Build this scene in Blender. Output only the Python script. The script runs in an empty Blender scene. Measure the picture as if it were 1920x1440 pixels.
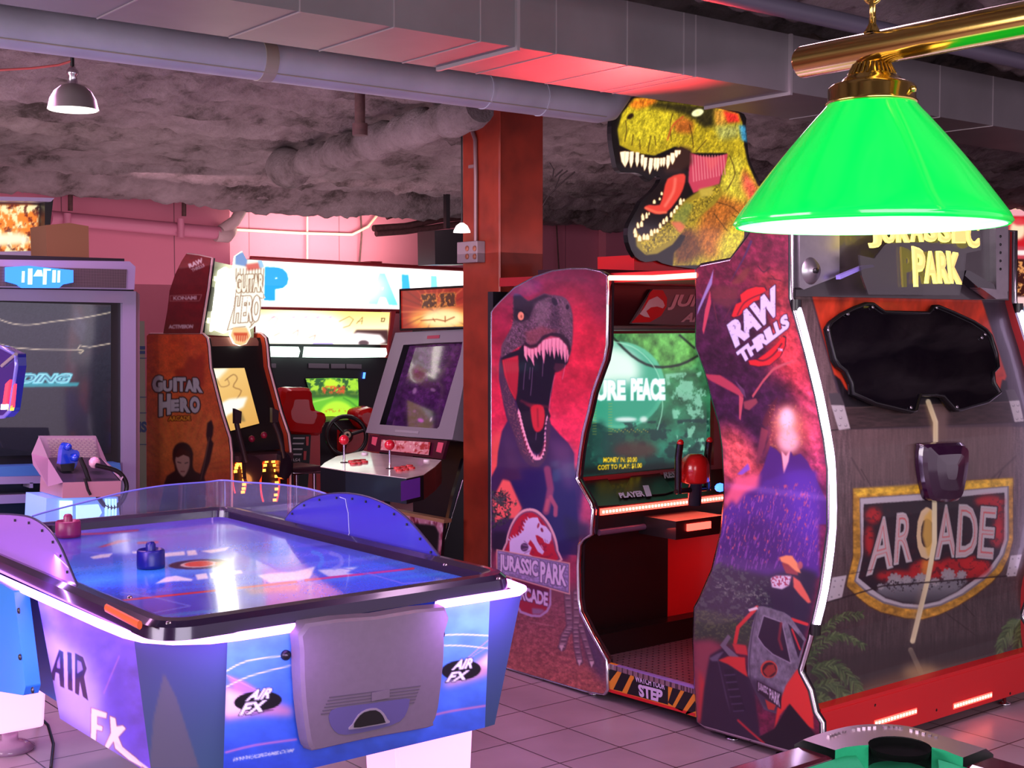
import bpy, math, random
import numpy as np
from mathutils import Vector, Matrix
from mathutils.geometry import tessellate_polygon

random.seed(7)
SC = bpy.context.scene
COL = SC.collection

# ------------------------------------------------------------------ camera
# X runs along the back wall (to the right, away), Y runs away to the left, Z up; eye at (0, 0, 1.6)
F = 2500.0; TH = math.radians(51.6); H = 1.6; PIT = math.atan(113 / 2500.0)
fw = Vector((math.cos(TH) * math.cos(PIT), math.sin(TH) * math.cos(PIT), -math.sin(PIT)))
rt = Vector((math.sin(TH), -math.cos(TH), 0))
up = Vector((math.cos(TH) * math.sin(PIT), math.sin(TH) * math.sin(PIT), math.cos(PIT)))
cd = bpy.data.cameras.new('camera'); cam = bpy.data.objects.new('camera', cd); COL.objects.link(cam)
cam.matrix_world = Matrix(((rt.x, up.x, -fw.x, 0), (rt.y, up.y, -fw.y, 0), (rt.z, up.z, -fw.z, H), (0, 0, 0, 1)))
cd.sensor_fit = 'HORIZONTAL'; cd.sensor_width = 36.0; cd.lens = F / 1920 * 36; cd.clip_start = 0.05
SC.camera = cam

# ------------------------------------------------------------------ exposure, world, room and fill lights
SC.view_settings.view_transform = 'Standard'; SC.view_settings.look = 'None'
SC.view_settings.gamma = 1.0; SC.view_settings.use_curve_mapping = False
SC.view_settings.exposure = 0.12
w = bpy.data.worlds.new('world'); SC.world = w; w.use_nodes = True
w.node_tree.nodes['Background'].inputs[0].default_value = (0.80, 0.62, 0.80, 1)
w.node_tree.nodes['Background'].inputs[1].default_value = 0.95


def light(name, kind, loc, energy, color, size=0.5, sizey=None, aim=None, shadow=0.1):
    l = bpy.data.lights.new(name, kind); l.energy = energy; l.color = color
    if kind == 'AREA':
        l.size = size
        if sizey: l.shape = 'RECTANGLE'; l.size_y = sizey
    elif kind in ('POINT', 'SPOT'): l.shadow_soft_size = shadow
    o = bpy.data.objects.new(name, l); COL.objects.link(o); o.location = loc
    if aim is not None:
        o.rotation_euler = (Vector(aim) - Vector(loc)).to_track_quat('-Z', 'Y').to_euler()
    return o


light('daylight_from_entrance', 'AREA', (0.2, -1.6, 2.0), 150, (1.0, 0.93, 1.0), 4.0, 1.8, (3.4, 3.6, 1.2))
light('side_room_glow', 'AREA', (-2.7, 4.2, 1.9), 230, (1.0, 0.88, 0.97), 4.5, 1.6, (3.6, 4.4, 1.1))  # added fill that brightens the cabinet sides facing minus X
light('ceiling_tube_magenta', 'AREA', (1.2, 5.8, 2.6), 60, (1.0, 0.42, 0.85), 2.5, 0.6, (1.2, 5.9, 0))  # added overhead fill for the magenta cast, no tube hangs there
light('ceiling_tube_pink', 'AREA', (2.9, 2.3, 2.55), 34, (1.0, 0.62, 0.9), 1.6, 0.5, (3.4, 1.9, 0))  # added overhead fill that lifts and pinkens the floor
light('upward_sign_glow', 'AREA', (3.0, 7.9, 1.95), 105, (1.0, 0.68, 0.80), 7.0, 6.0, (3.0, 7.91, 3))  # added upward wash to brighten the far ceiling, not cast by a sign
light('upward_entrance_glow', 'AREA', (3.0, 0.2, 1.75), 20, (1.0, 0.86, 0.95), 3.0, 3.0, (3.0, 0.21, 3))  # added upward wash for the ceiling nearer the eye
light('ceiling_tube_back', 'AREA', (5.2, 8.6, 2.55), 16, (1.0, 0.6, 0.7), 3.0, 0.5, (5.4, 9.6, 0.8))  # added fill over the back machines, not a fixture

# ------------------------------------------------------------------ picture <-> place helpers
def ray(px, py):
    return fw + rt * ((px - 960) / F) + up * ((720 - py) / F)
def PL(px, py, n, d):
    r = ray(px, py); n = Vector(n); t = (d - n.z * H) / n.dot(r)
    return Vector((r.x * t, r.y * t, H + r.z * t))
def PX(px, py, v): return PL(px, py, (1, 0, 0), v)
def PY(px, py, v): return PL(px, py, (0, 1, 0), v)
def PZ(px, py, v): return PL(px, py, (0, 0, 1), v)
def PT(px, py, depth):
    return Vector((0, 0, H)) + ray(px, py) * depth
def proj(P):
    V = np.asarray(P, float) - np.array([0, 0, H])
    c = V @ np.array(fw)
    return 960 + F * (V @ np.array(rt)) / c, 720 - F * (V @ np.array(up)) / c
def pts(s, m=None):
    """'x,y x,y' in the coordinates of a close-up m=(x0,y0,scale)"""
    out = []
    for q in s.split():
        a, b = q.split(','); a = float(a); b = float(b)
        out.append((a, b) if m is None else (m[0] + a / m[2], m[1] + b / m[2]))
    return out
def smooth(pl, n=4, closed=True):
    out = []; N = len(pl)
    rng = range(N if closed else N - 1)
    for i in rng:
        if closed: p0, p1, p2, p3 = pl[i - 1], pl[i], pl[(i + 1) % N], pl[(i + 2) % N]
        else: p0, p1, p2, p3 = pl[max(i - 1, 0)], pl[i], pl[i + 1], pl[min(i + 2, N - 1)]
        for k in range(n):
            t = k / n
            out.append(tuple(0.5 * ((2 * b) + (-a + c) * t + (2 * a - 5 * b + 4 * c - d) * t * t + (-a + 3 * b - 3 * c + d) * t ** 3)
                             for a, b, c, d in zip(p0, p1, p2, p3)))
    if not closed: out.append(tuple(pl[-1]))
    return out
def lin(c):
    c = np.asarray(c, float)
    return np.where(c <= 0.04045, c / 12.92, ((np.clip(c, 0, None) + 0.055) / 1.055) ** 2.4)
def L3(r, g, b): return tuple(float(v) for v in lin([r / 255, g / 255, b / 255]))

# ------------------------------------------------------------------ glyphs (Blender's built-in font)
_g = {}
def glyph(s, bold=0.0, shear=0.0, space=1.0):
    k = (s, bold, shear, space)
    if k in _g: return _g[k]
    c = bpy.data.curves.new('t', 'FONT'); c.body = s; c.offset = bold; c.shear = shear; c.space_character = space
    c.resolution_u = 3; c.align_x = 'LEFT'; c.fill_mode = 'FRONT'
    o = bpy.data.objects.new('t', c); COL.objects.link(o)
    dg = bpy.context.evaluated_depsgraph_get()
    me = bpy.data.meshes.new_from_object(o.evaluated_get(dg))
    me.calc_loop_triangles()
    V = np.array([v.co[:2] for v in me.vertices]); T = np.array([t.vertices[:] for t in me.loop_triangles])
    bpy.data.objects.remove(o); bpy.data.curves.remove(c); bpy.data.meshes.remove(me)
    mn = V.min(0); mx = V.max(0); V = (V - mn) / (mx - mn)
    _g[k] = (V, T); return V, T
def quadmap(V, q):
    """unit square -> quad (TL, TR, BR, BL)"""
    q = [np.array(p, float) for p in q]
    u = V[:, :1]; v = V[:, 1:2]
    return q[3] * (1 - u) * (1 - v) + q[2] * u * (1 - v) + q[1] * u * v + q[0] * (1 - u) * v

# ------------------------------------------------------------------ noise
def vnoise(X, Y, seed):
    rs = np.random.RandomState(seed); T = rs.rand(256, 256)
    xi = np.floor(X).astype(int); yi = np.floor(Y).astype(int); fx = X - xi; fy = Y - yi
    fx = fx * fx * (3 - 2 * fx); fy = fy * fy * (3 - 2 * fy)
    a = T[xi % 256, yi % 256]; b = T[(xi + 1) % 256, yi % 256]; c = T[xi % 256, (yi + 1) % 256]; d = T[(xi + 1) % 256, (yi + 1) % 256]
    return (a * (1 - fx) + b * fx) * (1 - fy) + (c * (1 - fx) + d * fx) * fy
def fbm(X, Y, seed, o=4):
    s = 0; a = 1; t = 0
    for k in range(o):
        s = s + a * vnoise(X * 2 ** k + 17.3 * k, Y * 2 ** k + 5.1 * k, seed + k); t += a; a *= 0.55
    return s / t

# ------------------------------------------------------------------ printed artwork
class Canvas:
    def __init__(s, x0, y0, x1, y1, c, ss=2.0):
        s.x0, s.y0, s.ss = x0, y0, ss
        s.W = int((x1 - x0) * ss) + 2; s.Hh = int((y1 - y0) * ss) + 2
        s.a = np.zeros((s.Hh, s.W, 3)); s.a[:] = np.array(c) / 255.0
        s.Y, s.X = np.mgrid[0:s.Hh, 0:s.W]; s.X = s.x0 + s.X / ss; s.Y = s.y0 + s.Y / ss
    def _box(s, P, pad):
        P = np.array(P); a = (P.min(0) - pad - [s.x0, s.y0]) * s.ss; b = (P.max(0) + pad - [s.x0, s.y0]) * s.ss
        i0 = int(max(a[1], 0)); i1 = int(min(b[1] + 2, s.Hh)); j0 = int(max(a[0], 0)); j1 = int(min(b[0] + 2, s.W))
        return (i0, i1, j0, j1) if i1 > i0 and j1 > j0 else None
    def _blur(s, m, r):
        r = int(round(r * s.ss))
        if r < 1: return m
        for _ in range(2):
            for ax in (0, 1):
                n = m.shape[ax]; p = [(0, 0), (0, 0)]; p[ax] = (r + 1, r)
                c = np.cumsum(np.pad(m, p, mode='edge'), axis=ax)
                if ax == 0: m = (c[2 * r + 1:2 * r + 1 + n] - c[:n]) / (2 * r + 1)
                else: m = (c[:, 2 * r + 1:2 * r + 1 + n] - c[:, :n]) / (2 * r + 1)
        return m
    def mask_poly(s, P, bx):
        i0, i1, j0, j1 = bx; m = np.zeros((i1 - i0, j1 - j0), bool)
        X = s.X[i0:i1, j0:j1]; Y = s.Y[i0:i1, j0:j1]; n = len(P)
        for k in range(n):
            (xa, ya), (xb, yb) = P[k], P[(k + 1) % n]
            if ya == yb: continue
            m ^= ((ya > Y) != (yb > Y)) & (X < (xb - xa) * (Y - ya) / (yb - ya) + xa)
        return m.astype(float)
    def put(s, bx, m, c, a=1.0):
        i0, i1, j0, j1 = bx
        m = (m * a)[..., None]; c = np.asarray(c, float)
        if c.ndim == 1: c = c / 255.0
        s.a[i0:i1, j0:j1] = s.a[i0:i1, j0:j1] * (1 - m) + c * m
    def poly(s, P, c, a=1.0, soft=0.35, m=None, sm=0, tex=None):
        if isinstance(P, str): P = pts(P, m)
        if sm: P = smooth(P, sm)
        bx = s._box(P, soft * 3 + 1)
        if not bx: return s
        k = s._blur(s.mask_poly(P, bx), soft)
        if tex:
            i0, i1, j0, j1 = bx; sx, sy, amt, sd = tex
            k = k * np.clip(1 - amt + 2 * amt * fbm(s.X[i0:i1, j0:j1] / sx, s.Y[i0:i1, j0:j1] / sy, sd), 0, 1)
        s.put(bx, k, c, a); return s
    def line(s, P, wd, c, a=1.0, soft=0.35, m=None, taper=False, sm=0):
        if isinstance(P, str): P = pts(P, m)
        if sm: P = smooth(P, sm, False)
        bx = s._box(P, wd + soft * 3 + 1)
        if not bx: return s
        i0, i1, j0, j1 = bx; X = s.X[i0:i1, j0:j1]; Y = s.Y[i0:i1, j0:j1]; k = np.zeros(X.shape); n = len(P) - 1
        for q in range(n):
            (xa, ya), (xb, yb) = P[q], P[q + 1]; dx, dy = xb - xa, yb - ya; l = dx * dx + dy * dy + 1e-9
            t = np.clip(((X - xa) * dx + (Y - ya) * dy) / l, 0, 1); d = np.hypot(X - xa - t * dx, Y - ya - t * dy)
            ww = wd / 2 * ((1 - (q + t) / n) if taper else 1)
            k = np.maximum(k, np.clip((ww - d) * s.ss + 0.5, 0, 1))
        s.put(bx, s._blur(k, soft), c, a); return s
    def ell(s, cx, cy, rx, ry, c, a=1.0, soft=0.35, rot=0, m=None):
        if m: cx, cy, rx, ry = m[0] + cx / m[2], m[1] + cy / m[2], rx / m[2], ry / m[2]
        r = math.radians(rot)
        P = [(cx + rx * math.cos(t) * math.cos(r) - ry * math.sin(t) * math.sin(r), cy + rx * math.cos(t) * math.sin(r) + ry * math.sin(t) * math.cos(r))
             for t in [k * math.pi / 16 for k in range(32)]]
        return s.poly(P, c, a, soft)
    def grad(s, p0, p1, c0, c1, P=None, a=1.0, soft=0.35, m=None):
        if m: p0 = (m[0] + p0[0] / m[2], m[1] + p0[1] / m[2]); p1 = (m[0] + p1[0] / m[2], m[1] + p1[1] / m[2])
        if P is None: bx = (0, s.Hh, 0, s.W); k = np.ones((s.Hh, s.W))
        else:
            if isinstance(P, str): P = pts(P, m)
            bx = s._box(P, soft * 3 + 1)
            if not bx: return s
            k = s._blur(s.mask_poly(P, bx), soft)
        i0, i1, j0, j1 = bx; d = (p1[0] - p0[0], p1[1] - p0[1]); l = d[0] ** 2 + d[1] ** 2
        t = np.clip(((s.X[i0:i1, j0:j1] - p0[0]) * d[0] + (s.Y[i0:i1, j0:j1] - p0[1]) * d[1]) / l, 0, 1)[..., None]
        s.put(bx, k, (np.array(c0) * (1 - t) + np.array(c1) * t) / 255.0, a); return s
    def noise(s, sx, sy, amt, seed=1, c=None, P=None, thr=None, o=4, rot=0, m=None):
        """multiplicative mottle, or blotches of colour c where the noise is above thr"""
        if P is None: bx = (0, s.Hh, 0, s.W); k = 1.0
        else:
            if isinstance(P, str): P = pts(P, m)
            bx = s._box(P, 3)
            if not bx: return s
            k = s._blur(s.mask_poly(P, bx), 1)
        i0, i1, j0, j1 = bx; X = s.X[i0:i1, j0:j1]; Y = s.Y[i0:i1, j0:j1]; r = math.radians(rot)
        n = fbm((X * math.cos(r) + Y * math.sin(r)) / sx, (-X * math.sin(r) + Y * math.cos(r)) / sy, seed, o)
        if c is None:
            f = 1 + amt * (n - 0.5) * 2 * k; s.a[i0:i1, j0:j1] *= f[..., None]
        else:
            k = k * np.clip((n - thr) * 8, 0, 1) * np.ones(X.shape); s.put(bx, k, c, amt)
        return s
    def text(s, t, q, c, bold=0.03, shear=0, out=None, ow=0, a=1.0, soft=0.3, m=None, space=1.0):
        if isinstance(q, str): q = pts(q, m)
        V, T = glyph(t, bold, shear, space); Q = quadmap(V, q)
        bx = s._box(Q, ow + 2)
        if not bx: return s
        i0, i1, j0, j1 = bx; k = np.zeros((i1 - i0, j1 - j0))
        for tri in T:
            P = [tuple(Q[i]) for i in tri]; b = s._box(P, 1)
            if not b: continue
            b = (max(b[0], i0), min(b[1], i1), max(b[2], j0), min(b[3], j1))
            if b[1] <= b[0] or b[3] <= b[2]: continue
            sub = k[b[0] - i0:b[1] - i0, b[2] - j0:b[3] - j0]
            np.maximum(sub, s.mask_poly(P, b), out=sub)
        if out is not None:
            r = max(1, int(ow * s.ss)); d = np.zeros(k.shape)
            for dy in range(-r, r + 1):
                for dx in range(-r, r + 1):
                    if dx * dx + dy * dy <= r * r + 1: d = np.maximum(d, np.roll(np.roll(k, dy, 0), dx, 1))
            s.put(bx, s._blur(d, soft), out, a)
        s.put(bx, s._blur(k, soft), c, a); return s
    def sample(s, px, py):
        u = np.clip((px - s.x0) * s.ss, 0, s.W - 1.001); v = np.clip((py - s.y0) * s.ss, 0, s.Hh - 1.001)
        j = u.astype(int); i = v.astype(int); fu = (u - j)[:, None]; fv = (v - i)[:, None]
        A = s.a
        c = (A[i, j] * (1 - fu) + A[i, j + 1] * fu) * (1 - fv) + (A[i + 1, j] * (1 - fu) + A[i + 1, j + 1] * fu) * fv
        return lin(np.clip(c, 0, 1))

# ------------------------------------------------------------------ materials
MATS = {}
def new_mat(name):
    m = bpy.data.materials.new(name); m.use_nodes = True
    return m, m.node_tree.nodes, m.node_tree.links, m.node_tree.nodes['Principled BSDF']
def mat(name, c, rough=0.5, metal=0.0, emit=0, ec=None, coat=0, noise=None, bump=None, trans=0, alpha=1, ior=1.45, spec=None):
    if name in MATS: return MATS[name]
    m, N, K, b = new_mat(name)
    c = L3(*c); b.inputs['Base Color'].default_value = (*c, 1)
    b.inputs['Roughness'].default_value = rough; b.inputs['Metallic'].default_value = metal
    if emit: b.inputs['Emission Color'].default_value = (*(L3(*ec) if ec else c), 1); b.inputs['Emission Strength'].default_value = emit
    if coat: b.inputs['Coat Weight'].default_value = coat; b.inputs['Coat Roughness'].default_value = 0.08
    if trans: b.inputs['Transmission Weight'].default_value = trans; b.inputs['IOR'].default_value = ior
    if spec is not None: b.inputs['Specular IOR Level'].default_value = spec
    b.inputs['Alpha'].default_value = alpha
    if noise or bump:
        tc = N.new('ShaderNodeTexCoord'); n = N.new('ShaderNodeTexNoise'); n.inputs['Detail'].default_value = 6
        K.new(tc.outputs['Object'], n.inputs['Vector'])
        sc, amt = (noise or bump)[:2]; n.inputs['Scale'].default_value = sc
        if noise:
            r = N.new('ShaderNodeMapRange'); r.inputs['To Min'].default_value = 1 - amt; r.inputs['To Max'].default_value = 1 + amt
            r.inputs['From Min'].default_value = 0.25; r.inputs['From Max'].default_value = 0.75
            mx = N.new('ShaderNodeVectorMath'); mx.operation = 'SCALE'; mx.inputs[0].default_value = c
            K.new(n.outputs['Fac'], r.inputs['Value']); K.new(r.outputs[0], mx.inputs['Scale']); K.new(mx.outputs[0], b.inputs['Base Color'])
        if bump:
            bp = N.new('ShaderNodeBump'); bp.inputs['Strength'].default_value = bump[1]; bp.inputs['Distance'].default_value = bump[2]
            n2 = N.new('ShaderNodeTexNoise'); n2.inputs['Scale'].default_value = bump[0]; n2.inputs['Detail'].default_value = 8
            K.new(tc.outputs['Object'], n2.inputs['Vector']); K.new(n2.outputs['Fac'], bp.inputs['Height']); K.new(bp.outputs[0], b.inputs['Normal'])
    MATS[name] = m; return m
def printmat(name, rough=0.4, emit=0.0, coat=0.0, base=1.0, spec=0.5):
    if name in MATS: return MATS[name]
    m, N, K, b = new_mat(name)
    a = N.new('ShaderNodeAttribute'); a.attribute_name = 'print'
    if base: 
        if base == 1: K.new(a.outputs['Color'], b.inputs['Base Color'])
        else:
            v = N.new('ShaderNodeVectorMath'); v.operation = 'SCALE'; v.inputs['Scale'].default_value = base
            K.new(a.outputs['Color'], v.inputs[0]); K.new(v.outputs[0], b.inputs['Base Color'])
    else: b.inputs['Base Color'].default_value = (0.01, 0.01, 0.01, 1)
    b.inputs['Roughness'].default_value = rough; b.inputs['Specular IOR Level'].default_value = spec
    if coat: b.inputs['Coat Weight'].default_value = coat; b.inputs['Coat Roughness'].default_value = 0.06
    if emit: K.new(a.outputs['Color'], b.inputs['Emission Color']); b.inputs['Emission Strength'].default_value = emit
    MATS[name] = m; return m

# ------------------------------------------------------------------ objects
ORG = {}
def thing(name, label, cat, loc, group=None):
    o = bpy.data.objects.new(name, None); COL.objects.link(o); o.location = loc; o.empty_display_size = 0.1
    o['label'] = label; o['category'] = cat
    if group: o['group'] = group
    ORG[o.name] = Vector(loc); return o
def tag(o, label=None, cat=None, group=None, kind=None):
    if label: o['label'] = label
    if cat: o['category'] = cat
    if group: o['group'] = group
    if kind: o['kind'] = kind
    return o
def link_mesh(name, me, parent=None):
    o = bpy.data.objects.new(name, me); COL.objects.link(o)
    if parent is not None:
        o.parent = parent; ORG[o.name] = ORG.get(parent.name, Vector((0, 0, 0)))
        off = ORG[o.name]
        if off.length > 0: me.transform(Matrix.Translation(-off))
    return o
def top_mesh(o, loc):
    """give a one-mesh thing its origin at its base"""
    o.data.transform(Matrix.Translation(-Vector(loc))); o.location = loc; ORG[o.name] = Vector(loc); return o

class MB:
    def __init__(s): s.v = []; s.f = []; s.m = []; s.sm = []; s.mats = []
    def mi(s, m):
        if m not in s.mats: s.mats.append(m)
        return s.mats.index(m)
    def add(s, V, Fs, m, sm=False):
        n = len(s.v); k = s.mi(m); s.v += [tuple(p) for p in V]
        for f in Fs: s.f.append([n + i for i in f]); s.m.append(k); s.sm.append(sm)
        return s
    def box(s, a, b, m, rot=None, piv=None):
        (x0, y0, z0), (x1, y1, z1) = a, b
        V = [Vector(p) for p in ((x0, y0, z0), (x1, y0, z0), (x1, y1, z0), (x0, y1, z0), (x0, y0, z1), (x1, y0, z1), (x1, y1, z1), (x0, y1, z1))]
        if rot is not None:
            c = Vector(piv) if piv is not None else (V[0] + V[6]) / 2
            V = [c + rot @ (p - c) for p in V]
        return s.add(V, [(0, 3, 2, 1), (4, 5, 6, 7), (0, 1, 5, 4), (1, 2, 6, 5), (2, 3, 7, 6), (3, 0, 4, 7)], m)
    def rbox(s, a, b, m, r=0.01, seg=3):
        """box with rounded edges round the Z axis and bevelled rims"""
        (x0, y0, z0), (x1, y1, z1) = a, b
        def ring(i, z):
            o = []
            for cx, cy, t0 in ((x1 - r, y1 - r, 0), (x0 + r, y1 - r, 90), (x0 + r, y0 + r, 180), (x1 - r, y0 + r, 270)):
                for k in range(seg + 1):
                    t = math.radians(t0 + 90 * k / seg); o.append((cx + (r - i) * math.cos(t), cy + (r - i) * math.sin(t), z))
            return o
        e = r * 0.4
        R = [ring(e, z0), ring(0, z0 + e), ring(0, z1 - e), ring(e, z1)]; n = len(R[0]); V = sum(R, [])
        Fs = [tuple(reversed(range(n))), tuple(range(3 * n, 4 * n))]
        for q in range(3):
            for i in range(n): j = (i + 1) % n; Fs.append((q * n + i, q * n + j, (q + 1) * n + j, (q + 1) * n + i))
        return s.add(V, Fs, m)
    def prism(s, P, ext, m, m2=None):
        """flat outline P (3-D points) pushed along ext"""
        P = [Vector(p) for p in P]; e = Vector(ext); n = len(P)
        T = tessellate_polygon([P])
        s.add(P, T, m); s.add([p + e for p in P], T, m)
        V = P + [p + e for p in P]
        return s.add(V, [(i, (i + 1) % n, n + (i + 1) % n, n + i) for i in range(n)], m2 or m)
    def tube(s, P, r, m, seg=8, closed=False, cap=True, sm=True, ry=None):
        P = [Vector(p) for p in P]; n = len(P); R = r if isinstance(r, (list, tuple)) else [r] * n
        V = []; prev = None
        for i in range(n):
            if closed: d = P[(i + 1) % n] - P[i - 1]
            else: d = P[min(i + 1, n - 1)] - P[max(i - 1, 0)]
            d.normalize()
            if prev is None:
                u = Vector((0, 0, 1)).cross(d)
                if u.length < 0.2: u = Vector((1, 0, 0)).cross(d)
            else: u = prev - d * prev.dot(d)
            u.normalize(); prev = u; w_ = d.cross(u)
            for k in range(seg):
                t = 2 * math.pi * k / seg; V.append(P[i] + u * math.cos(t) * R[i] + w_ * math.sin(t) * (ry or R[i]))
        Fs = []
        for i in range(n if closed else n - 1):
            for k in range(seg):
                a = i * seg + k; b = i * seg + (k + 1) % seg; j = (i + 1) % n
                Fs.append((a, b, j * seg + (k + 1) % seg, j * seg + k))
        s.add(V, Fs, m, sm)
        if cap and not closed:
            s.add(V[:seg], [tuple(reversed(range(seg)))], m); s.add(V[-seg:], [tuple(range(seg))], m)
        return s
    def lathe(s, prof, c, m, seg=24, axis=(0, 0, 1), sm=True, sx=1.0):
        """prof = [(r, h)...] turned about axis through c"""
        c = Vector(c); az = Vector(axis).normalized(); u = az.orthogonal().normalized(); w_ = az.cross(u); V = []
        for r, h in prof:
            for k in range(seg):
                t = 2 * math.pi * k / seg; V.append(c + az * h + (u * math.cos(t) * sx + w_ * math.sin(t)) * r)
        Fs = []
        for i in range(len(prof) - 1):
            for k in range(seg): a = i * seg + k; b = i * seg + (k + 1) % seg; Fs.append((a, b, b + seg, a + seg))
        return s.add(V, Fs, m, sm)
    def ball(s, c, r, m, seg=12, sc=(1, 1, 1)):
        V = []; n = seg // 2
        for i in range(n + 1):
            for k in range(seg):
                a = math.pi * i / n; t = 2 * math.pi * k / seg
                V.append((c[0] + r * sc[0] * math.sin(a) * math.cos(t), c[1] + r * sc[1] * math.sin(a) * math.sin(t), c[2] + r * sc[2] * math.cos(a)))
        Fs = [(i * seg + k, (i + 1) * seg + k, (i + 1) * seg + (k + 1) % seg, i * seg + (k + 1) % seg) for i in range(n) for k in range(seg)]
        return s.add(V, Fs, m, True)
    def strip(s, A, B, m, sm=True):
        """ruled surface between two equal-length polylines"""
        n = len(A); return s.add(list(A) + list(B), [(i, i + 1, n + i + 1, n + i) for i in range(n - 1)], m, sm)
    def text(s, t, q, m, bold=0.03, shear=0, thick=None, space=1.0):
        """lettering on the 3-D quad q (TL, TR, BR, BL)"""
        V, T = glyph(t, bold, shear, space); Q = quadmap(V, q)
        s.add([tuple(p) for p in Q], T.tolist(), m)
        if thick is not None:
            Q2 = Q + np.array(thick); s.add([tuple(p) for p in Q2], T.tolist(), m); n = len(Q)
            cnt = {}
            for a, b, c in T.tolist():
                for e in ((a, b), (b, c), (c, a)): cnt[e] = 1
            E = [e for e in cnt if (e[1], e[0]) not in cnt]
            s.add([tuple(p) for p in Q] + [tuple(p) for p in Q2], [(a, b, n + b, n + a) for a, b in E], m)
        return s
    def build(s, name, parent=None, bevel=0):
        me = bpy.data.meshes.new(name); me.from_pydata(s.v, [], s.f)
        for m in s.mats: me.materials.append(m)
        me.polygons.foreach_set('material_index', s.m); me.polygons.foreach_set('use_smooth', s.sm); me.update()
        o = link_mesh(name, me, parent)
        if bevel:
            b = o.modifiers.new('bevel', 'BEVEL'); b.width = bevel; b.segments = 2; b.limit_method = 'ANGLE'; b.angle_limit = 0.7
        return o

def inside(P, U, V):
    m = np.zeros(U.shape, bool); n = len(P)
    for k in range(n):
        (xa, ya), (xb, yb) = P[k], P[(k + 1) % n]
        if ya == yb: continue
        m ^= ((ya > V) != (yb > V)) & (U < (xb - xa) * (V - ya) / (yb - ya) + xa)
    return m
def clip_cell(P, u0, u1, v0, v1):
    for ax, lim, sg in ((0, u0, 1), (0, u1, -1), (1, v0, 1), (1, v1, -1)):
        out = []; n = len(P)
        for i in range(n):
            a, b = P[i - 1], P[i]; da = (a[ax] - lim) * sg; db = (b[ax] - lim) * sg
            if (da >= 0) != (db >= 0):
                t = da / (da - db); out.append((a[0] + (b[0] - a[0]) * t, a[1] + (b[1] - a[1]) * t))
            if db >= 0: out.append(b)
        P = out
        if len(P) < 3: return None
    ar = sum(P[i - 1][0] * P[i][1] - P[i][0] * P[i - 1][1] for i in range(len(P)))
    return P if abs(ar) > 1e-9 else None
def painted(name, outline, org, uax, vax, cv, m, step, parent=None, thick=None, back=None, shape=None, uvout=None):
    """Flat (or, with shape(u,v)->xyz, curved) sheet with the given outline, printed with canvas cv.
    The outline is 3-D points; org/uax/vax span the sheet."""
    org = Vector(org); uax = Vector(uax).normalized(); vax = Vector(vax).normalized()
    if uvout is None: O = [((Vector(p) - org).dot(uax), (Vector(p) - org).dot(vax)) for p in outline]
    else: O = uvout
    A = np.array(O); mn = A.min(0); mx = A.max(0)
    nu = max(1, int(math.ceil((mx[0] - mn[0]) / step))); nv = max(1, int(math.ceil((mx[1] - mn[1]) / step)))
    us = np.linspace(mn[0], mx[0], nu + 1); vs = np.linspace(mn[1], mx[1], nv + 1)
    U, V = np.meshgrid(us, vs, indexing='ij'); ins = inside(O, U + 1e-7, V + 1e-7)
    bad = np.zeros((nu, nv), bool)
    n = len(O); su = (mx[0] - mn[0]) / nu; sv = (mx[1] - mn[1]) / nv
    for k in range(n):                       # cells the outline runs through
        a, b = A[k], A[(k + 1) % n]; L = max(2, int(max(abs(b - a) / [su, sv]) * 4) + 2)
        t = np.linspace(0, 1, L)[:, None]; q = a * (1 - t) + b * t
        bad[np.clip(((q[:, 0] - mn[0]) / su).astype(int), 0, nu - 1), np.clip(((q[:, 1] - mn[1]) / sv).astype(int), 0, nv - 1)] = True
    full = ins[:-1, :-1] & ins[1:, :-1] & ins[1:, 1:] & ins[:-1, 1:] & ~bad
    part = ~full & (bad | ins[:-1, :-1] | ins[1:, :-1] | ins[1:, 1:] | ins[:-1, 1:])
    idx = np.arange((nu + 1) * (nv + 1)).reshape(nu + 1, nv + 1)
    I, J = np.nonzero(full)
    faces = np.stack([idx[I, J], idx[I + 1, J], idx[I + 1, J + 1], idx[I, J + 1]], 1)
    used = np.zeros((nu + 1) * (nv + 1), bool); used[faces.ravel()] = True
    remap = np.cumsum(used) - 1; faces = remap[faces]
    uv = np.stack([U.ravel()[used], V.ravel()[used]], 1)
    F2 = [f for f in faces.tolist()]; ex = []
    base = len(uv)
    for i, j in zip(*np.nonzero(part)):
        c = clip_cell(O, us[i], us[i + 1], vs[j], vs[j + 1])
        if c: F2.append(list(range(base + len(ex), base + len(ex) + len(c)))); ex += c
    if ex: uv = np.concatenate([uv, np.array(ex)], 0)
    if shape is None: W = np.array(org)[None] + uv[:, :1] * np.array(uax)[None] + uv[:, 1:] * np.array(vax)[None]
    else: W = shape(uv[:, 0], uv[:, 1])
    px, py = proj(W); colr = cv.sample(px, py)
    b = MB(); b.v = W.tolist(); b.f = F2; k = b.mi(m); b.m = [k] * len(F2); b.sm = [shape is not None] * len(F2)
    nfront = len(b.v)
    if thick is not None:
        t = Vector(thick); e = t.normalized() * 0.0006
        b.prism([Vector(p) + e for p in outline], t - e, back)
    me = bpy.data.meshes.new(name); me.from_pydata(b.v, [], b.f)
    for q in b.mats: me.materials.append(q)
    me.polygons.foreach_set('material_index', b.m); me.polygons.foreach_set('use_smooth', b.sm)
    at = me.color_attributes.new('print', 'FLOAT_COLOR', 'POINT')
    C = np.ones((len(b.v), 4)); C[:, :3] = 0.05; C[:nfront, :3] = colr
    at.data.foreach_set('color', C.ravel()); me.update()
    return link_mesh(name, me, parent)

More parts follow.
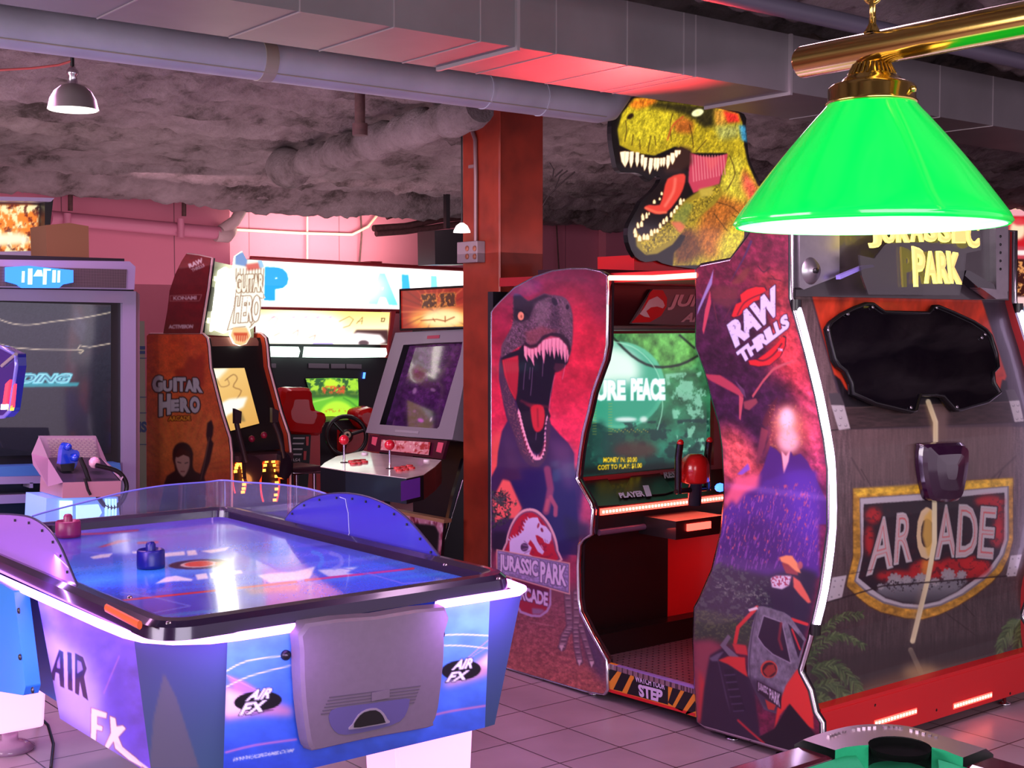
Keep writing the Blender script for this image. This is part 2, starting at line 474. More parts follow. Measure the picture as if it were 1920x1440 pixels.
# ------------------------------------------------------------------ common materials
BLACK = mat('black_plastic', (16, 15, 18), 0.35)
DARK = mat('dark_laminate', (24, 20, 28), 0.45)
CHROME = mat('chrome_trim', (215, 210, 220), 0.18, 1.0)
STEEL = mat('brushed_steel', (170, 165, 172), 0.35, 0.9, noise=(20, .1))
def glow(name, c, s): return mat(name, c, 0.4, emit=s, ec=c)
# ================================================================== the setting
def structure(o, name=None):
    o['kind'] = 'structure'; return o
def floor_mat():
    m, N, K, b = new_mat('floor_tile')
    tc = N.new('ShaderNodeTexCoord'); mp = N.new('ShaderNodeMapping'); mp.inputs['Location'].default_value = (-0.138, -0.0775, 0)
    br = N.new('ShaderNodeTexBrick'); br.offset = 0.0; br.squash = 1.0
    br.inputs['Scale'].default_value = 1.0; br.inputs['Brick Width'].default_value = 0.2975; br.inputs['Row Height'].default_value = 0.2975
    br.inputs['Mortar Size'].default_value = 0.0035; br.inputs['Mortar Smooth'].default_value = 0.3
    br.inputs['Color1'].default_value = (*L3(172, 150, 160), 1); br.inputs['Color2'].default_value = (*L3(160, 136, 148), 1); br.inputs['Mortar'].default_value = (*L3(62, 44, 52), 1)
    K.new(tc.outputs['Object'], mp.inputs['Vector']); K.new(mp.outputs[0], br.inputs['Vector'])
    n = N.new('ShaderNodeTexNoise'); n.inputs['Scale'].default_value = 3.0; n.inputs['Detail'].default_value = 8; K.new(tc.outputs['Object'], n.inputs['Vector'])
    r = N.new('ShaderNodeMapRange'); r.inputs['From Min'].default_value = 0.3; r.inputs['From Max'].default_value = 0.7; r.inputs['To Min'].default_value = 0.85; r.inputs['To Max'].default_value = 1.1
    K.new(n.outputs['Fac'], r.inputs['Value'])
    v = N.new('ShaderNodeVectorMath'); v.operation = 'SCALE'; K.new(br.outputs['Color'], v.inputs[0]); K.new(r.outputs[0], v.inputs['Scale']); K.new(v.outputs[0], b.inputs['Base Color'])
    b.inputs['Roughness'].default_value = 0.34
    bp = N.new('ShaderNodeBump'); bp.inputs['Strength'].default_value = 0.4; bp.inputs['Distance'].default_value = 0.002; bp.invert = True
    K.new(br.outputs['Fac'], bp.inputs['Height']); K.new(bp.outputs[0], b.inputs['Normal'])
    return m
X0, X1, Y0, Y1 = -3.0, 14.0, -2.2, 11.6
b = MB().box((X0, Y0, -0.1), (X1, Y1, 0), floor_mat()); structure(b.build('floor'))

def ceil_mat():
    m, N, K, b = new_mat('sprayed_insulation')
    tc = N.new('ShaderNodeTexCoord')
    n = N.new('ShaderNodeTexNoise'); n.inputs['Scale'].default_value = 2.2; n.inputs['Detail'].default_value = 12; n.inputs['Roughness'].default_value = 0.72
    K.new(tc.outputs['Object'], n.inputs['Vector'])
    cr = N.new('ShaderNodeValToRGB'); e = cr.color_ramp.elements
    e[0].position = 0.36; e[0].color = (*L3(70, 56, 52), 1); e[1].position = 0.64; e[1].color = (*L3(172, 152, 156), 1)
    k = cr.color_ramp.elements.new(0.47); k.color = (*L3(142, 124, 126), 1)
    K.new(n.outputs['Fac'], cr.inputs['Fac']); K.new(cr.outputs['Color'], b.inputs['Base Color']); b.inputs['Roughness'].default_value = 0.95
    n2 = N.new('ShaderNodeTexNoise'); n2.inputs['Scale'].default_value = 24; n2.inputs['Detail'].default_value = 8; n2.inputs['Roughness'].default_value = 0.7
    K.new(tc.outputs['Object'], n2.inputs['Vector'])
    bp = N.new('ShaderNodeBump'); bp.inputs['Strength'].default_value = 1.0; bp.inputs['Distance'].default_value = 0.07
    K.new(n2.outputs['Fac'], bp.inputs['Height']); K.new(bp.outputs[0], b.inputs['Normal'])
    return m
CEIL = ceil_mat()
def field(name, x0, x1, y0, y1, st, fn, m):
    xs = np.arange(x0, x1 + st, st); ys = np.arange(y0, y1 + st, st); X, Y = np.meshgrid(xs, ys, indexing='ij')
    Z = fn(X, Y); W = np.stack([X, Y, Z], -1).reshape(-1, 3); nx, ny = X.shape
    idx = np.arange(nx * ny).reshape(nx, ny); Fq = np.stack([idx[:-1, :-1], idx[1:, :-1], idx[1:, 1:], idx[:-1, 1:]], -1).reshape(-1, 4)
    me = bpy.data.meshes.new(name); me.from_pydata(W.tolist(), [], Fq.tolist()); me.materials.append(m)
    me.polygons.foreach_set('use_smooth', [True] * len(Fq)); me.update(); return link_mesh(name, me)
def ceil_z(X, Y):
    wob = (fbm(X * 0.9, Y * 0.4, 3) - 0.5) * 0.55
    ph = ((Y + wob * 0.9) / 0.56) % 1.0
    lump = np.clip(ph * 1.25, 0, 1) ** 0.5 * np.clip((1 - ph) * 6, 0, 1) ** 0.5
    z = 2.88 - 0.19 * lump - 0.07 * (fbm(X * 2.5, Y * 5, 5) - 0.5) - 0.06 * (fbm(X * 14, Y * 14, 8, 3) - 0.5)
    beam = np.clip(1 - np.abs(Y - 10.1) / 0.38, 0, 1) ** 0.5 * 0.18 + np.clip(1 - np.abs(Y - 9.1) / 0.2, 0, 1) ** 0.5 * 0.10
    return z - beam
structure(field('ceiling', X0, X1, Y0, Y1, 0.035, ceil_z, CEIL))

def wall_mat(name, c):
    m, N, K, b = new_mat(name)
    tc = N.new('ShaderNodeTexCoord'); mp = N.new('ShaderNodeMapping'); mp.inputs['Rotation'].default_value = (math.radians(90), 0, 0)
    br = N.new('ShaderNodeTexBrick'); br.offset = 0.0; br.inputs['Scale'].default_value = 1
    br.inputs['Brick Width'].default_value = 0.95; br.inputs['Row Height'].default_value = 4.0; br.inputs['Mortar Size'].default_value = 0.004
    c2 = tuple(v * 0.96 for v in c); br.inputs['Color1'].default_value = (*L3(*c), 1); br.inputs['Color2'].default_value = (*L3(*c2), 1); br.inputs['Mortar'].default_value = (*L3(*[v * .55 for v in c]), 1)
    K.new(tc.outputs['Object'], mp.inputs['Vector']); K.new(mp.outputs[0], br.inputs['Vector']); K.new(br.outputs['Color'], b.inputs['Base Color'])
    b.inputs['Roughness'].default_value = 0.75
    n = N.new('ShaderNodeTexNoise'); n.inputs['Scale'].default_value = 30; K.new(tc.outputs['Object'], n.inputs['Vector'])
    bp = N.new('ShaderNodeBump'); bp.inputs['Strength'].default_value = 0.2; bp.inputs['Distance'].default_value = 0.004; K.new(n.outputs['Fac'], bp.inputs['Height']); K.new(bp.outputs[0], b.inputs['Normal'])
    return m
PINK = wall_mat('pink_painted_wall', (196, 112, 134))
xw = PY(397, 440, 10.9).x
structure(MB().box((X0, 10.55, 0), (xw, 10.9, 2.95), PINK).build('wall_back_left'))
structure(MB().box((xw, 11.05, 0), (X1, 11.4, 2.95), PINK).build('wall_back'))
xp = PY(1134, 450, 10.95).x
structure(MB().box((xp, 10.93, 0), (X1, 11.05, 2.95), PINK).build('wall_back_right'))
structure(MB().box((X0 - .2, Y0, 0), (X0, 11.0, 2.95), PINK).build('wall_left'))
structure(MB().box((X1, Y0, 0), (X1 + .2, 11.6, 2.95), PINK).build('wall_right'))

# ---- square duct
GALV = mat('galvanised_duct', (116, 110, 114), 0.42, 0.45, noise=(3.5, .18))
SEAM = mat('duct_seam', (150, 142, 146), 0.4, 0.5)
DY0, DY1, DZ0, DZ1 = 3.24, 3.66, 2.45, 2.66
root = thing('square_duct', 'long square galvanised metal duct hanging under the ceiling, lit red from below', 'duct', (3.5, 3.45, DZ0))
MB().box((-2.6, DY0, DZ0), (12, DY1, DZ1), GALV).build('duct_body', root)
for px in (1270, 1463, 1837, 735, 960, 895, 1166, 1035, 1292, 1620, 560, 300, 1740):
    t = PZ(px, 51 + .17 * (px - 735), DZ0).x
    wd = 0.012 if px in (1463, 960) else 0.004; e = 0.012 if px in (1463, 960) else 0.003
    MB().box((t, DY0 - e, DZ0 - e), (t + wd, DY1, DZ1), SEAM).build('duct_joint', root)
# ---- insulated round pipe
PIPE = mat('pipe_jacket', (168, 168, 182), 0.5, 0.0, noise=(5, .14), bump=(9, .25, .01))
BAND = mat('pipe_band', (150, 138, 128), 0.6)
root = thing('insulated_pipe', 'thick grey insulated round pipe running below the square duct', 'pipe', (3.0, 4.3, 2.5))
pa = PY(0, 68, 4.3); pb = PY(1122, 183, 4.3); zc = (pa.z + pb.z) / 2; rp = 0.072
P0 = Vector((-2.6, 4.3, zc)); P1 = Vector((pb.x, 4.3, zc))
MB().tube([P0, P1, P1 + Vector((.05, 0, .01)), P1 + Vector((.09, 0.0, .05)), P1 + Vector((.1, 0, .28))], rp, PIPE, 24).build('pipe_run', root)
MB().tube([P0 + Vector((0, -rp * .72, -rp * .72)), P1 + Vector((0, -rp * .72, -rp * .72))], .0025, BAND, 6).build('jacket_seam', root)
for px in (482, 905, 1010):
    x = PY(px, 120, 4.3).x; MB().tube([(x, 4.3, zc), (x + (.05 if px == 482 else .008), 4.3, zc)], rp + .003, BAND if px == 482 else PIPE, 24).build('pipe_band', root)
b = MB()
for k in range(46):
    x = 0.6 + k * .075; b.ball((x, 4.24, zc + .085 + .012 * math.sin(k * 1.7)), .028 + .012 * random.random(), CEIL, 8, (1.8, 1, .6))
b.build('sprayed_residue', root)
# ---- diagonal lagged pipe under the ceiling
root = thing('lagged_pipe', 'lumpy lagged pipe crossing the ceiling diagonally towards the timber post', 'pipe', (5, 7, 2.6))
A = PT(530, 318, 8.6); B = PT(900, 205, 6.2); n = 40; Q = []; R = []
for i in range(n + 1):
    t = i / n; Q.append(A.lerp(B, t) + Vector((0, 0, .012 * math.sin(i * 1.9)))); R.append(.082 + .012 * math.sin(i * .9) + .01 * random.random() + (.03 if i < 4 else 0))
MB().tube(Q, R, CEIL, 14).build('lagging', root)
# ---- pipe stub, conduits
RUST = mat('rusty_iron', (84, 52, 52), 0.75, 0.2, noise=(30, .3))
b = MB(); a = PT(675, 190, 5.6); c = PT(675, 245, 5.6); b.tube([a + Vector((0, 0, .25)), c], .022, RUST, 12); b.tube([c + Vector((0, 0, .03)), c - Vector((0, 0, .02))], .032, RUST, 12)
o = b.build('pipe_stub'); tag(o, 'short rusty pipe stub hanging from the ceiling beside the grey pipe', 'pipe'); top_mesh(o, a)
PINKP = mat('pink_painted_pipe', (178, 104, 128), 0.5)
root = thing('wall_pipe', 'pink painted pipe running along the dark pink wall with brackets', 'pipe', PY(300, 430, 10.45))
yw = 10.42
b = MB(); b.tube([PY(95, 408, yw), PY(410, 437, yw)], .055, PINKP, 14); b.build('pipe_run', root)
g = MB(); g.tube([PY(405, 440, yw), PY(425, 442, yw), PY(432, 432, yw + .1)], .06, mat('wrapped_lagging', (176, 150, 150), 0.8, bump=(30, .5, .01)), 12)
g.tube([PY(415, 432, yw), PY(440, 415, yw), PY(452, 395, yw), PY(450, 370, yw)], .05, mat('wrapped_lagging', (1, 1, 1)), 12); g.build('lagged_elbow', root)
for px, py in ((345, 405), (132, 395)):
    MB().tube([PY(px, py, yw), PY(px, py - 38, yw)], .02, RUST, 8).tube([PY(px - 6, py + 5, yw - .06), PY(px - 6, py + 40, yw - .06)], .03, PINKP, 8).build('bracket', root)
b = MB(); b.tube([PY(430, 430, 11.0), PY(560, 437, 11.0), PY(660, 440, 11.0), PY(690, 425, 11.0), PY(710, 400, 11.0)], .014, mat('cream_conduit', (232, 190, 170), 0.5), 8)
b.tube([PY(576, 385, 11.02), PY(576, 500, 11.02)], .01, mat('cream_conduit', (1, 1, 1)), 8)
o = b.build('wall_conduit'); tag(o, 'thin pale conduit bending along the bright wall over the lit signs', 'conduit'); top_mesh(o, PY(576, 440, 11.02))
b = MB(); b.tube([PY(676, 395, 11.02), PY(678, 440, 11.0), PY(674, 495, 11.02)], .009, RUST, 8)
o = b.build('hanging_cable'); tag(o, 'dark cable hanging straight down the bright wall', 'cable'); top_mesh(o, PY(676, 395, 11.02))
b = MB(); b.tube([PY(1043, 415, 11.0), PY(1045, 450, 11.0), PY(1048, 508, 11.0)], .008, RUST, 8)
o = b.build('hanging_cable'); tag(o, 'dark cable hanging down the pink wall right of the timber post', 'cable'); top_mesh(o, PY(1043, 415, 11.0))
# dangling wires by the post
b = MB(); m = mat('thin_wire', (48, 30, 32), 0.6)
for s in ('1018,385 1030,365 1050,345 1062,335 1078,322', '1040,352 1050,330 1064,320', '1030,305 1038,318 1036,332', '1040,332 1055,318'):
    b.tube([PT(x, y, 6.4) for x, y in pts(s)], .004, m, 6)
o = b.build('loose_wires'); tag(o, 'loose thin wires dangling from the ceiling right of the timber post', 'wires'); top_mesh(o, PT(1040, 330, 6.4))
# old black pipes near the wall
b = MB()
for s, r_ in (('700,428 760,424 830,410 862,408', .03), ('705,438 760,434 830,424 862,420', .028), ('725,408 745,402 790,404', .02), ('555,386 600,390 640,392', .045)):
    b.tube([PY(x, y, 10.2) for x, y in pts(s)], r_, RUST, 8)
o = b.build('iron_pipes'); tag(o, 'cluster of dark iron pipes under the ceiling left of the timber post', 'pipes'); top_mesh(o, PY(760, 430, 10.2))
b = MB()
for s, r_ in (('0,322 120,326 300,345 420,362 600,372 865,385', .04), ('0,304 200,308 420,330', .03), ('275,352 281,368', .03), ('330,368 345,362 395,370', .03)):
    b.tube([PY(x, y, 9.9) for x, y in pts(s)], r_, CEIL, 8)
o = b.build('sprayed_conduit'); tag(o, 'long grey sprayed-over conduits along the ceiling above the dark pink wall', 'conduit'); top_mesh(o, PY(300, 345, 9.9))
# dark round pipe in front of the duct, top right
DKP = mat('dark_grey_pipe', (82, 76, 92), 0.5)
b = MB(); a = PY(1330, -22, 2.9); c = PY(1925, 122, 2.9); zz = (a.z + c.z) / 2
b.tube([(a.x - .9, 2.9, zz), (6.5, 2.9, zz)], .03, DKP, 14)
o = b.build('ceiling_pipe'); tag(o, 'dark grey round pipe along the ceiling behind the brass lamp bar', 'pipe'); top_mesh(o, (3, 2.9, zz))
# ---- timber post
WOOD = mat('red_stained_wood', (140, 44, 28), 0.42, noise=(6, .35), coat=.2)
yc = 5.53; xc = PY(936, 600, yc).x; yl = PX(868, 600, xc).y; xr = PY(1018, 600, yc).x
root = thing('timber_post', 'red stained square timber post with an outlet and conduit on it', 'post', (xc, yc, 0))
MB().box((xc, yc, 0), (xr, yl, 2.80), WOOD).build('post_shaft', root, .004)
MB().tube([(xc + .004, yc - .004, 0), (xc + .004, yc - .004, 2.8)], .006, WOOD, 6).build('corner_bead', root)
CON = mat('grey_conduit', (150, 118, 122), 0.4, 0.4)
x = xc - .012
b = MB(); b.tube([PX(850, 200, x) + Vector((-.2, 0, .05)), PX(862, 215, x), PX(880, 230, x), PX(891, 262, x), PX(892, 330, x), PX(892, 455, x)], .011, CON, 8); b.build('conduit', root)
MB().box(PX(887, 312, x) - Vector((.01, .02, .008)), PX(887, 312, x) + Vector((.014, .03, .008)), CON).build('conduit_clip', root)
bx = MB(); p = PX(910, 492, xc); q = PX(872, 455, xc); bx.box((xc - .055, p.y, p.z), (xc, q.y, q.z), mat('grey_outlet_box', (138, 120, 128), 0.45)); ob = bx.build('outlet_box', root, .004)
for px in (876, 890):
    for py in (466, 481):
        c = PX(px, py, xc - .056); MB().lathe([(0, -.004), (.014, -.004), (.015, 0), (0, .0)], c, mat('brown_outlet', (150, 84, 60), 0.5), 12, (1, 0, 0)).build('socket', ob)
# ================================================================== the big dinosaur cabinet
C1 = (910, 500, 3.6); C2 = (910, 880, 3.272); C3 = (1290, 440, 3.13); C4 = (1290, 880, 2.667); C5 = (1540, 880, 4.5)
C6 = (1480, 440, 3.13); C7 = (1130, 170, 4.113); C8 = (1080, 500, 2.881); C9 = (1280, 900, 2.667)
JX = 3.77
NB = '921,586 926,578 938,565 965,539 1002,519 1035,508 1066,504 1099,504 1127,510 1138,517 1138,583 1137,647 1132,675 1121,705 1110,736 1102,772 1092,811 1086,847 1081,889 1080,898 1086,909 1106,944 1110,956 1107,1002 1093,1011 1084,1022 1082,1063 1083,1124 1087,1149 1109,1192 1136,1238 1138,1293 1132,1302 1099,1297 971,1259 920,1243'

def art_front():
    c = Canvas(912, 498, 1146, 1308, (178, 30, 60))
    c.grad((0, 500), (0, 620), (96, 30, 58), (172, 26, 54)).grad((0, 620), (0, 830), (176, 26, 54), (226, 46, 84), [(900, 620), (1150, 620), (1150, 832), (900, 832)])
    c.grad((0, 830), (0, 960), (226, 50, 84), (170, 60, 96), [(900, 830), (1150, 830), (1150, 1320), (900, 1320)])
    c.poly('921,586 960,540 990,560 960,640 925,720', (140, 28, 66), .6, 14)
    c.poly('1090,500 1140,510 1140,620 1110,600', (120, 28, 60), .6, 12)
    c.poly('1060,520 1090,560 1130,640 1120,700 1085,760 1060,700 1075,600', (222, 36, 66), .5, 16)
    c.noise(30, 22, .28, 3); c.noise(5, 5, .12, 9)
    c.poly('915,820 950,800 950,960 915,960', (226, 84, 74), .8, 10)
    # ground
    c.grad((0, 1080), (0, 1300), (112, 62, 84), (172, 92, 84), '915,1060 1000,1090 1145,1100 1145,1310 915,1310', 1, 8)
    c.noise(6, 4, .3, 21, P='915,1120 1145,1120 1145,1310 915,1310'); c.noise(2, 1.6, .18, 22, P='915,1120 1145,1120 1145,1310 915,1310')
    c.noise(5, 3, .35, 23, (96, 40, 56), '915,1150 1145,1180 1145,1310 915,1310', .56)
    c.poly('1096,1150 1138,1235 1140,1290 1100,1240 1088,1180', (52, 50, 92), .7, 8)
    # distance, water
    c.poly('1075,960 1112,985 1112,1010 1045,1000', (150, 70, 110), .7, 4)
    # body
    c.poly('100,600 92,760 130,950 150,1040 112,1110 85,1250 78,1345 30,1440 45,1900 640,1950 600,1440 600,1260 560,1190 500,1130 440,1060 420,1020 300,800', (58, 34, 78), 1, 1.2, C1)
    c.poly('200,0 620,0 560,420 500,560 380,520 250,260 130,60', (36, 26, 84), .9, 5, C2)
    c.poly('420,1150 560,1190 590,1250 610,1500 540,1500 470,1300', (92, 58, 104), .7, 8, C1)
    c.poly('130,1080 170,1150 220,1300 260,1440 180,1440 130,1250', (84, 52, 84), .5, 8, C1)
    c.poly('40,190 115,40 150,70 225,240 190,300 100,300 60,330', (232, 92, 92), 1, 1.5, C2)
    c.poly('40,150 120,0 200,0 225,60 150,70 100,60 45,170', (62, 34, 74), 1, 2, C2)
    c.line('380,0 400,120 385,200 372,260', 13, (140, 62, 96), .9, 1.5, C2); c.line('400,170 432,230 430,280', 8, (168, 76, 100), .9, 1, C2); c.line('385,190 372,250', 7, (176, 80, 100), .9, 1, C2)
    c.poly('480,280 560,320 640,340 640,430 500,440', (36, 30, 60), .8, 5, C2)
    c.poly('40,380 130,380 140,520 60,500 40,640', (38, 26, 50), .95, 3, C2)
    c.noise(4, 4, .9, 31, (62, 70, 62), '36,130 120,130 200,200 130,330 40,370', .47, m=C2); c.noise(3, 3, .9, 33, (30, 26, 44), '36,130 120,130 170,200 130,330 40,370', .52, m=C2)
    for k in range(34):
        a = random.uniform(-2.9, 0.3); l = random.uniform(9, 24); x, y = 931 + random.uniform(-6, 8), 938 + random.uniform(-6, 10)
        c.line([(x, y), (x + l * math.cos(a), y + l * math.sin(a))], 1.1, random.choice([(52, 56, 66), (84, 86, 84), (36, 32, 50)]), .8)
    # legs and claws
    for s, w_, t in (('505,760 512,880 520,970', 12, 5), ('520,970 488,1020 470,1090', 13, 9), ('560,760 560,900 556,1000', 12, 5), ('556,1000 562,1090 580,1180', 11, 9), ('585,960 625,1090 655,1190', 9, 8)):
        c.line(s, w_ + 2, (58, 40, 62), .8, 1, C2); c.line(s, w_, (122, 90, 106), 1, .8, C2)
        P = smooth(pts(s, C2), 3, False)
        for i in range(len(P)): c.ell(P[i][0], P[i][1], w_ * .42, 1.5, (172, 140, 150), .8, .5); c.ell(P[i][0], P[i][1] + 3, w_ * .45, 1.2, (66, 44, 64), .8, .5)
        if t > 6: x, y = P[-1]; c.poly([(x - 5, y - 4), (x + 4, y - 4), (x - 1, y + 9)], (202, 170, 180), 1, .6)
    # head
    c.poly('105,600 108,540 125,500 165,430 190,350 190,200 205,180 235,190 290,232 335,215 390,183 440,190 520,200 560,235 582,290 592,360 590,480 580,560 562,615 540,520 480,470 400,480 340,530 260,530 200,560 150,600 115,615', (92, 62, 82), 1, .8, C1, 2)
    hd = pts('110,600 165,430 190,200 290,232 440,190 560,235 592,380 570,600 480,470 260,530 150,600', C1)
    c.noise(7, 3, .45, 41, P=hd, rot=60); c.noise(2, 2, .5, 42, P=hd)
    c.poly('190,350 190,195 235,190 290,235 400,185 440,200 350,240 310,310 300,350 250,375 200,365', (34, 20, 34), .92, 1.6, C1)
    c.poly('470,230 500,340 490,450 450,440 440,320', (48, 32, 50), .5, 3, C1); c.poly('500,220 560,250 575,400 540,440 515,330', (116, 80, 98), .5, 3, C1); c.poly('330,250 420,210 440,330 380,420 330,370', (122, 92, 108), .55, 4, C1)
    c.poly('270,440 330,420 380,400 430,420 500,430 440,450 380,480 330,530 280,520', (140, 62, 76), .6, 2.5, C1)
    c.ell(240, 333, 21, 29, (232, 140, 112), 1, .5, 0, C1); c.ell(243, 336, 6, 11, (150, 70, 50), .8, .4, 0, C1); c.line('205,290 245,296 285,330', 2.6, (20, 12, 24), .9, .5, C1)
    c.ell(466, 235, 16, 30, (28, 18, 36), .95, .8, -25, C1); c.ell(554, 272, 11, 18, (32, 20, 38), .9, .6, 0, C1)
    # mouth
    c.poly('110,615 225,560 262,520 300,600 440,500 562,610 530,680 470,715 450,830 425,960 440,1010 400,1100 392,1210 350,1265 285,1190 235,1010 205,900 160,850 120,740', (22, 10, 34), 1, .8, C1, 2)
    c.poly('112,630 222,598 226,700 215,850 204,905 165,840 125,740', (188, 34, 56), 1, 1.2, C1)
    for k in range(7): c.line([(910 + (130 + k * 14) / 3.6, 500 + 630 / 3.6), (910 + (160 + k * 8) / 3.6, 500 + (800 + k * 15) / 3.6)], 1.2, (120, 22, 44), .6, .5)
    c.line('240,905 300,930 390,940 430,950', 5, (96, 30, 50), .7, 1.5, C1)
    c.poly('258,925 330,930 350,985 330,1040 310,990 300,950', (122, 30, 52), .8, 1.5, C1)
    c.poly('310,945 350,930 392,945 402,1010 388,1090 350,1118 322,1085 308,1000', (196, 34, 52), 1, 1, C1, 2); c.line('352,960 356,1080', 3, (130, 18, 40), .7, 1, C1)
    # lower jaw
    c.poly('102,620 94,700 112,860 140,1000 185,1110 235,1260 290,1335 360,1350 410,1290 432,1180 440,1050 420,1015 412,1100 404,1200 385,1260 340,1290 285,1235 250,1120 215,960 170,850 128,730', (72, 44, 72), 1, .8, C1, 2)
    c.noise(2, 2, .8, 44, (120, 72, 88), '128,730 215,960 285,1235 350,1300 330,1340 235,1230 150,990 110,850', .5, m=C1)
    c.line('225,985 250,1100 285,1220 340,1290 385,1255 404,1180', 4.5, (120, 30, 52), .9, .8, C1, sm=3)
    low = smooth(pts('228,990 240,1040 252,1090 266,1140 284,1200 304,1250 330,1292 352,1300 376,1290 396,1240 402,1180 402,1130 408,1060 416,1020', C1), 2, False)
    for i, (x, y) in enumerate(low):
        t = i / len(low); h = 10 if t < .55 else 6; w_ = 3.2 if t < .7 else 2
        dx = -1.5 if t < .5 else 1
        c.poly([(x - w_, y + 2), (x + w_, y + 1), (x + dx, y - h)], (236, 160, 186), 1, .4)
    # upper teeth and gum
    c.poly('262,525 300,545 345,535 390,480 440,462 500,470 545,505 562,560 556,600 520,560 440,540 370,570 300,600 268,590', (190, 74, 104), 1, .8, C1)
    for xt, yt, xb, yb, w_ in ((272, 535, 285, 645, 24), (296, 545, 308, 628, 22), (318, 555, 331, 676, 22), (342, 545, 353, 625, 20), (365, 520, 370, 605, 22), (393, 495, 395, 660, 27), (416, 490, 420, 598, 22), (438, 485, 436, 612, 25), (464, 482, 466, 628, 27), (490, 482, 493, 612, 25), (514, 492, 516, 632, 27), (538, 515, 540, 655, 24), (556, 560, 548, 650, 13)):
        c.poly([(xt - w_ / 2, yt), (xt + w_ / 2, yt), (xt + w_ * .42, yt + (yb - yt) * .6), (xb, yb), (xt - w_ * .42, yt + (yb - yt) * .6)], (232, 140, 168), 1, .4, C1) if 0 else c.poly([(C1[0] + a / 3.6, C1[1] + b_ / 3.6) for a, b_ in [(xt - w_ / 2, yt), (xt + w_ / 2, yt), (xt + w_ * .42, yt + (yb - yt) * .6), (xb, yb), (xt - w_ * .42, yt + (yb - yt) * .6)]], (234, 146, 172), 1, .4)
        c.line([(C1[0] + (xt + w_ / 2) / 3.6, C1[1] + yt / 3.6), (C1[0] + xb / 3.6, C1[1] + (yb - 20) / 3.6)], .8, (150, 60, 96), .7)
    c.poly('262,500 300,530 345,520 390,465 450,445 510,450 560,490 578,560 565,600 556,540 500,478 440,468 395,492 345,545 300,552 264,530', (40, 22, 40), .9, .8, C1)
    c.poly('460,690 470,650 530,655 540,670 515,700 480,715', (70, 30, 52), .9, 1, C1)
    for s in ('273,650 262,740 256,830', '303,680 297,760', '320,680 312,800 305,870', '390,640 385,740', '540,660 530,710 520,760', '470,730 440,860 430,980', '345,1120 340,1170'):
        c.line(s, .9, (214, 170, 204), .6, .3, C1)
    # emblem
    c.poly('128,520 125,450 140,380 170,310 210,262 255,240 310,245 360,285 400,340 435,420 450,500 452,570', (214, 160, 170), 1, .5, C2, 3)
    c.poly('138,520 136,450 150,380 180,318 215,276 258,256 305,262 350,298 388,350 420,425 436,500 438,565', (120, 60, 96), 1, .4, C2, 3)
    c.poly('142,520 142,450 158,380 186,322 220,284 260,266 302,272 344,308 380,358 410,430 426,500 428,560', (178, 30, 54), 1, .5, C2, 3)
    c.noise(7, 6, .6, 51, (120, 24, 60), '142,520 142,450 186,322 260,266 344,308 410,430 428,560', .55, m=C2)
    c.poly('148,515 148,445 160,425 200,410 235,375 240,335 262,305 290,295 322,296 330,318 345,340 372,350 404,392 405,432 390,458 362,448 352,425 322,405 308,404 318,440 340,476 362,505 350,524 322,505 296,458 276,432 262,458 285,480 270,520 292,535 230,528', (202, 182, 226), 1, .5, C2)
    for k, (x, y) in enumerate(pts('150,432 162,422 178,413 196,408 214,396 228,380 237,358 242,334 252,316 266,303', C2)):
        a = -2.4 + k * .03; c.poly([(x - 2, y + 2), (x + 2, y + 1), (x + 5.5 * math.cos(a), y + 5.5 * math.sin(a))], (202, 182, 226), 1, .3)
    c.ell(325, 345, 6, 17, (150, 40, 70), 1, .4, 15, C2); c.ell(347, 372, 7, 14, (120, 30, 60), 1, .4, -20, C2); c.ell(240, 478, 24, 26, (60, 34, 70), .9, .7, 0, C2)
    for s in ('262,460 238,440', '262,470 228,462', '262,486 228,492', '272,500 240,515', '365,430 370,448', '378,436 384,452'): c.line(s, 1.5, (150, 110, 160), 1, .3, C2)
    for s in ('335,470 345,490', '342,465 354,486', '380,455 384,445'): c.line(s, 1.2, (210, 190, 226), 1, .3, C2)
    # lower shield behind the banner
    c.poly('150,655 405,725 405,830 384,875 336,908 280,905 210,880 165,800', (170, 140, 184), 1, .5, C2); c.poly('162,660 392,725 392,822 374,862 334,893 285,890 222,868 178,796', (150, 30, 58), 1, .5, C2)
    c.poly('180,660 392,725 392,780 200,740', (60, 34, 70), .6, 4, C2); c.poly('285,850 350,858 366,868 334,890 288,888', (136, 112, 150), .9, 1.5, C2)
    c.text('ARCADE', '165,705 386,755 384,842 172,790', (206, 180, 218), .05, 0, (66, 40, 84), 1.2, m=C2)
    c.poly('68,490 520,574 520,770 68,640', (214, 160, 152), 1, .5, C2); c.poly('74,497 513,580 513,760 74,634', (104, 88, 136), 1, .4, C2); c.poly('78,502 508,584 508,752 78,630', (146, 128, 176), 1, .4, C2)
    c.noise(4, 3, .35, 52, P='78,502 508,584 508,752 78,630', m=C2)
    c.text('JURASSIC', '84,516 324,560 324,690 84,640', (212, 190, 226), .05, 0, (58, 46, 84), 1.3, m=C2); c.text('PARK', '336,562 500,592 500,720 336,694', (212, 190, 226), .05, 0, (58, 46, 84), 1.3, m=C2)
    c.line('275,935 350,950 420,963', .9, (200, 150, 160), .6, .3, C2)
    c.a *= 1.04
    return c

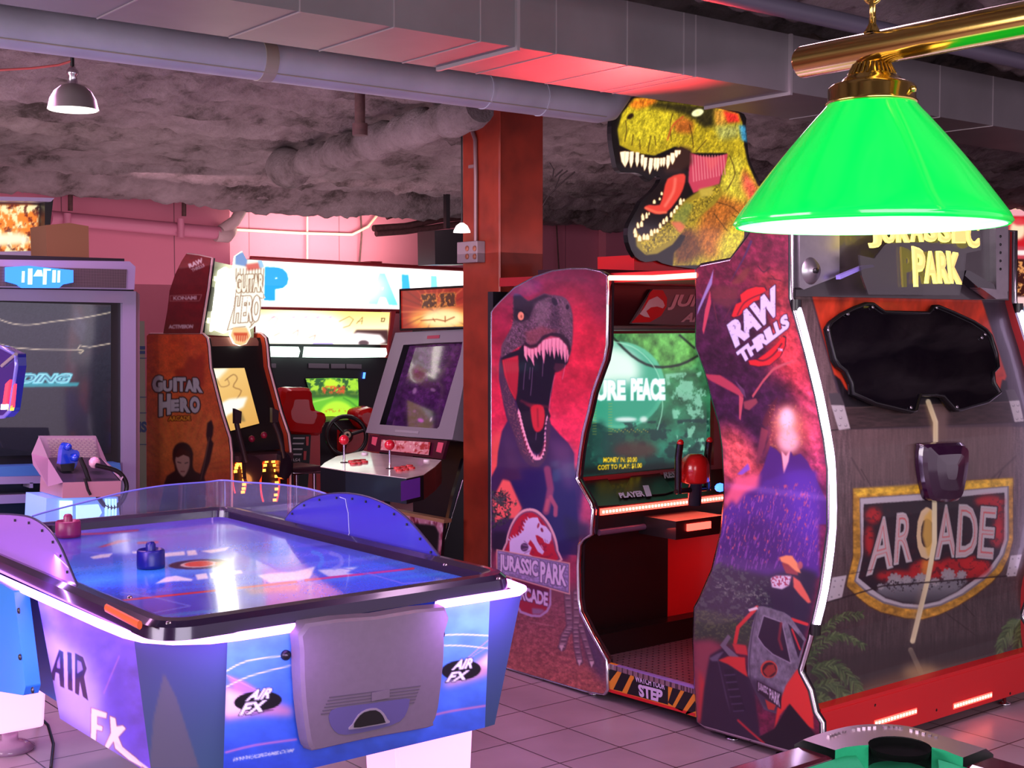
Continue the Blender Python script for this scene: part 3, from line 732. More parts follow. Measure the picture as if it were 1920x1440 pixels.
def art_rear():
    c = Canvas(1292, 395, 1556, 1440, (64, 26, 58))
    c.grad((0, 400), (0, 560), (118, 30, 56), (98, 28, 56)); c.grad((0, 560), (0, 860), (70, 26, 56), (52, 22, 58), '1290,560 1560,560 1560,870 1290,870')
    c.poly('300,230 560,230 600,420 620,560 560,700 480,640 520,400 400,260', (176, 56, 52), .9, 18, C3)
    c.poly('560,420 700,700 760,1000 800,1300 720,1300 690,1000 520,780 470,900 500,700', (222, 62, 72), .9, 16, C3)
    c.poly('640,780 760,1000 800,1440 730,1440 700,1250 690,1000', (238, 84, 130), .9, 12, C3)
    c.poly('170,1120 300,1150 420,1300 440,1440 205,1440', (236, 92, 96), .95, 14, C3)
    c.noise(14, 10, .5, 61, rot=40); c.noise(3, 3, .18, 62)
    c.poly('0,0 300,0 60,220 40,40', (110, 26, 54), .6, 12, C3)
    # pterosaurs
    def f(s, col, a=1, so=.5, sm=0): c.poly(s, col, a, so, C3, sm)
    def l(s, w_, col, a=1, tp=False): c.line(s, w_, col, a, .4, C3, tp, 3)
    l('370,40 330,130 280,220 240,290', 5, (66, 44, 88), .9, True); f('250,290 330,200 370,190 340,260 300,290', (122, 60, 50), .7, 2)
    f('300,310 285,400 235,430 150,400 130,320 180,300 230,300', (104, 48, 52), .7, 3)
    f('150,200 140,290 110,350 52,475 60,430 100,330 130,260', (150, 130, 190), 1, .5); f('130,330 136,400 118,480 92,585 84,560 100,440', (198, 68, 92), 1, .5)
    l('150,400 180,560', 3, (110, 40, 60), .7, True); l('250,430 190,540', 2.5, (110, 40, 60), .7, True)
    l('410,185 445,220 480,188', 1.6, (50, 26, 44)); l('470,255 508,262 545,270', 1.6, (60, 26, 40)); l('490,240 510,262', 1.2, (60, 26, 40))
    f('98,818 190,825 260,870 330,930 322,960 300,945 215,900 120,850', (176, 60, 84), 1, .8); f('275,855 330,910 340,960 315,930', (96, 60, 96), 1, .6)
    f('300,940 326,960 308,1090 300,1080', (190, 78, 96), 1, .5); f('325,980 400,960 410,985 360,1030 330,1020', (150, 66, 80), .9, 1)
    f('655,735 560,770 500,800 440,870 380,960 375,945 440,850 500,780 570,750', (190, 84, 96), 1, .7)
    f('530,945 500,1060 455,1130 435,1110 450,1060 490,990', (70, 26, 48), 1, .7); f('430,1130 470,1150 450,1250 400,1370 410,1260', (122, 50, 72), .9, 1)
    f('500,1150 490,1250 430,1330 460,1230', (100, 40, 66), .9, 1)
    # eruption
    c.ell(590, 1150, 110, 150, (244, 110, 90), .75, 14, 0, C3); c.ell(580, 1100, 60, 90, (252, 180, 170), .9, 8, 0, C3); c.ell(580, 1080, 36, 60, (250, 214, 240), 1, 5, 0, C3); c.ell(590, 1210, 62, 70, (252, 196, 214), .9, 6, 0, C3)
    c.noise(4, 4, .35, 65, (252, 160, 110), '470,1000 660,1000 700,1250 480,1250', .56, m=C3)
    # mountain
    mt = '482,1240 520,1262 545,1290 560,1400 575,1330 602,1270 618,1300 660,1285 700,1330 755,1440 880,1700 160,1700 230,1600 400,1440 440,1370'
    c.poly(mt, (74, 34, 116), 1, 1, C3); c.poly('548,1268 575,1300 600,1262 590,1330 562,1405', (252, 172, 190), 1, 1, C3)
    c.poly('182,205 220,145 240,180 285,115 330,150 380,60 560,0 640,10 660,540 380,560 120,520', (80, 42, 136), 1, 3, C4)
    c.poly('470,0 640,20 665,200 640,420 520,260', (92, 52, 180), .7, 12, C4); c.poly('150,330 330,220 480,330 500,520 130,520', (62, 32, 88), .6, 12, C4)
    c.noise(3, 9, .6, 71, (236, 100, 96), '180,180 380,90 620,60 660,420 400,470 150,440', .64, rot=12, m=C4); c.noise(2.4, 14, .5, 72, (168, 90, 190), '140,200 660,60 660,480 130,520', .58, rot=16, m=C4)
    c.poly('180,150 240,40 360,20 350,90 285,118 240,182 220,150 184,200', (238, 96, 132), .9, 4, C4); c.poly('245,25 300,-30 310,0 270,28', (140, 84, 200), 1, .8, C4)
    # jungle
    c.poly('118,510 150,470 250,500 400,530 560,490 650,520 620,700 580,860 160,860 28,860 34,690 90,580', (34, 30, 54), 1, 5, C4)
    c.noise(7, 6, .9, 75, (66, 76, 76), '60,600 150,460 400,540 420,700 30,800', .5, m=C4); c.noise(5, 4, .85, 76, (108, 116, 108), '100,560 250,560 400,570 400,690 200,650', .56, m=C4); c.noise(3, 3, .7, 78, (24, 24, 40), '30,600 420,540 430,820 30,850', .56, m=C4)
    c.poly('34,700 130,710 320,780 330,900 28,860', (48, 66, 44), .8, 5, C4); c.noise(4, 3, .8, 77, (78, 92, 56), '34,700 130,710 340,740 330,860 28,850', .5, m=C4)
    c.poly('28,860 120,850 240,940 110,960 90,1280 30,1260', (140, 62, 76), 1, 6, C4); c.poly('55,1000 90,1080 85,1270 50,1255', (200, 50, 50), .9, 4, C4)
    # ranger seen from behind
    c.poly('410,560 430,535 520,530 540,560 530,620 530,735 440,700 412,640', (34, 26, 52), 1, .8, C4); c.poly('412,545 440,532 518,532 505,580 470,600 420,590', (206, 190, 214), 1, .8, C4); c.noise(3, 3, .9, 80, (150, 40, 70), '412,545 440,532 518,532 505,580 420,590', .48, m=C4)
    c.poly('525,535 560,560 600,630 616,665 600,670 560,630 528,590', (214, 96, 80), 1, .8, C4)
    c.poly('468,470 500,450 550,490 550,530 490,520', (140, 56, 60), 1, .8, C4); c.poly('458,440 490,430 520,432 548,470 565,520 540,510 500,475 465,462', (232, 140, 96), 1, .8, C4); c.ell(560, 480, 14, 20, (190, 96, 90), .8, 1.2, 0, C4)
    # vehicle
    c.line('345,690 250,790 236,865', 7, (206, 50, 44), 1, .6, C4); c.line('520,750 595,775', 6, (206, 50, 50), 1, .6, C4)
    c.poly('110,930 190,880 290,960 330,1100 360,1330 440,1410 300,1350 60,1290 80,1100', (38, 26, 48), 1, 2, C4)
    c.poly('160,880 200,825 215,840 190,880 280,960 270,1010', (112, 104, 120), 1, .7, C4); c.poly('150,955 200,935 285,940 290,1000 300,1040 200,975', (208, 52, 44), 1, 1, C4); c.poly('220,870 290,880 300,930 240,920', (196, 52, 52), 1, 1, C4); c.poly('105,945 150,920 180,910 150,950 215,1230 190,1140 150,960 120,960', (96, 86, 110), 1, .8, C4)
    for k in range(6):
        y = 1000 + k * 36; x = 180 + k * 9; c.poly([(C4[0] + (x + a) / C4[2], C4[1] + (y + b_) / C4[2]) for a, b_ in ((0, 0), (46 + k * 2, -4), (52 + k * 2, 26), (8, 30))], (26, 20, 38), 1, .5); c.line([(C4[0] + (x + 2) / C4[2], C4[1] + (y + 30) / C4[2]), (C4[0] + (x + 54) / C4[2], C4[1] + (y + 26) / C4[2])], 1.6, (86, 72, 104), 1, .4)
    c.poly('350,686 375,684 480,715 510,735 590,850 582,870 556,985 545,1010 480,1130 465,1230 380,1200 330,1100 300,1030 300,900 320,780', (112, 106, 124), 1, .7, C4)
    c.noise(6, 10, .35, 85, P='350,686 480,715 590,850 556,985 465,1230 300,1030', m=C4); c.poly('300,1040 380,1060 470,1120 460,1230 380,1200 320,1110', (52, 40, 62), .85, 5, C4)
    c.line('345,700 318,840 306,960 312,1060', 1.4, (50, 44, 60), .9, .4, C4); c.poly('300,700 345,686 350,700 306,712', (226, 206, 216), 1, .6, C4)
    c.poly('378,732 470,765 515,970 425,925 380,885 348,838', (32, 22, 42), 1, .6, C4); c.line('378,732 470,765 515,970 425,925 380,885 348,838 378,732', 1.6, (160, 150, 172), 1, .4, C4); c.line('465,770 455,850 470,900', 5, (120, 36, 46), .9, 1, C4)
    c.poly('500,770 580,860 552,945', (30, 22, 40), 1, .5, C4); c.line('520,800 560,900', 3.5, (190, 44, 48), 1, .5, C4)
    c.poly('545,1000 560,1020 600,1110 625,1220 630,1300 590,1280 500,1180 460,1230 432,1300 445,1200 490,1080', (214, 52, 44), 1, 1, C4)
    c.poly('508,1172 640,1330 640,1420 400,1420 350,1340 432,1298', (16, 12, 22), 1, 1, C4); c.line('250,1255 310,1310 380,1370', 4, (190, 44, 52), 1, .8, C4)
    c.ell(405, 1000, 42, 44, (204, 66, 48), 1, .5, 0, C4); c.ell(407, 1002, 36, 38, (52, 22, 30), 1, .5, 0, C4); c.poly('375,1010 400,980 430,975 440,1010 400,1040', (150, 50, 40), 1, .6, C4); c.poly('345,1055 468,1120 465,1200 345,1110', (40, 26, 40), 1, .5, C4)
    c.text('JURASSIC', '350,1062 400,1090 402,1140 350,1108', (196, 180, 206), .04, m=C4); c.text('PARK', '406,1094 462,1124 460,1190 408,1146', (206, 190, 214), .04, m=C4); c.poly('385,1150 440,1180 430,1205 400,1200', (176, 56, 44), 1, .6, C4)
    # maker's badge
    rd = (212, 36, 44); dk = (72, 22, 40)
    for s in ('248,485 275,410 310,395 302,350 345,318 400,300 455,303 467,325 430,345 450,372 390,392 340,440 300,480 262,492', '345,742 400,735 450,700 520,640 560,590 578,600 575,650 545,715 480,770 410,778 355,768'):
        c.poly(s, dk, 1, .5, C3); q = pts(s, C3); cx = sum(p[0] for p in q) / len(q); cy = sum(p[1] for p in q) / len(q)
        c.poly([(cx + (x - cx) * .93, cy + (y - cy) * .93) for x, y in q], rd, 1, .5)
    c.line('290,470 330,400 400,360 440,350', 2.2, dk, .8, .4, C3, sm=3); c.line('390,725 440,740 500,705 550,640', 3, dk, .8, .4, C3, sm=3)
    c.text('RAW', '226,530 512,292 552,448 278,668', (216, 204, 250), .07, 0, (50, 26, 52), 1.8, m=C3, space=.92); c.text('THRILLS', '280,690 580,458 600,540 318,760', (216, 204, 250), .07, 0, (50, 26, 52), 1.8, m=C3, space=.95)
    c.noise(4, 3, .5, 91, (84, 50, 90), '226,530 512,292 552,448 278,668', .66, m=C3); c.text('TM', '527,668 555,668 555,684 527,684', (216, 204, 250), .03, m=C3)
    return c

def art_crate():
    c = Canvas(1470, 380, 1925, 1400, (80, 66, 70))
    c.grad((0, 780), (0, 1330), (104, 84, 84), (54, 44, 46)); c.noise(3, 40, .30, 101, o=5); c.noise(2, 2, .16, 103)
    c.poly('1470,380 1925,380 1925,800 1590,805', (62, 50, 62), 1, 1); c.noise(2, 30, .15, 104)
    c.poly('128,345 300,262 410,236 500,225 1050,300 1125,370 1275,830 1240,915 1195,870 1190,700 400,750 370,935 325,905 262,820', (206, 62, 36), 1, 1, C6)
    c.noise(14, 40, .28, 105, P='128,345 410,236 1125,370 1275,830 380,930', m=C6, rot=10); c.poly('250,330 310,290 340,380 290,400', (120, 40, 34), .5, 5, C6)
    c.poly('265,822 300,850 330,905 350,925 400,960 560,700 1180,720 1200,880 1235,915 1250,850 1278,860 1290,1010 330,1018', (24, 18, 24), 1, 1.2, C6)
    c.poly('370,870 400,930 385,985 360,940', (40, 22, 26), 1, 1, C6)
    c.poly('325,1016 1290,980 1310,1100 355,1140', (62, 46, 46), 1, .8, C6); c.noise(16, 3, .35, 106, P='325,1016 1290,980 1310,1100 355,1140', m=C6)
    c.line('210,1150 355,1140 1310,1100 1380,1096', 1.6, (34, 24, 28), 1, .5, C6); c.line('330,1016 1290,982', 1.4, (128, 104, 96), .8, .5, C6)
    c.poly('358,1145 1310,1104 1320,1440 365,1440', (106, 84, 82), .55, 3, C6)
    c.poly('835,1000 930,1000 925,1200 845,1220', (112, 90, 84), .9, 4, C6); c.poly('890,975 920,975 925,1005 905,1002', (206, 160, 80), 1, .8, C6)
    c.poly('230,930 295,930 325,1002 245,1000', (78, 72, 76), 1, .6, C6); c.poly('1268,910 1320,908 1350,972 1290,976', (78, 72, 76), 1, .6, C6)
    def rivets(s):
        for x, y in pts(s, C6): c.ell(x, y + .6, 2.4, 2.2, (80, 76, 80), .8, .4); c.ell(x - .3, y - .2, 1.7, 1.6, (208, 202, 204), 1, .3)
    for s in ('245,1000 322,1002 358,1138 290,1147', '1290,976 1350,972 1377,1095 1322,1100'): c.poly(s, (186, 180, 180), 1, .5, C6)
    rivets('270,1028 305,1028 302,1073 296,1115 332,1117 1315,1000 1342,998 1340,1035 1336,1078 1365,1075')
    # planks of the door
    for s in ('335,0 480,250 620,430 760,640', '560,160 640,300 800,520', '1520,20 1420,210 1270,440 1060,760 900,1120', '1370,90 1290,240', '1120,560 1060,720', '480,1170 600,1040 770,870', '570,1250 720,1100', '980,930 1160,1100 1290,1240', '960,1140 1100,1250 1300,1400'):
        c.line(s, 1.8, (40, 26, 28), .75, .5, C5)
    c.line('1480,1100 1590,880', 1, (0, 0, 0), .0)
    c.line('330,30 420,180 600,420', 9, (120, 98, 96), .35, 2, C5); c.line('365,1310 440,1440', 3, (50, 36, 40), .5, 1, C6); c.line('1330,1300 1180,1440', 3, (50, 36, 40), .5, 1, C6)
    # shield
    G = '262,160 820,138 1170,95 1622,68 1622,600 1585,740 1530,860 1440,960 1310,1060 1150,1160 1000,1230 850,1272 700,1260 500,1210 400,1160 300,1080 207,985 230,880 264,740'
    c.poly(G, (90, 60, 30), 1, .5, C5); c.poly('268,165 820,143 1170,100 1616,74 1616,598 1580,736 1524,854 1435,953 1305,1053 1146,1152 998,1222 850,1264 702,1252 503,1202 404,1152 306,1074 214,983 236,880 270,740', (186, 138, 48), 1, .6, C5)
    c.poly('268,165 1616,74 1616,140 820,200 290,225', (226, 184, 52), .9, 2, C5); c.noise(10, 8, .4, 110, P=G, m=C5)
    c.poly('322,240 830,205 1583,140 1583,590 1545,720 1470,840 1380,930 1200,1060 1010,1150 850,1185 680,1172 520,1130 400,1060 275,945 300,850 330,730', (124, 118, 126), 1, .5, C5)
    c.poly('330,248 830,214 1570,150 1568,592 1530,716 1456,832 1368,918 1192,1046 1004,1136 850,1168 685,1156 528,1115 410,1046 290,940 312,850 342,730', (188, 184, 190), 1, .5, C5)
    I = '358,295 840,262 1545,196 1540,590 1500,715 1425,820 1330,905 1150,1030 990,1110 850,1142 690,1130 540,1085 440,1020 312,915 330,840 354,715'
    c.poly(I, (34, 24, 34), 1, .5, C5)
    for cx, cy, rx, ry in ((440, 390, 70, 70), (405, 600, 40, 130), (1420, 270, 130, 50), (1500, 420, 40, 150), (1480, 560, 60, 100), (1200, 830, 230, 100), (900, 850, 160, 90), (640, 900, 180, 50), (1300, 800, 120, 60)):
        c.ell(cx, cy, rx, ry, (198, 34, 36), .85, 4, 0, C5)
    c.noise(7, 6, .6, 112, (60, 24, 34), I, .56, m=C5)
    c.poly('850,760 960,760 900,900 840,880', (224, 140, 52), .9, 4, C5)
    c.grad((0, 1000), (0, 1130), (128, 130, 138), (62, 62, 70), '460,1030 560,950 700,930 850,900 1000,940 1150,900 1240,940 1150,1030 990,1108 850,1138 690,1126 540,1080', .95, 2, C5)
    for cx, cy, rx in ((620, 930, 60), (720, 930, 40), (840, 920, 50), (1070, 890, 60), (1185, 890, 42), (960, 950, 40), (500, 990, 30)):
        for k in range(9):
            a = k * .7; c.ell(cx + rx * .6 * math.cos(a), cy + rx * .5 * math.sin(a), rx * .5, rx * .28, (160, 158, 162), .9, .6, math.degrees(a), C5)
    c.noise(4, 4, .9, 114, (40, 34, 42), '540,940 1240,900 1200,1010 560,1040', .57, m=C5)
    for ch, q, col in (('A', '468,402 592,392 610,828 375,905', 0), ('R', '636,368 785,350 768,778 608,812', 0), ('C', '800,330 940,312 950,742 805,785', 1), ('A', '1000,298 1108,292 1145,742 955,765', 0), ('D', '1160,292 1318,300 1330,735 1130,748', 0), ('E', '1345,306 1486,318 1450,762 1312,750', 0)):
        c.text(ch, q, (220, 196, 150) if col else (190, 184, 186), .04, 0, (30, 20, 30), 2.4, m=C5)
        Q = pts(q, C5); cx = sum(p[0] for p in Q) / 4; cy = sum(p[1] for p in Q) / 4
        if not col: c.text(ch, [(cx + (x - cx) * .86, cy + (y - cy) * .9) for x, y in Q], (206, 96, 96), -.012, 0); c.text(ch, [(cx + (x - cx) * .86, cy + (y - cy) * .9) for x, y in Q], (196, 178, 180), -.024, 0)
    c.poly('850,560 870,400 930,330 950,700 900,740', (226, 184, 84), .85, 2, C5)
    # lamp-light line painted down the crate
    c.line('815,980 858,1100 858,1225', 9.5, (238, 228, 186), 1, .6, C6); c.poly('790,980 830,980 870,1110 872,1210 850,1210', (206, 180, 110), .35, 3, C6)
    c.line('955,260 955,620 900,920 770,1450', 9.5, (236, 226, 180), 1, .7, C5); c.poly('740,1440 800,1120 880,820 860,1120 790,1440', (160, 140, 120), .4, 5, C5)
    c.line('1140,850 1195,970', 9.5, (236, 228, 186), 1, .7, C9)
    # ground, fronds
    c.poly('640,900 1130,830 1720,740 1720,960 1200,1010 880,1100 690,1170', (46, 36, 38), .7, 6, C9); c.poly('880,1030 1150,940 1700,900 1720,960 900,1110', (112, 86, 62), .75, 9, C9); c.ell(1190, 960, 90, 40, (190, 164, 110), .6, 8, 0, C9)
    def frond(s, n, l0, cols, drop=1):
        P = smooth(pts(s, C9), 8, False)
        for i in range(0, len(P) - 1):
            t = i / len(P); l_ = l0 * (1 - .6 * t); x, y = P[i]
            for sg in (-1, 1):
                for _ in range(n):
                    a = math.atan2(P[i + 1][1] - y, P[i + 1][0] - x) + sg * random.uniform(.4, .9); ll = l_ * random.uniform(.6, 1.1)
                    c.line([(x, y), (x + ll * .6 * math.cos(a), y + ll * .6 * math.sin(a)), (x + ll * math.cos(a) * .95, y + ll * math.sin(a) + drop * ll * .25)], 2.0, random.choice(cols), .85, .4)
    GR = [(62, 84, 48), (84, 108, 62), (46, 66, 40), (104, 128, 78)]
    for s, n, l0 in (('610,900 680,780 780,690 900,670', 2, 24), ('610,920 720,800 800,780 910,830', 2, 20), ('1700,700 1640,740 1590,830 1580,960', 3, 26), ('1720,680 1690,780 1650,900', 3, 26), ('640,960 760,930 860,1020 900,1110', 3, 30), ('640,1060 740,1020 820,1080 860,1130', 3, 26), ('640,1130 700,1090 760,1130', 3, 22), ('1720,860 1660,920 1580,950', 2, 20)):
        frond(s, n, l0, GR)
    for q in ('748,488 820,476 796,590 722,610', '1640,378 1697,372 1668,480 1616,484'): c.poly(q, (186, 178, 182), 1, .5, C9)
    for x, y in pts('762,505 800,500 757,535 792,530 745,585 782,575 1650,395 1680,392 1636,440 1665,435 1628,470 1660,466', C9): c.ell(x, y, 1.5, 1.4, (110, 104, 112), .9, .4)
    c.line('722,612 1000,530 1620,480', 2.6, (30, 20, 24), .85, .6, C9); c.line('830,470 1000,440', 1.5, (30, 20, 24), .6, .5, C9)
    return c

GLOSS = printmat('printed_side_art', 0.30, 0, .4); MATT = printmat('printed_panel_art', 0.45, 0, .15)
jp = thing('arcade_cabinet', 'huge walk-in arcade cabinet printed with a roaring dinosaur, a volcano and a wooden crate back', 'arcade machine', (4.5, 3.9, 0))
o1 = [PX(x, y, JX) for x, y in pts(NB)]
RB = '1402,445 1425,402 1478,402 1478,558 1482,574 1507,664 1526,743 1542,823 1549,880 1549,992 1534,1105 1517,1180 1513,1199 1496,1255 1497,1262 1515,1296 1524,1337 1536,1356 1537,1412 1530,1420 1455,1400 1391,1381 1320,1361 1308,1354 1303,1285 1300,1202 1302,1142 1312,1124 1335,1071 1352,1000 1358,936 1358,900 1355,839 1349,795 1335,747 1322,696 1305,651 1305,505 1312,500 1368,489'
o2 = [PX(x, y, JX) for x, y in pts(RB)]
TH_ = (0.04, 0, 0)
P1 = painted('side_panel', o1, (JX, 0, 0), (0, 1, 0), (0, 0, 1), art_front(), GLOSS, 0.0031, jp, TH_, DARK); P1['label'] = 'front side panel printed with a roaring dinosaur and a round emblem'
P2 = painted('side_panel', o2, (JX, 0, 0), (0, 1, 0), (0, 0, 1), art_rear(), GLOSS, 0.0028, jp, TH_, DARK); P2['label'] = 'rear side panel printed with an erupting volcano, a buggy and the maker badge'
def edge(o, parent, r=.006, x=None, m=CHROME, closed=True):
    q = [Vector((p.x + .012 if x is None else x, p.y, p.z)) for p in o]
    return MB().tube(q, r, m, 6, closed, ry=.016).build('edge_trim', parent)
edge(o1, P1); edge(o2, P2)
# far side panels, same outlines
FX = 5.27
for oo, lb in ((o1, 'far front side panel'), (o2, 'far rear side panel')):
    q = [Vector((FX - .04, p.y, p.z)) for p in oo]; p_ = MB().prism(q, (.04, 0, 0), mat('far_side_print', (168, 44, 48), .4), DARK).build('side_panel', jp); edge(q, p_, x=FX - .02)
# violet light tubes down the rear edges
LEDW = glow('violet_light_tube', (232, 205, 255), 5.5)
le = pts('1481,572 1488,592 1507,664 1526,743 1541,823 1548,880 1549,992 1535,1105 1517,1180')
for xx in (JX + .02, FX - .02):
    q = []
    for x, y in smooth(le, 3, False): p = PX(x, y, JX); q.append(Vector((xx, p.y - .012, p.z)))
    tb = MB().tube(q, .0135, LEDW, 10).build('light_tube', jp); tb['label'] = 'glowing violet-white light tube'
    for k in (0, -1): MB().tube([q[k] - Vector((0, 0, .02)), q[k] + Vector((0, 0, .02))], .02, BLACK, 10).build('tube_cap', tb)
# crate back: profile swept across the width
pr = []
for x, y in smooth(pts('1478,402 1478,480 1480,560 1507,664 1526,743 1542,823 1549,880 1549,992 1534,1105 1517,1180 1513,1225 1514,1300 1520,1345'), 2, False):
    p = PX(x, y, JX); pr.append((p.y + .035, p.z))
pr.append((pr[-1][0], .19)); pr = np.array(pr)
ss_ = np.concatenate([[0], np.cumsum(np.hypot(*np.diff(pr, axis=0).T))])
def crate_shape(u, v):
    return np.stack([JX + .04 + u, np.interp(v, ss_, pr[:, 0]), np.interp(v, ss_, pr[:, 1])], 1)
Wd = FX - JX - .08
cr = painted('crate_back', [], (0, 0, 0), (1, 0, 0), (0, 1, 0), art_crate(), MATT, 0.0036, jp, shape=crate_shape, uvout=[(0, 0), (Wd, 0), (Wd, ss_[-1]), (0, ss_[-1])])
cr['label'] = 'rear face printed as a wooden crate with a shield'
def crate_pt(px, py, off=0.0):
    """ray meets the swept rear face"""
    best = None; r = ray(px, py)
    for k in range(len(pr) - 1):
        (ya, za), (yb, zb) = pr[k], pr[k + 1]; n = Vector((0, zb - za, ya - yb))
        if n.length < 1e-9: continue
        n.normalize(); d = n.y * ya + n.z * za; t = (d - n.z * H) / n.dot(r); p = Vector((r.x * t, r.y * t, H + r.z * t))
        if min(za, zb) - 1e-6 <= p.z <= max(za, zb) + 1e-6: best = p + Vector((0, -off, 0)); break
    return best
MB().box((JX + .04, 3.02, .05), (FX - .04, 3.06, .2), mat('red_laminate', (214, 24, 26), .35, coat=.3)).build('base_rail', jp)
# plane of the red rail seen in the photo
RY = pr[-1][0]
b = MB(); b.box((JX + .045, RY - .045, .045), (FX - .045, RY + .03, .215), mat('red_laminate', (1, 1, 1))); br_ = b.build('base_rail', jp); br_['label'] = 'red rail with glowing red light strips'
LEDR = glow('red_light_strip', (255, 60, 50), 6); LEDRB = glow('red_led_dot', (255, 150, 120), 10)
for s in ('1639,1356 1718,1338', '1787,1324 1859,1307'):
    (xa, ya), (xb, yb) = pts(s); a = PY(xa, ya, RY - .047); c = PY(xb, yb, RY - .047)
    st = MB().box((a.x, RY - .05, a.z - .012), (c.x, RY - .0455, a.z + .010), LEDR); n = 14
    for k in range(n):
        x = a.x + (c.x - a.x) * (k + .5) / n; st.box((x - .005, RY - .052, a.z - .006), (x + .005, RY - .05, a.z + .004), LEDRB)
    st.build('light_strip', br_)
SCR = mat('dark_bolt', (60, 18, 24), .3, .6)
for s in ('1640,1322', '1755,1331', '1893,1300', '1880,1316'):
    p = PY(*pts(s)[0], RY - .046); MB().lathe([(0, -.004), (.006, -.003), (.007, 0)], p, SCR, 8, (0, 1, 0)).build('bolt', br_)
# levelling feet and castor
for x, y in ((JX + .03, 3.45), (JX + .03, 3.2), (JX + .03, 4.25), (5.05, 3.06), (FX - .04, 4.8)):
    MB().lathe([(0, 0), (.028, 0), (.026, .008), (.008, .014), (.008, .06), (.0, .06)], (x + .02, y, 0), CHROME, 12).build('levelling_foot', jp)
MB().lathe([(0, -.012), (.03, -.014), (.034, 0), (.03, .014), (0, .012)], (5.15, 3.12, .034), mat('red_caster', (120, 30, 60), .3), 16, (1, 0, 0)).build('caster', jp)
# windows in the crate back
GLS = mat('smoked_window', (10, 8, 16), 0.03, 0, coat=1.0, spec=.9)
win = pts('222,545 240,515 300,470 380,430 450,405 490,405 530,435 555,452 815,458 845,420 870,418 960,455 1080,510 1150,555 1180,590 1215,700 1225,780 1195,810 1200,870 1235,930 1160,985 1000,1030 970,1030 900,950 850,942 765,942 740,1035 715,1042 500,990 370,930 365,870 330,800 290,770 265,730 235,600', C6)
W3 = [crate_pt(x, y) for x, y in win]
P0 = sum(W3, Vector()) / len(W3)
# best plane through the upper face
(ya, za), (yb, zb) = (crate_pt(1640, 600).y, crate_pt(1640, 600).z), (crate_pt(1640, 740).y, crate_pt(1640, 740).z)
nW = Vector((0, zb - za, ya - yb)).normalized()
if nW.y > 0: nW = -nW
dW = nW.y * ya + nW.z * za
W3 = [PL(x, y, nW, dW + .03) for x, y in win]
wb = MB().prism(W3, -nW * .02, GLS, BLACK).build('rear_window', jp); wb['label'] = 'dark glossy two-lobed window with bolted black rim'
rim = MB().tube(W3, .012, BLACK, 6, True, ry=.006).build('window_rim', wb)
for s in pts('490,425 865,428 345,465 230,560 1150,585 715,1015 985,1012 1130,605 340,465', C6):
    p = PL(*s, nW, dW + .036); MB().lathe([(0, .004), (.006, .003), (.007, 0)], p, STEEL, 8, nW).build('window_bolt', wb)
# glossy pod below the window
pod = pts('745,1240 765,1222 960,1212 990,1225 1012,1250 1010,1340 995,1440 975,1530 950,1560 900,1568 800,1560 770,1520 745,1400 738,1310', C6)
q0 = crate_pt(1760, 870); PODM = mat('dark_violet_plastic', (44, 12, 44), 0.12, coat=1)
R1 = [PY(x, y, q0.y - .005) for x, y in smooth(pod, 2)]; ce = sum(R1, Vector()) / len(R1)
lay = []
for k, (sc, dy) in enumerate(((1, 0), (1, .015), (.97, .03), (.88, .042), (.6, .052), (.25, .056))): lay.append([Vector((ce.x + (p.x - ce.x) * sc, p.y - dy, ce.z + (p.z - ce.z) * sc)) for p in R1])
b = MB(); n = len(R1)
for k in range(5): b.add(lay[k] + lay[k + 1], [(i, (i + 1) % n, n + (i + 1) % n, n + i) for i in range(n)], PODM, True)
b.add(lay[5], [tuple(range(n))], PODM, True); pd = b.build('lamp_pod', jp); pd['label'] = 'glossy dark violet plastic pod with blue glints'
BL = glow('blue_glow', (60, 110, 255), 4)
# header above the window
hy = crate_pt(1500, 500).y - .03
HM = mat('dark_header', (52, 42, 48), .3, coat=.4, noise=(12, .3))
hz = PY(1700, 560, hy).z
MB().box((JX + .05, hy, 1.70), (FX - .05, hy + .25, 2.0), HM).build('header_box', jp)
b = MB(); b.prism([PY(x, y, hy - .03) for x, y in pts('60,-60 295,-60 295,240 240,262 85,322 62,310', C6)], (0, .03, 0), STEEL)
b.lathe([(0, -.03), (.012, -.03), (.014, -.022), (.035, -.018), (.05, 0)], PY(1520, 508, hy - .03), STEEL, 20, (0, 1, 0)); b.lathe([(0, -.034), (.01, -.034), (.01, -.02)], PY(1518, 508, hy - .03), BLACK, 12, (0, 1, 0)); b.build('metal_bracket', jp)
b = MB(); b.prism([PY(x, y, hy - .03) for x, y in pts('1212,-80 1285,-80 1285,330 1255,370 1215,340', C6)], (0, .03, 0), STEEL)
for k in range(5): b.lathe([(0, -.004), (.005, -.002), (.006, 0)], PY(1480 + 1240 / 3.13, 440 + (10 + k * 48) / 3.13, hy - .031), BLACK, 8, (0, 1, 0))
b.prism([PY(x, y, hy - .06) for x, y in pts('1120,310 1280,330 1283,375 1215,378', C6)], (0, .05, 0), STEEL); b.build('metal_bracket', jp)
SMK = mat('smoked_acrylic', (46, 38, 44), 0.05, 0, alpha=.55, coat=1)
b = MB(); b.prism([PY(x, y, hy - .09) for x, y in pts('412,120 500,140 560,60 800,-80 1120,-60 1130,90 1040,110 1030,210 1000,355 465,352 425,240', C6)], (0, .008, 0), SMK); b.prism([PY(x, y, hy - .07) for x, y in pts('298,238 440,180 492,176 500,190 440,200 300,262', C6)], (0, .02, 0), mat('lilac_edge', (150, 140, 230), .2)); b.build('clear_sign_plate', jp)
b = MB(); YEL = glow('yellow_neon_letters', (255, 236, 110), 1.6); YE2 = glow('orange_letter_face', (246, 190, 110), 1.0)
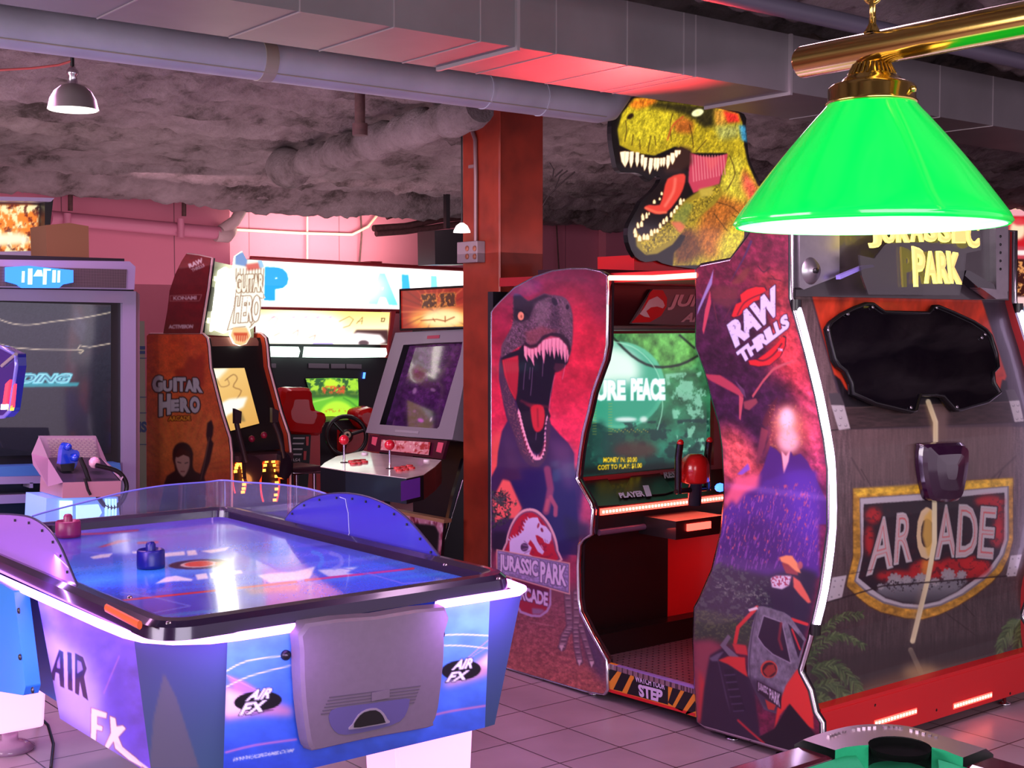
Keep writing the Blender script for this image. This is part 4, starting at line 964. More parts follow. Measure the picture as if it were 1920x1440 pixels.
def neon(t, q, fy):
    Q = [PY(x, y, fy) for x, y in pts(q, C6)]; b.text(t, Q, YEL, .045, 0, (0, .008, 0)); ce_ = sum(Q, Vector()) / 4; b.text(t, [ce_ + (p - ce_) * .9 - Vector((0, .004, 0)) for p in Q], YE2, .0, 0)
for ch, q in (('P', '726,66 800,92 792,306 738,306'), ('A', '800,96 862,96 870,288 800,286'), ('R', '868,96 925,92 945,288 880,286'), ('K', '928,94 1000,108 1014,292 948,286')): neon(ch, q, hy - .12)
for i, ch in enumerate('JURASSIC'):
    x = 468 + i * 82; t = abs(i - 3.5) / 3.5; y1 = 78 if i in (0, 7) else 40 + 14 * t; neon(ch, f'{x},{-110 + 30*t} {x+72},{-110+30*t} {x+76},{y1} {x+4},{y1}', hy - .12)
o = b.build('sign_lettering', jp); o['label'] = 'glowing yellow block lettering'
MB().prism([PY(x, y, hy - .05) for x, y in pts('1040,210 1060,212 1200,290 1215,330 1190,345 1120,320 1030,240', C6)], (0, .06, 0), mat('black_bumper', (20, 16, 24), .15, coat=.6)).build('rubber_bumper', jp)
# ---- cabin interior
RED = mat('red_laminate', (1, 1, 1)); RED2 = mat('deep_red_laminate', (150, 14, 22), .4)
MB().box((JX + .04, 4.95, .05), (FX - .04, 4.99, 1.75), DARK).build('cabin_wall', jp)
zf = .165
TREAD, N_, K_, b_ = new_mat('diamond_tread')
tc = N_.new('ShaderNodeTexCoord'); mp = N_.new('ShaderNodeMapping'); mp.inputs['Rotation'].default_value = (0, 0, math.radians(45)); ck = N_.new('ShaderNodeTexBrick')
ck.inputs['Brick Width'].default_value = .05; ck.inputs['Row Height'].default_value = .022; ck.inputs['Scale'].default_value = 1; ck.inputs['Mortar Size'].default_value = .006; ck.inputs['Mortar Smooth'].default_value = 1
ck.inputs['Color1'].default_value = (*L3(170, 140, 150), 1); ck.inputs['Color2'].default_value = (*L3(170, 140, 150), 1); ck.inputs['Mortar'].default_value = (*L3(96, 70, 84), 1)
K_.new(tc.outputs['Object'], mp.inputs['Vector']); K_.new(mp.outputs[0], ck.inputs['Vector']); K_.new(ck.outputs['Color'], b_.inputs['Base Color']); b_.inputs['Metallic'].default_value = .7; b_.inputs['Roughness'].default_value = .35
bp = N_.new('ShaderNodeBump'); bp.invert = True; bp.inputs['Strength'].default_value = .6; bp.inputs['Distance'].default_value = .004; K_.new(ck.outputs['Fac'], bp.inputs['Height']); K_.new(bp.outputs[0], b_.inputs['Normal'])
MB().box((JX + .01, 3.4, zf - .02), (FX - .05, 4.22, zf), TREAD).build('tread_plate', jp)
b = MB(); b.box((JX + .012, 3.57, .055), (JX + .03, 4.13, zf + .002), mat('hazard_yellow', (232, 148, 40), .45))
def stepq(s): return [PX(x, y, JX + .0115) for x, y in pts(s, (900, 850, 2.44))]
for s in ('596,985 632,992 588,1050 585,1000', '650,998 690,1010 650,1090 610,1080', '885,1060 925,1070 880,1155 860,1140', '940,1080 980,1092 925,1180 892,1165', '985,1130 986,1180 945,1195 940,1190', '695,1045 704,1030 704,1108 672,1100'):
    q = stepq(s); b.prism(q, (.003, 0, 0), BLACK)
b.prism(stepq('704,1012 860,1055 860,1150 704,1108'), (.003, 0, 0), BLACK); LIL = mat('lilac_print', (214, 196, 232), .5)
W_ = Vector((-.001, 0, 0))
b.text('WATCH YOUR', [p + W_ for p in stepq('708,1015 848,1052 846,1082 712,1044')], LIL, .03); b.text('STEP', [p + W_ for p in stepq('722,1054 838,1084 832,1142 730,1112')], LIL, .05)
b.prism(stepq('585,1076 985,1190 985,1204 585,1090'), (.02, 0, 0), RED); b.prism(stepq('590,962 984,1068 984,1080 590,974'), (.02, 0, 0), mat('violet_edge', (150, 120, 190), .4))
sp = b.build('step_riser', jp); sp['label'] = 'yellow and black striped step with lettering'
# lower console, dashboard
SHB = mat('gloss_black_panel', (8, 7, 9), .35, coat=.1)
xs = PY(1252, 1100, 4.3).x
MB().box((JX + .04, 4.3, .05), (xs, 4.9, .72), SHB).build('lower_console', jp)
MB().box((xs, 4.3, .05), (FX - .05, 4.9, .74), RED).build('lower_console', jp)
MB().box((JX + .04, 4.22, .05), (FX - .05, 4.32, .26), SHB).build('kick_rail', jp)
a = PY(1112, 997, 4.22); zl = a.z; d1 = [Vector((JX + .04, y, z)) for y, z in ((4.22, zl), (4.22, zl + .10), (4.62, .88), (4.9, .88), (4.9, zl))]
b = MB().prism(d1, (FX - JX - .09, 0, 0), mat('dark_dash', (22, 10, 14), .4, coat=.15)); b.tube([(JX + .045, 4.215, zl - .006), (FX - .06, 4.215, zl - .006)], .014, mat('dash_lip', (110, 70, 96), .3, .3), 8)
ds = b.build('dashboard', jp)
def dash(px, py, off=.002):
    n = Vector((0, -(.88 - zl - .10), .4)).normalized(); d = n.y * 4.22 + n.z * (zl + .10); return PL(px, py, n, d + off)
b = MB()
b.prism([dash(x, y) for x, y in pts('30,1160 160,1125 235,1290 90,1300', C8)], (0, 0, .004), BLACK); b.prism([dash(x, y, .004) for x, y in pts('300,1130 440,1105 530,1215 480,1230 240,1250', C8)], (0, 0, .004), mat('dash_inlay', (46, 16, 22), .3))
b.text('PLAYER', [dash(x, y, .01) for x, y in pts('228,1222 360,1208 375,1240 240,1250', C8)], LIL, .05); b.text('1', [dash(x, y, .01) for x, y in pts('360,1182 392,1180 410,1238 380,1242', C8)], LIL, .05)
b.text('RES', [dash(x, y, .01) for x, y in pts('470,1105 535,1100 540,1138 478,1145', C8)], LIL, .05)
b.build('dash_decals', ds)
zs = PY(1112, 962, 4.21).z
st = MB().box((JX + .05, 4.208, zs - .014), (FX - .25, 4.214, zs + .014), LEDR)
for k in range(62): x = JX + .06 + k * .0195; st.box((x, 4.204, zs - .005), (x + .008, 4.208, zs + .005), LEDRB)
st.build('light_strip', ds)
# screen
ZT = PY(1240, 625, 4.6).z; ZB = PY(1240, 880, 4.6).z
def art_screen():
    c = Canvas(1000, 610, 1345, 905, (40, 120, 100))
    c.grad((0, 620), (0, 890), (70, 140, 80), (18, 80, 72)); c.noise(26, 22, .5, 201)
    c.poly('250,350 660,350 640,540 480,580 380,470', (96, 160, 74), .85, 8, C8); c.noise(10, 14, .5, 203, P='180,350 660,350 660,560 300,560', m=C8)
    c.ell(230, 640, 250, 235, (96, 196, 160), .9, 1, 0, C8); c.ell(226, 640, 230, 216, (60, 160, 130), .7, 1, 0, C8); c.ell(150, 560, 200, 140, (236, 255, 244), .95, 10, 0, C8); c.ell(250, 740, 200, 120, (40, 150, 120), .7, 10, 0, C8)
    c.noise(16, 18, .7, 204, (150, 220, 190), '480,580 720,560 720,1000 560,1000', .52, m=C8); c.noise(20, 16, .85, 205, (14, 52, 50), '30,850 720,820 720,1120 20,1120', .44, m=C8)
    c.ell(130, 940, 50, 110, (24, 70, 66), .8, 5, 0, C8); c.ell(320, 990, 120, 50, (76, 40, 36), .8, 6, 0, C8); c.poly('20,1090 720,1040 720,1130 10,1130', (12, 22, 22), .9, 6, C8)
    c.line('180,360 300,480 420,540 560,530 660,480', 4.5, (24, 30, 30), .9, 1.2, C8, sm=3); c.line('560,370 640,440', 4, (24, 30, 30), .9, 1.2, C8)
    c.ell(230, 640, 246, 232, (150, 210, 180), .0, 1, 0, C8); c.line('200,405 300,430 390,500 450,600 468,760 440,880', 2, (170, 230, 200), .7, .5, C8, sm=3)
    c.text('PURE', '60,612 268,612 268,724 60,724', (244, 255, 250), .06, 0, (120, 200, 190), 1, m=C8); c.text('PEACE', '296,600 480,605 482,722 296,724', (244, 255, 250), .06, 0, (120, 200, 190), 1, m=C8)
    c.ell(270, 825, 60, 12, (235, 240, 240), .9, 2, 0, C8); c.ell(365, 825, 22, 16, (220, 235, 230), .9, 2, 0, C8)
    for k in range(18): c.ell(200 + k * 11, 880 + (k % 3) * 6, 3, 3, (216, 170, 60), .8, .4, 0, C8)
    for k in range(12):
        for x in (90, 175): c.line([(C8[0] + x / C8[2], C8[1] + (740 + k * 15) / C8[2]), (C8[0] + (x + 20) / C8[2], C8[1] + (740 + k * 15) / C8[2])], .9, (190, 170, 60), .7, .3)
    c.text('MONEY IN: $0.00', '148,1030 330,1028 330,1060 148,1062', (255, 220, 40), .03, 0, (40, 30, 0), .6, m=C8); c.text('COST TO PLAY: $1.00', '118,1072 356,1060 356,1090 118,1102', (255, 220, 40), .03, 0, (40, 30, 0), .6, m=C8)
    return c
XL, XR = 3.85, PY(1332, 750, 4.6).x
EM = printmat('lit_screen', .12, 1.0, 0, 0, .5)
sc_ = painted('screen', [(XL, 4.6, ZB), (XR, 4.6, ZB), (XR, 4.6, ZT), (XL, 4.6, ZT)], (0, 4.6, 0), (1, 0, 0), (0, 0, 1), art_screen(), EM, .0032, jp, (0, .05, 0), BLACK); sc_['label'] = 'lit green game screen with yellow price text'
b = MB(); b.box((JX + .04, 4.575, ZT), (FX - .04, 4.66, ZT + .05), RED2); b.box((JX + .04, 4.575, ZB - .03), (FX - .04, 4.66, ZB), RED2); b.box((XR, 4.575, ZB), (FX - .04, 4.66, ZT), RED2); b.box((JX + .04, 4.575, ZB), (XL, 4.66, ZT), RED2); b.build('screen_bezel', jp)
# interior header with emblem
ya_ = 4.35
hq = lambda s, dy=0: [PY(x, y, ya_ - dy) for x, y in pts(s, C8)]
MB().box((JX + .04, ya_ + .02, 1.585), (FX - .04, 4.62, 1.84), mat('maroon_header', (46, 8, 18), .3)).build('inner_header', jp)
b = MB(); b.prism(hq('415,122 800,118 800,325 300,308'), (0, .015, 0), mat('grey_header_print', (112, 100, 106), .35))
b.prism(hq('415,124 470,128 492,170 490,215 460,265 400,300 300,303 350,250 400,140', .001), (0, .003, 0), mat('emblem_red', (196, 36, 40), .4))
b.prism(hq('395,180 440,160 470,185 480,210 470,225 440,215 405,220 380,240 400,275 370,270 345,255 365,230', .003), (0, .002, 0), mat('emblem_white', (204, 196, 204), .4))
b.text('JURASSIC', hq('500,150 960,150 940,235 495,235', .003), mat('emblem_white', (1, 1, 1)), .04, .25); b.text('ARCADE', hq('580,248 900,248 880,300 565,300', .003), mat('emblem_white', (1, 1, 1)), .04, .25)
b.build('header_sign', jp)
MB().tube([(JX + .045, ya_ - .005, PY(1200, 615, ya_).z), (FX - .05, ya_ - .005, PY(1200, 615, ya_).z)], .012, mat('grey_tube', (90, 92, 92), .3), 8).build('header_tube', jp)
# red roof light bar with roof
yr = 4.02; p = PX(1140, 521, JX + .03); z1 = p.z
MB().box((JX + .04, 3.5, z1 - .02), (FX - .05, 4.9, z1 + .02), RED2).build('cabin_roof', jp)
bar = MB().tube([PX(1143, 521, JX), PX(1225, 521, JX), PX(1306, 516, JX)], .011, glow('red_white_tube', (255, 120, 100), 7), 10).build('roof_light_bar', jp); bar['label'] = 'glowing red light bar along the roof edge'
rg = light('roof_bar_glow', 'AREA', (JX - .03, 3.75, z1 + .05), 16, (1, .05, .05), .4, .06, (2.95, 3.40, 2.45)); rg.data.spread = 1.1
light('cabin_red_glow', 'AREA', (4.5, 4.05, .72), 2, (1, .08, .05), .9, .05, (4.5, 3.9, 0))
light('cabin_red_top', 'AREA', (4.4, 4.15, 1.78), .6, (1, .1, .1), .8, .1, (4.4, 4.5, 1.5))
# mounted guns on the dash
def gun(name_px, dx):
    b = MB(); c0 = PY(1303, 880, 4.12) + Vector((dx, 0, 0))
    b.lathe([(.0, .07), (.03, .068), (.055, .05), (.066, .02), (.068, -.05), (.055, -.06), (0, -.06)], c0, mat('red_gun_plastic', (206, 30, 30), .25, coat=.5), 16, (0, 0, 1))
    r = b.build('mounted_gun', jp); r['label'] = 'red rounded gun housing with two black levers'
    MB().lathe([(0, -.16), (.03, -.16), (.032, -.065), (.05, -.06), (0, -.055)], c0, mat('gun_collar', (90, 84, 110), .25, .6), 14).build('gun_pivot', r)
    for sx in (-.105, .08):
        MB().tube([c0 + Vector((sx, .0, -.10)), c0 + Vector((sx, 0, .06)), c0 + Vector((sx, -.01, .12))], .016, mat('gun_black', (28, 14, 22), .25, coat=.5), 8).build('gun_lever', r)
        MB().ball(c0 + Vector((sx, -.012, .125)), .016, mat('red_gun_plastic', (1, 1, 1)), 8).build('lever_knob', r)
    MB().tube([c0 + Vector((-.12, 0, -.09)), c0 + Vector((.1, 0, -.09))], .012, BLACK, 8).build('cross_bar', r)
    return r
g1 = gun('a', 0)
p = PY(1350, 914, 4.05); MB().ball(p, .02, BL, 10, (1.4, 1, 1)).build('blue_start_button', ds)
b = MB(); p = PY(1310, 985, 4.02); b.box((p.x - .14, 4.02, p.z - .05), (p.x + .16, 4.25, p.z + .03), mat('dark_dash', (1, 1, 1))); bb = b.build('gun_bracket', jp)
MB().box((p.x - .075, 4.012, p.z - .018), (p.x + .07, 4.02, p.z + .012), LEDR).build('light_strip', bb)
b = MB(); p = PY(1262, 975, 4.2); b.prism([PY(x, y, 4.195) for x, y in pts('458,1350 525,1362 525,1395 462,1390', C8)], (0, .004, 0), mat('pink_print', (190, 60, 90), .4)); b.prism([PY(x, y, 4.193) for x, y in pts('466,1366 520,1374 520,1384 466,1378', C8)], (0, .001, 0), LIL); b.build('dash_sticker', ds)
# seat
SEAT = mat('red_seat_vinyl', (196, 40, 60), .35, coat=.3)
b = MB(); b.rbox((4.0, 3.22, zf), (5.05, 3.72, .40), RED, .02); b.build('seat_box', jp, .006)
b = MB(); b.rbox((4.0, 3.20, .40), (5.1, 3.78, .52), SEAT, .06, 5); b.build('seat_cushion', jp, .02)
b = MB(); b.rbox((4.0, 3.16, .5), (5.1, 3.28, 1.15), SEAT, .04, 4); b.build('seat_back', jp, .02)
# ---- dinosaur head topper
def art_topper():
    c = Canvas(1140, 172, 1432, 515, (18, 12, 14))
    def f(s, col, a=1, so=.6, sm=0, tex=None): c.poly(s, col, a, so, C7, sm, tex)
    f('240,60 330,55 430,80 640,100 760,110 880,130 1050,180 1075,240 1090,420 1120,560 1190,720 1240,780 1240,900 960,1340 540,1350 560,1150 690,1000 900,760 960,480 680,480 560,430 400,500 250,480 130,420 115,300 150,180', (176, 150, 30), 1, 1)
    f('200,110 260,60 400,60 430,90 330,130 260,150', (232, 120, 30), 1, 3); f('420,80 640,100 880,130 860,200 860,280 780,290 700,220 620,180 450,140 340,150', (40, 34, 16), .95, 4)
    f('160,170 300,130 520,170 600,230 560,330 420,420 200,400 130,330', (206, 184, 40), .7, 6); f('540,250 620,200 700,240 690,330 560,320', (176, 66, 34), .7, 4)
    f('860,150 940,140 950,260 870,270', (196, 130, 50), .9, 3); f('930,150 1045,180 1060,240 960,250', (232, 50, 40), 1, 2.5); f('860,270 1060,265 1050,360 900,380', (150, 160, 110), .6, 5); f('1050,265 1100,270 1115,400 1070,380', (60, 140, 180), .9, 2)
    f('1080,600 1190,740 1180,840 1130,860 1060,760', (240, 80, 70), .9, 5); f('980,520 1080,520 1070,700 1140,880 1060,1000 960,900 900,780', (210, 190, 60), .8, 6)
    f('900,800 1100,860 1200,900 1000,1200 800,1300 700,1150 780,900', (170, 84, 34), .85, 8); f('1000,1000 1200,880 1060,1180 940,1300 880,1200', (226, 214, 50), .8, 8); f('560,1060 700,1060 780,1250 660,1330 560,1340 540,1200', (92, 44, 22), .9, 6)
    c.noise(3.2, 8, .38, 301, P='120,60 1240,60 1240,1350 500,1350 560,1150 900,760 680,480 130,420', rot=20, m=C7); c.noise(2.2, 2.2, .28, 302, P='120,60 1240,60 1240,1350 540,1350', m=C7)
    for s in ('170,390 185,300 175,230', '225,420 235,340', '290,450 285,380', '350,470 370,350', '410,420 400,350', '530,390 520,270 540,180', '700,440 690,350 670,260', '720,470 800,380', '980,500 1020,640 960,760', '880,860 1000,900 1100,1000', '860,950 960,1080', '1000,960 1100,1010'):
        c.line(s, 1.8, (60, 38, 14), .75, .6, C7, sm=3)
    c.line('500,380 540,270 620,200', 2.6, (196, 60, 40), .8, .8, C7, sm=3)
    # mouth
    f('120,430 260,490 400,520 560,470 600,430 680,470 700,700 640,820 560,900 540,980 480,1050 260,1180 240,1080 260,950 380,780 440,650 430,600 350,640 150,590 110,520', (24, 12, 14), 1, 1)
    f('672,478 760,505 850,515 965,485 950,570 915,650 900,720 700,790 660,700', (196, 60, 84), 1, 1)
    for k in range(12): x = 690 + k * 22; c.line([(C7[0] + x / C7[2], C7[1] + 500 / C7[2]), (C7[0] + (x + 12) / C7[2], C7[1] + (700 - k * 5) / C7[2])], 2.2, (236, 130, 140), .8, .6)
    f('780,520 900,510 890,560 830,620', (232, 96, 100), .6, 3)
    f('590,430 680,440 690,560 600,630 480,640 470,560', (60, 34, 30), .9, 4)
    f('500,680 600,640 640,660 620,760 570,850 490,940 400,950 320,905 360,880 440,880 470,780', (224, 64, 52), 1, 1.2, 2); c.line('560,680 545,780 480,890', 5, (246, 130, 110), .7, 1.5, C7, sm=3); c.line('330,905 420,940 490,940', 4, (246, 110, 80), .9, 1, C7)
    # lower jaw
    f('250,1080 300,1130 420,1080 520,1000 560,920 640,840 760,760 900,720 930,790 860,880 760,960 660,1040 600,1110 540,1190 420,1260 320,1270 260,1200', (150, 124, 34), 1, 1.5, 0); c.noise(3, 3, .8, 305, P='250,1080 560,930 900,720 900,800 600,1110 330,1265', m=C7); f('540,960 640,860 700,880 640,1020 560,1080', (120, 130, 60), .7, 3)
    f('520,1010 600,1010 640,1050 600,1100 560,1060', (226, 110, 80), .9, 2); f('740,760 850,740 850,800 760,830', (200, 170, 70), .8, 2)
    f('250,1200 340,1275 430,1262 540,1190 600,1110 640,1120 600,1200 480,1310 330,1330 240,1290', (20, 14, 12), 1, 1)
    def tooth(x, y, x2, y2, w_, col=(255, 250, 214)):
        dx, dy = x2 - x, y2 - y; l = math.hypot(dx, dy); nx, ny = -dy / l * w_ / 2, dx / l * w_ / 2
        P = [(x + nx, y + ny), (x - nx, y - ny), (x + dx * .6 - nx, y + dy * .6 - ny), (x2, y2), (x + dx * .6 + nx, y + dy * .6 + ny)]
        Q = [(C7[0] + a / C7[2], C7[1] + b_ / C7[2]) for a, b_ in P]; c.poly(Q, (236, 120, 50), 1, 1.2); c.poly(Q, col, 1, .5)
    for t in ((155, 470, 175, 592, 44), (190, 470, 180, 580, 30), (225, 470, 218, 598, 30), (268, 475, 265, 592, 28), (308, 495, 302, 590, 24), (332, 515, 322, 622, 26), (375, 520, 362, 648, 30), (410, 520, 402, 615, 28), (430, 520, 420, 625, 24), (455, 520, 450, 590, 22), (475, 515, 470, 590, 20), (508, 500, 500, 606, 28), (540, 480, 538, 572, 34), (570, 460, 568, 520, 26), (592, 460, 590, 495, 18)): tooth(*t)
    for t in ((255, 1130, 250, 1060, 24), (285, 1160, 285, 1110, 28), (320, 1150, 318, 1098, 24), (345, 1150, 345, 1100, 26), (378, 1120, 374, 1065, 24), (400, 1100, 400, 1060, 18), (422, 1095, 422, 1060, 20), (445, 1060, 442, 1016, 20), (470, 1030, 470, 985, 20), (492, 1010, 494, 965, 20), (528, 975, 530, 930, 20), (552, 945, 556, 905, 18), (570, 915, 574, 880, 22), (600, 880, 602, 826, 24), (625, 855, 626, 830, 14), (245, 1100, 252, 1055, 18), (275, 1060, 268, 1012, 20), (300, 1050, 300, 1000, 22), (312, 1000, 306, 945, 22), (340, 985, 338, 935, 18), (358, 960, 358, 935, 12), (398, 870, 398, 838, 20), (440, 845, 440, 822, 14), (455, 805, 455, 778, 16)): tooth(*t, (255, 244, 190))
    c.ell(732, 170, 48, 27, (255, 250, 190), 1, .8, -18, C7); c.ell(732, 170, 12, 12, (240, 220, 120), .5, 1.5, 0, C7); c.ell(213, 198, 30, 18, (40, 24, 14), 1, 1, -40, C7)
    return c
tp = 'M'
TB = '75,225 110,190 170,120 230,60 330,30 640,60 900,110 1090,180 1105,260 1118,420 1135,540 1200,680 1240,790 1260,900 960,1345 540,1352 420,1310 330,1322 250,1280 200,1170 195,1060 225,990 270,910 300,850 380,780 435,710 445,665 400,665 360,700 310,655 250,632 150,632 110,590 95,520 78,430 68,330'
YT = 4.45
tq = [PY(x, y, YT) for x, y in smooth(pts(TB, C7), 2)]
tm = printmat('lit_topper_print', .12, 1.15, .8, 0, .5)
tpo = painted('dinosaur_topper', tq, (0, YT, 0), (1, 0, 0), (0, 0, 1), art_topper(), tm, .0031, jp, (0, .03, 0), BLACK); tpo['label'] = 'lit cut-out sign shaped as a roaring yellow dinosaur head'
q = [PY(x, y, YT) for x, y in pts('245,1270 1300,1220 1300,1400 238,1415', C7)]
MB().prism([PY(1189, 478, YT + .02), PY(1440, 470, YT + .02), PY(1440, 512, YT + .02), PY(1189, 514, YT + .02)], (0, .25, 0), RED).build('topper_base', jp)
# ================================================================== air hockey table
D1 = (0, 880, 2.571); D2 = (400, 880, 2.571); D3 = (90, 900, 4.085); D4 = (480, 900, 3.556)
ah = thing('air_hockey_table', 'blue and violet air hockey table edged with glowing violet light, goal end facing us', 'air hockey table', (1.95, 4.1, 0))
def art_field():
    c = Canvas(60, 955, 1010, 1215, (52, 60, 210))
    c.grad((0, 975), (0, 1080), (110, 90, 225), (60, 110, 235)); c.grad((0, 1085), (0, 1200), (60, 100, 232), (56, 36, 190), [(60, 1084), (1010, 1084), (1010, 1215), (60, 1215)], 1, 8)
    for k in range(60):
        y = random.uniform(970, 1190); x = random.uniform(60, 900); l = random.uniform(60, 300); cl = random.choice([(90, 150, 250), (40, 30, 170), (30, 60, 215), (130, 130, 245), (60, 180, 240)])
        c.line([(x, y), (x + l, y - l * .10)], random.uniform(2, 7), cl, .5, 2)
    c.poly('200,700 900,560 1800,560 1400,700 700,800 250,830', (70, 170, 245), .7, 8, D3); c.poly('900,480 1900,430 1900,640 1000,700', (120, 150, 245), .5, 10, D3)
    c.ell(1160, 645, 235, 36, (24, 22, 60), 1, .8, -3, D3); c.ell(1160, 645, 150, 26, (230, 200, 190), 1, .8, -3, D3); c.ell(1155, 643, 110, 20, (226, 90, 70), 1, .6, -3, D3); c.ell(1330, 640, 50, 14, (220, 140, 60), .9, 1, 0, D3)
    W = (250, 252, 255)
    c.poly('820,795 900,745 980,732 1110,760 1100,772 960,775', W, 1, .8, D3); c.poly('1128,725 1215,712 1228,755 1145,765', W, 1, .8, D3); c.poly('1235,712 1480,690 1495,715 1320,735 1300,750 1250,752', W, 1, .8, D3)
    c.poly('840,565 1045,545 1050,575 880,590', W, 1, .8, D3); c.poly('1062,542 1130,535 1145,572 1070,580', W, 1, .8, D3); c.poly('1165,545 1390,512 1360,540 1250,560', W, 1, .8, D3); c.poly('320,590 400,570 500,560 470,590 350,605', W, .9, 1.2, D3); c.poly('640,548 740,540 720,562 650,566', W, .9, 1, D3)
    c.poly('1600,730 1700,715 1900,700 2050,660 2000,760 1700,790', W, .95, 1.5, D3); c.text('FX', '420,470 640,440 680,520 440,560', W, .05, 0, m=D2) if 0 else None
    c.poly('500,485 700,470 640,500 720,510 560,520', W, .9, 1.5, (400, 880, 2.571))
    R = (226, 50, 72)
    c.line('540,925 1250,850 1900,780', 3.4, R, 1, .5, D3); c.line('330,668 1050,590', 3.6, R, 1, .5, D4); c.poly('380,515 540,460 650,462 560,480 420,515', R, .85, 1, D3); c.line('690,482 840,476', 4, R, .8, .8, D3); c.line('130,420 400,410 690,385', 3, R, .8, .8, D3)
    c.line('560,860 820,900 1090,965 800,1020', 2, (130, 140, 240), .8, .8, D3); c.line('740,620 980,690 1350,665', 1.8, (140, 130, 245), .9, .6, D4); c.line('400,560 640,600 800,645', 1.6, (110, 120, 240), .8, .6, D4)
    c.line('380,480 430,500 440,545 420,575', 8, (80, 150, 240), .8, 1, D4, sm=3); c.line('500,490 560,510 570,560 520,590', 7, (150, 160, 240), .7, 1, D4, sm=3); c.poly('730,590 780,540 880,565 840,590', (60, 110, 240), .8, 1, D4)
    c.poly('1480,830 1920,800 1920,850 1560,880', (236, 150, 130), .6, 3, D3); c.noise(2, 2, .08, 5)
    return c
FLD = printmat('playfield_print', .16, .22, .6, 1, .6)
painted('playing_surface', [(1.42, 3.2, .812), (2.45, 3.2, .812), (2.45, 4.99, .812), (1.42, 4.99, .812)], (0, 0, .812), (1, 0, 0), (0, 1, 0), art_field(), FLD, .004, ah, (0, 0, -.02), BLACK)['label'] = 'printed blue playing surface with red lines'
def art_side():
    c = Canvas(30, 1095, 310, 1560, (112, 84, 222))
    c.grad((60, 1120), (280, 1440), (120, 96, 232), (92, 60, 200)); c.noise(30, 30, .25, 401)
    c.poly('150,750 420,900 500,1100 560,1300 640,1440 440,1300 240,1150 190,1040', (196, 178, 240), .75, 14, D1); c.poly('580,860 620,1200 700,1500 480,1180 540,960', (84, 60, 200), .6, 10, D1)
    c.line('575,900 500,1080', 2, (210, 120, 210), .7, 1, D1)
    for s in ('235,1020 262,860', '310,1050 330,900', '365,1080 420,930'): pass
    D = (40, 16, 66); e = (214, 150, 160)
    for s in ('240,1005 255,960 285,870 305,880 310,1055 290,1045 285,985 268,978 262,1020', '325,880 345,885 350,1070 328,1060', '362,885 400,905 418,960 405,1000 425,1115 400,1095 385,1020 380,1090 362,1078'):
        q = pts(s, D1); cx = sum(p[0] for p in q) / len(q); cy = sum(p[1] for p in q) / len(q)
        c.poly(s, (226, 180, 226), .8, 2.2, D1); c.poly(s, D, 1, .5, D1)
    c.poly('372,920 392,930 400,965 372,985', (150, 120, 215), 1, .5, D1); c.poly('276,930 288,900 290,960 274,958', (150, 120, 215), 1, .5, D1)
    for s in ('440,1150 515,1175 512,1200 468,1190 468,1230 495,1240 492,1262 465,1255 462,1312 438,1300', '530,1190 556,1200 562,1240 592,1235 606,1250 570,1290 590,1340 660,1395 690,1440 620,1400 555,1345 548,1310 520,1350 505,1335 535,1270'):
        q = pts(s, D1); c.line(q + [q[0]], 2.4, (150, 70, 80), 1, .4); c.poly(s, (238, 228, 240), 1, .4, D1)
    c.line('560,1320 640,1390 720,1450', 5, (238, 214, 220), .95, .6, D1)
    return c
def art_end():
    c = Canvas(400, 1100, 935, 1470, (70, 130, 235))
    c.grad((0, 1160), (0, 1440), (96, 160, 240), (48, 86, 226)); c.noise(40, 30, .15, 411)
    def band(s, w_, col, a=1, so=.5): c.line(s, w_, col, a, so, D2, sm=3)
    c.poly('55,1040 200,1080 380,1150 380,1190 200,1190 50,1215', (240, 150, 180), .75, 6, D2); c.poly('55,1060 150,1090 160,1180 50,1190', (250, 226, 220), .9, 5, D2); c.poly('60,990 150,1020 260,1090 100,1060', (236, 130, 190), .6, 3, D2)
    c.poly('1100,1040 1335,880 1335,990 1250,1020 1130,1050', (248, 170, 170), .75, 6, D2); c.poly('1280,940 1335,880 1335,960', (252, 236, 220), .9, 4, D2)
    band('60,975 160,925 360,895', 1.8, (248, 246, 255)); band('60,1050 180,995 375,945', 1.8, (248, 246, 255)); band('60,1365 200,1330 400,1302', 3.5, (216, 130, 214), .9, 1.2)
    band('1100,800 1200,796 1330,802', 1.8, (248, 246, 255)); band('1080,850 1200,850 1330,864', 1.8, (248, 246, 255)); band('1040,1190 1150,1165 1310,1140', 3.5, (214, 130, 190), .9, 1.2)
    band('60,990 150,1035 230,1075', 1, (240, 180, 220), .8); band('1190,940 1330,820', 1.2, (240, 160, 210), .9); band('1160,960 1330,850', 1, (240, 160, 210), .8)
    for cx, cy, rx, ry in ((215, 1118, 115, 48), (1195, 968, 95, 48)): c.ell(cx, cy, rx, ry, (10, 8, 20), 1, .4, -4, D2)
    WH = (252, 250, 255); K = (14, 12, 26)
    c.text('AIR', '175,1062 286,1052 272,1105 152,1118', WH, .05, .35, K, 1, m=D2); c.text('FX', '132,1130 262,1110 268,1165 122,1188', WH, .05, .35, K, 1, m=D2); c.line('180,1185 290,1160', 1, K, .8, .3, D2)
    c.text('AIR', '1165,918 1252,908 1250,958 1145,970', WH, .05, .35, K, 1, m=D2); c.text('FX', '1130,980 1238,968 1240,1012 1118,1028', WH, .05, .35, K, 1, m=D2)
    c.text('WWW.ICEGAME.COM', '100,1390 392,1345 388,1362 92,1410', (220, 230, 250), .04, .3, m=D2)
    return c
def art_plain(x0, y0, x1, y1, c0, c1, s):
    c = Canvas(x0, y0, x1, y1, c0); c.grad((x0, y0), (x1, y1), c0, c1)
    if s: c.poly(s, (92, 88, 112), .9, 1.2, D1)
    return c
HG = printmat('hockey_panel_print', .28, 0, .3)
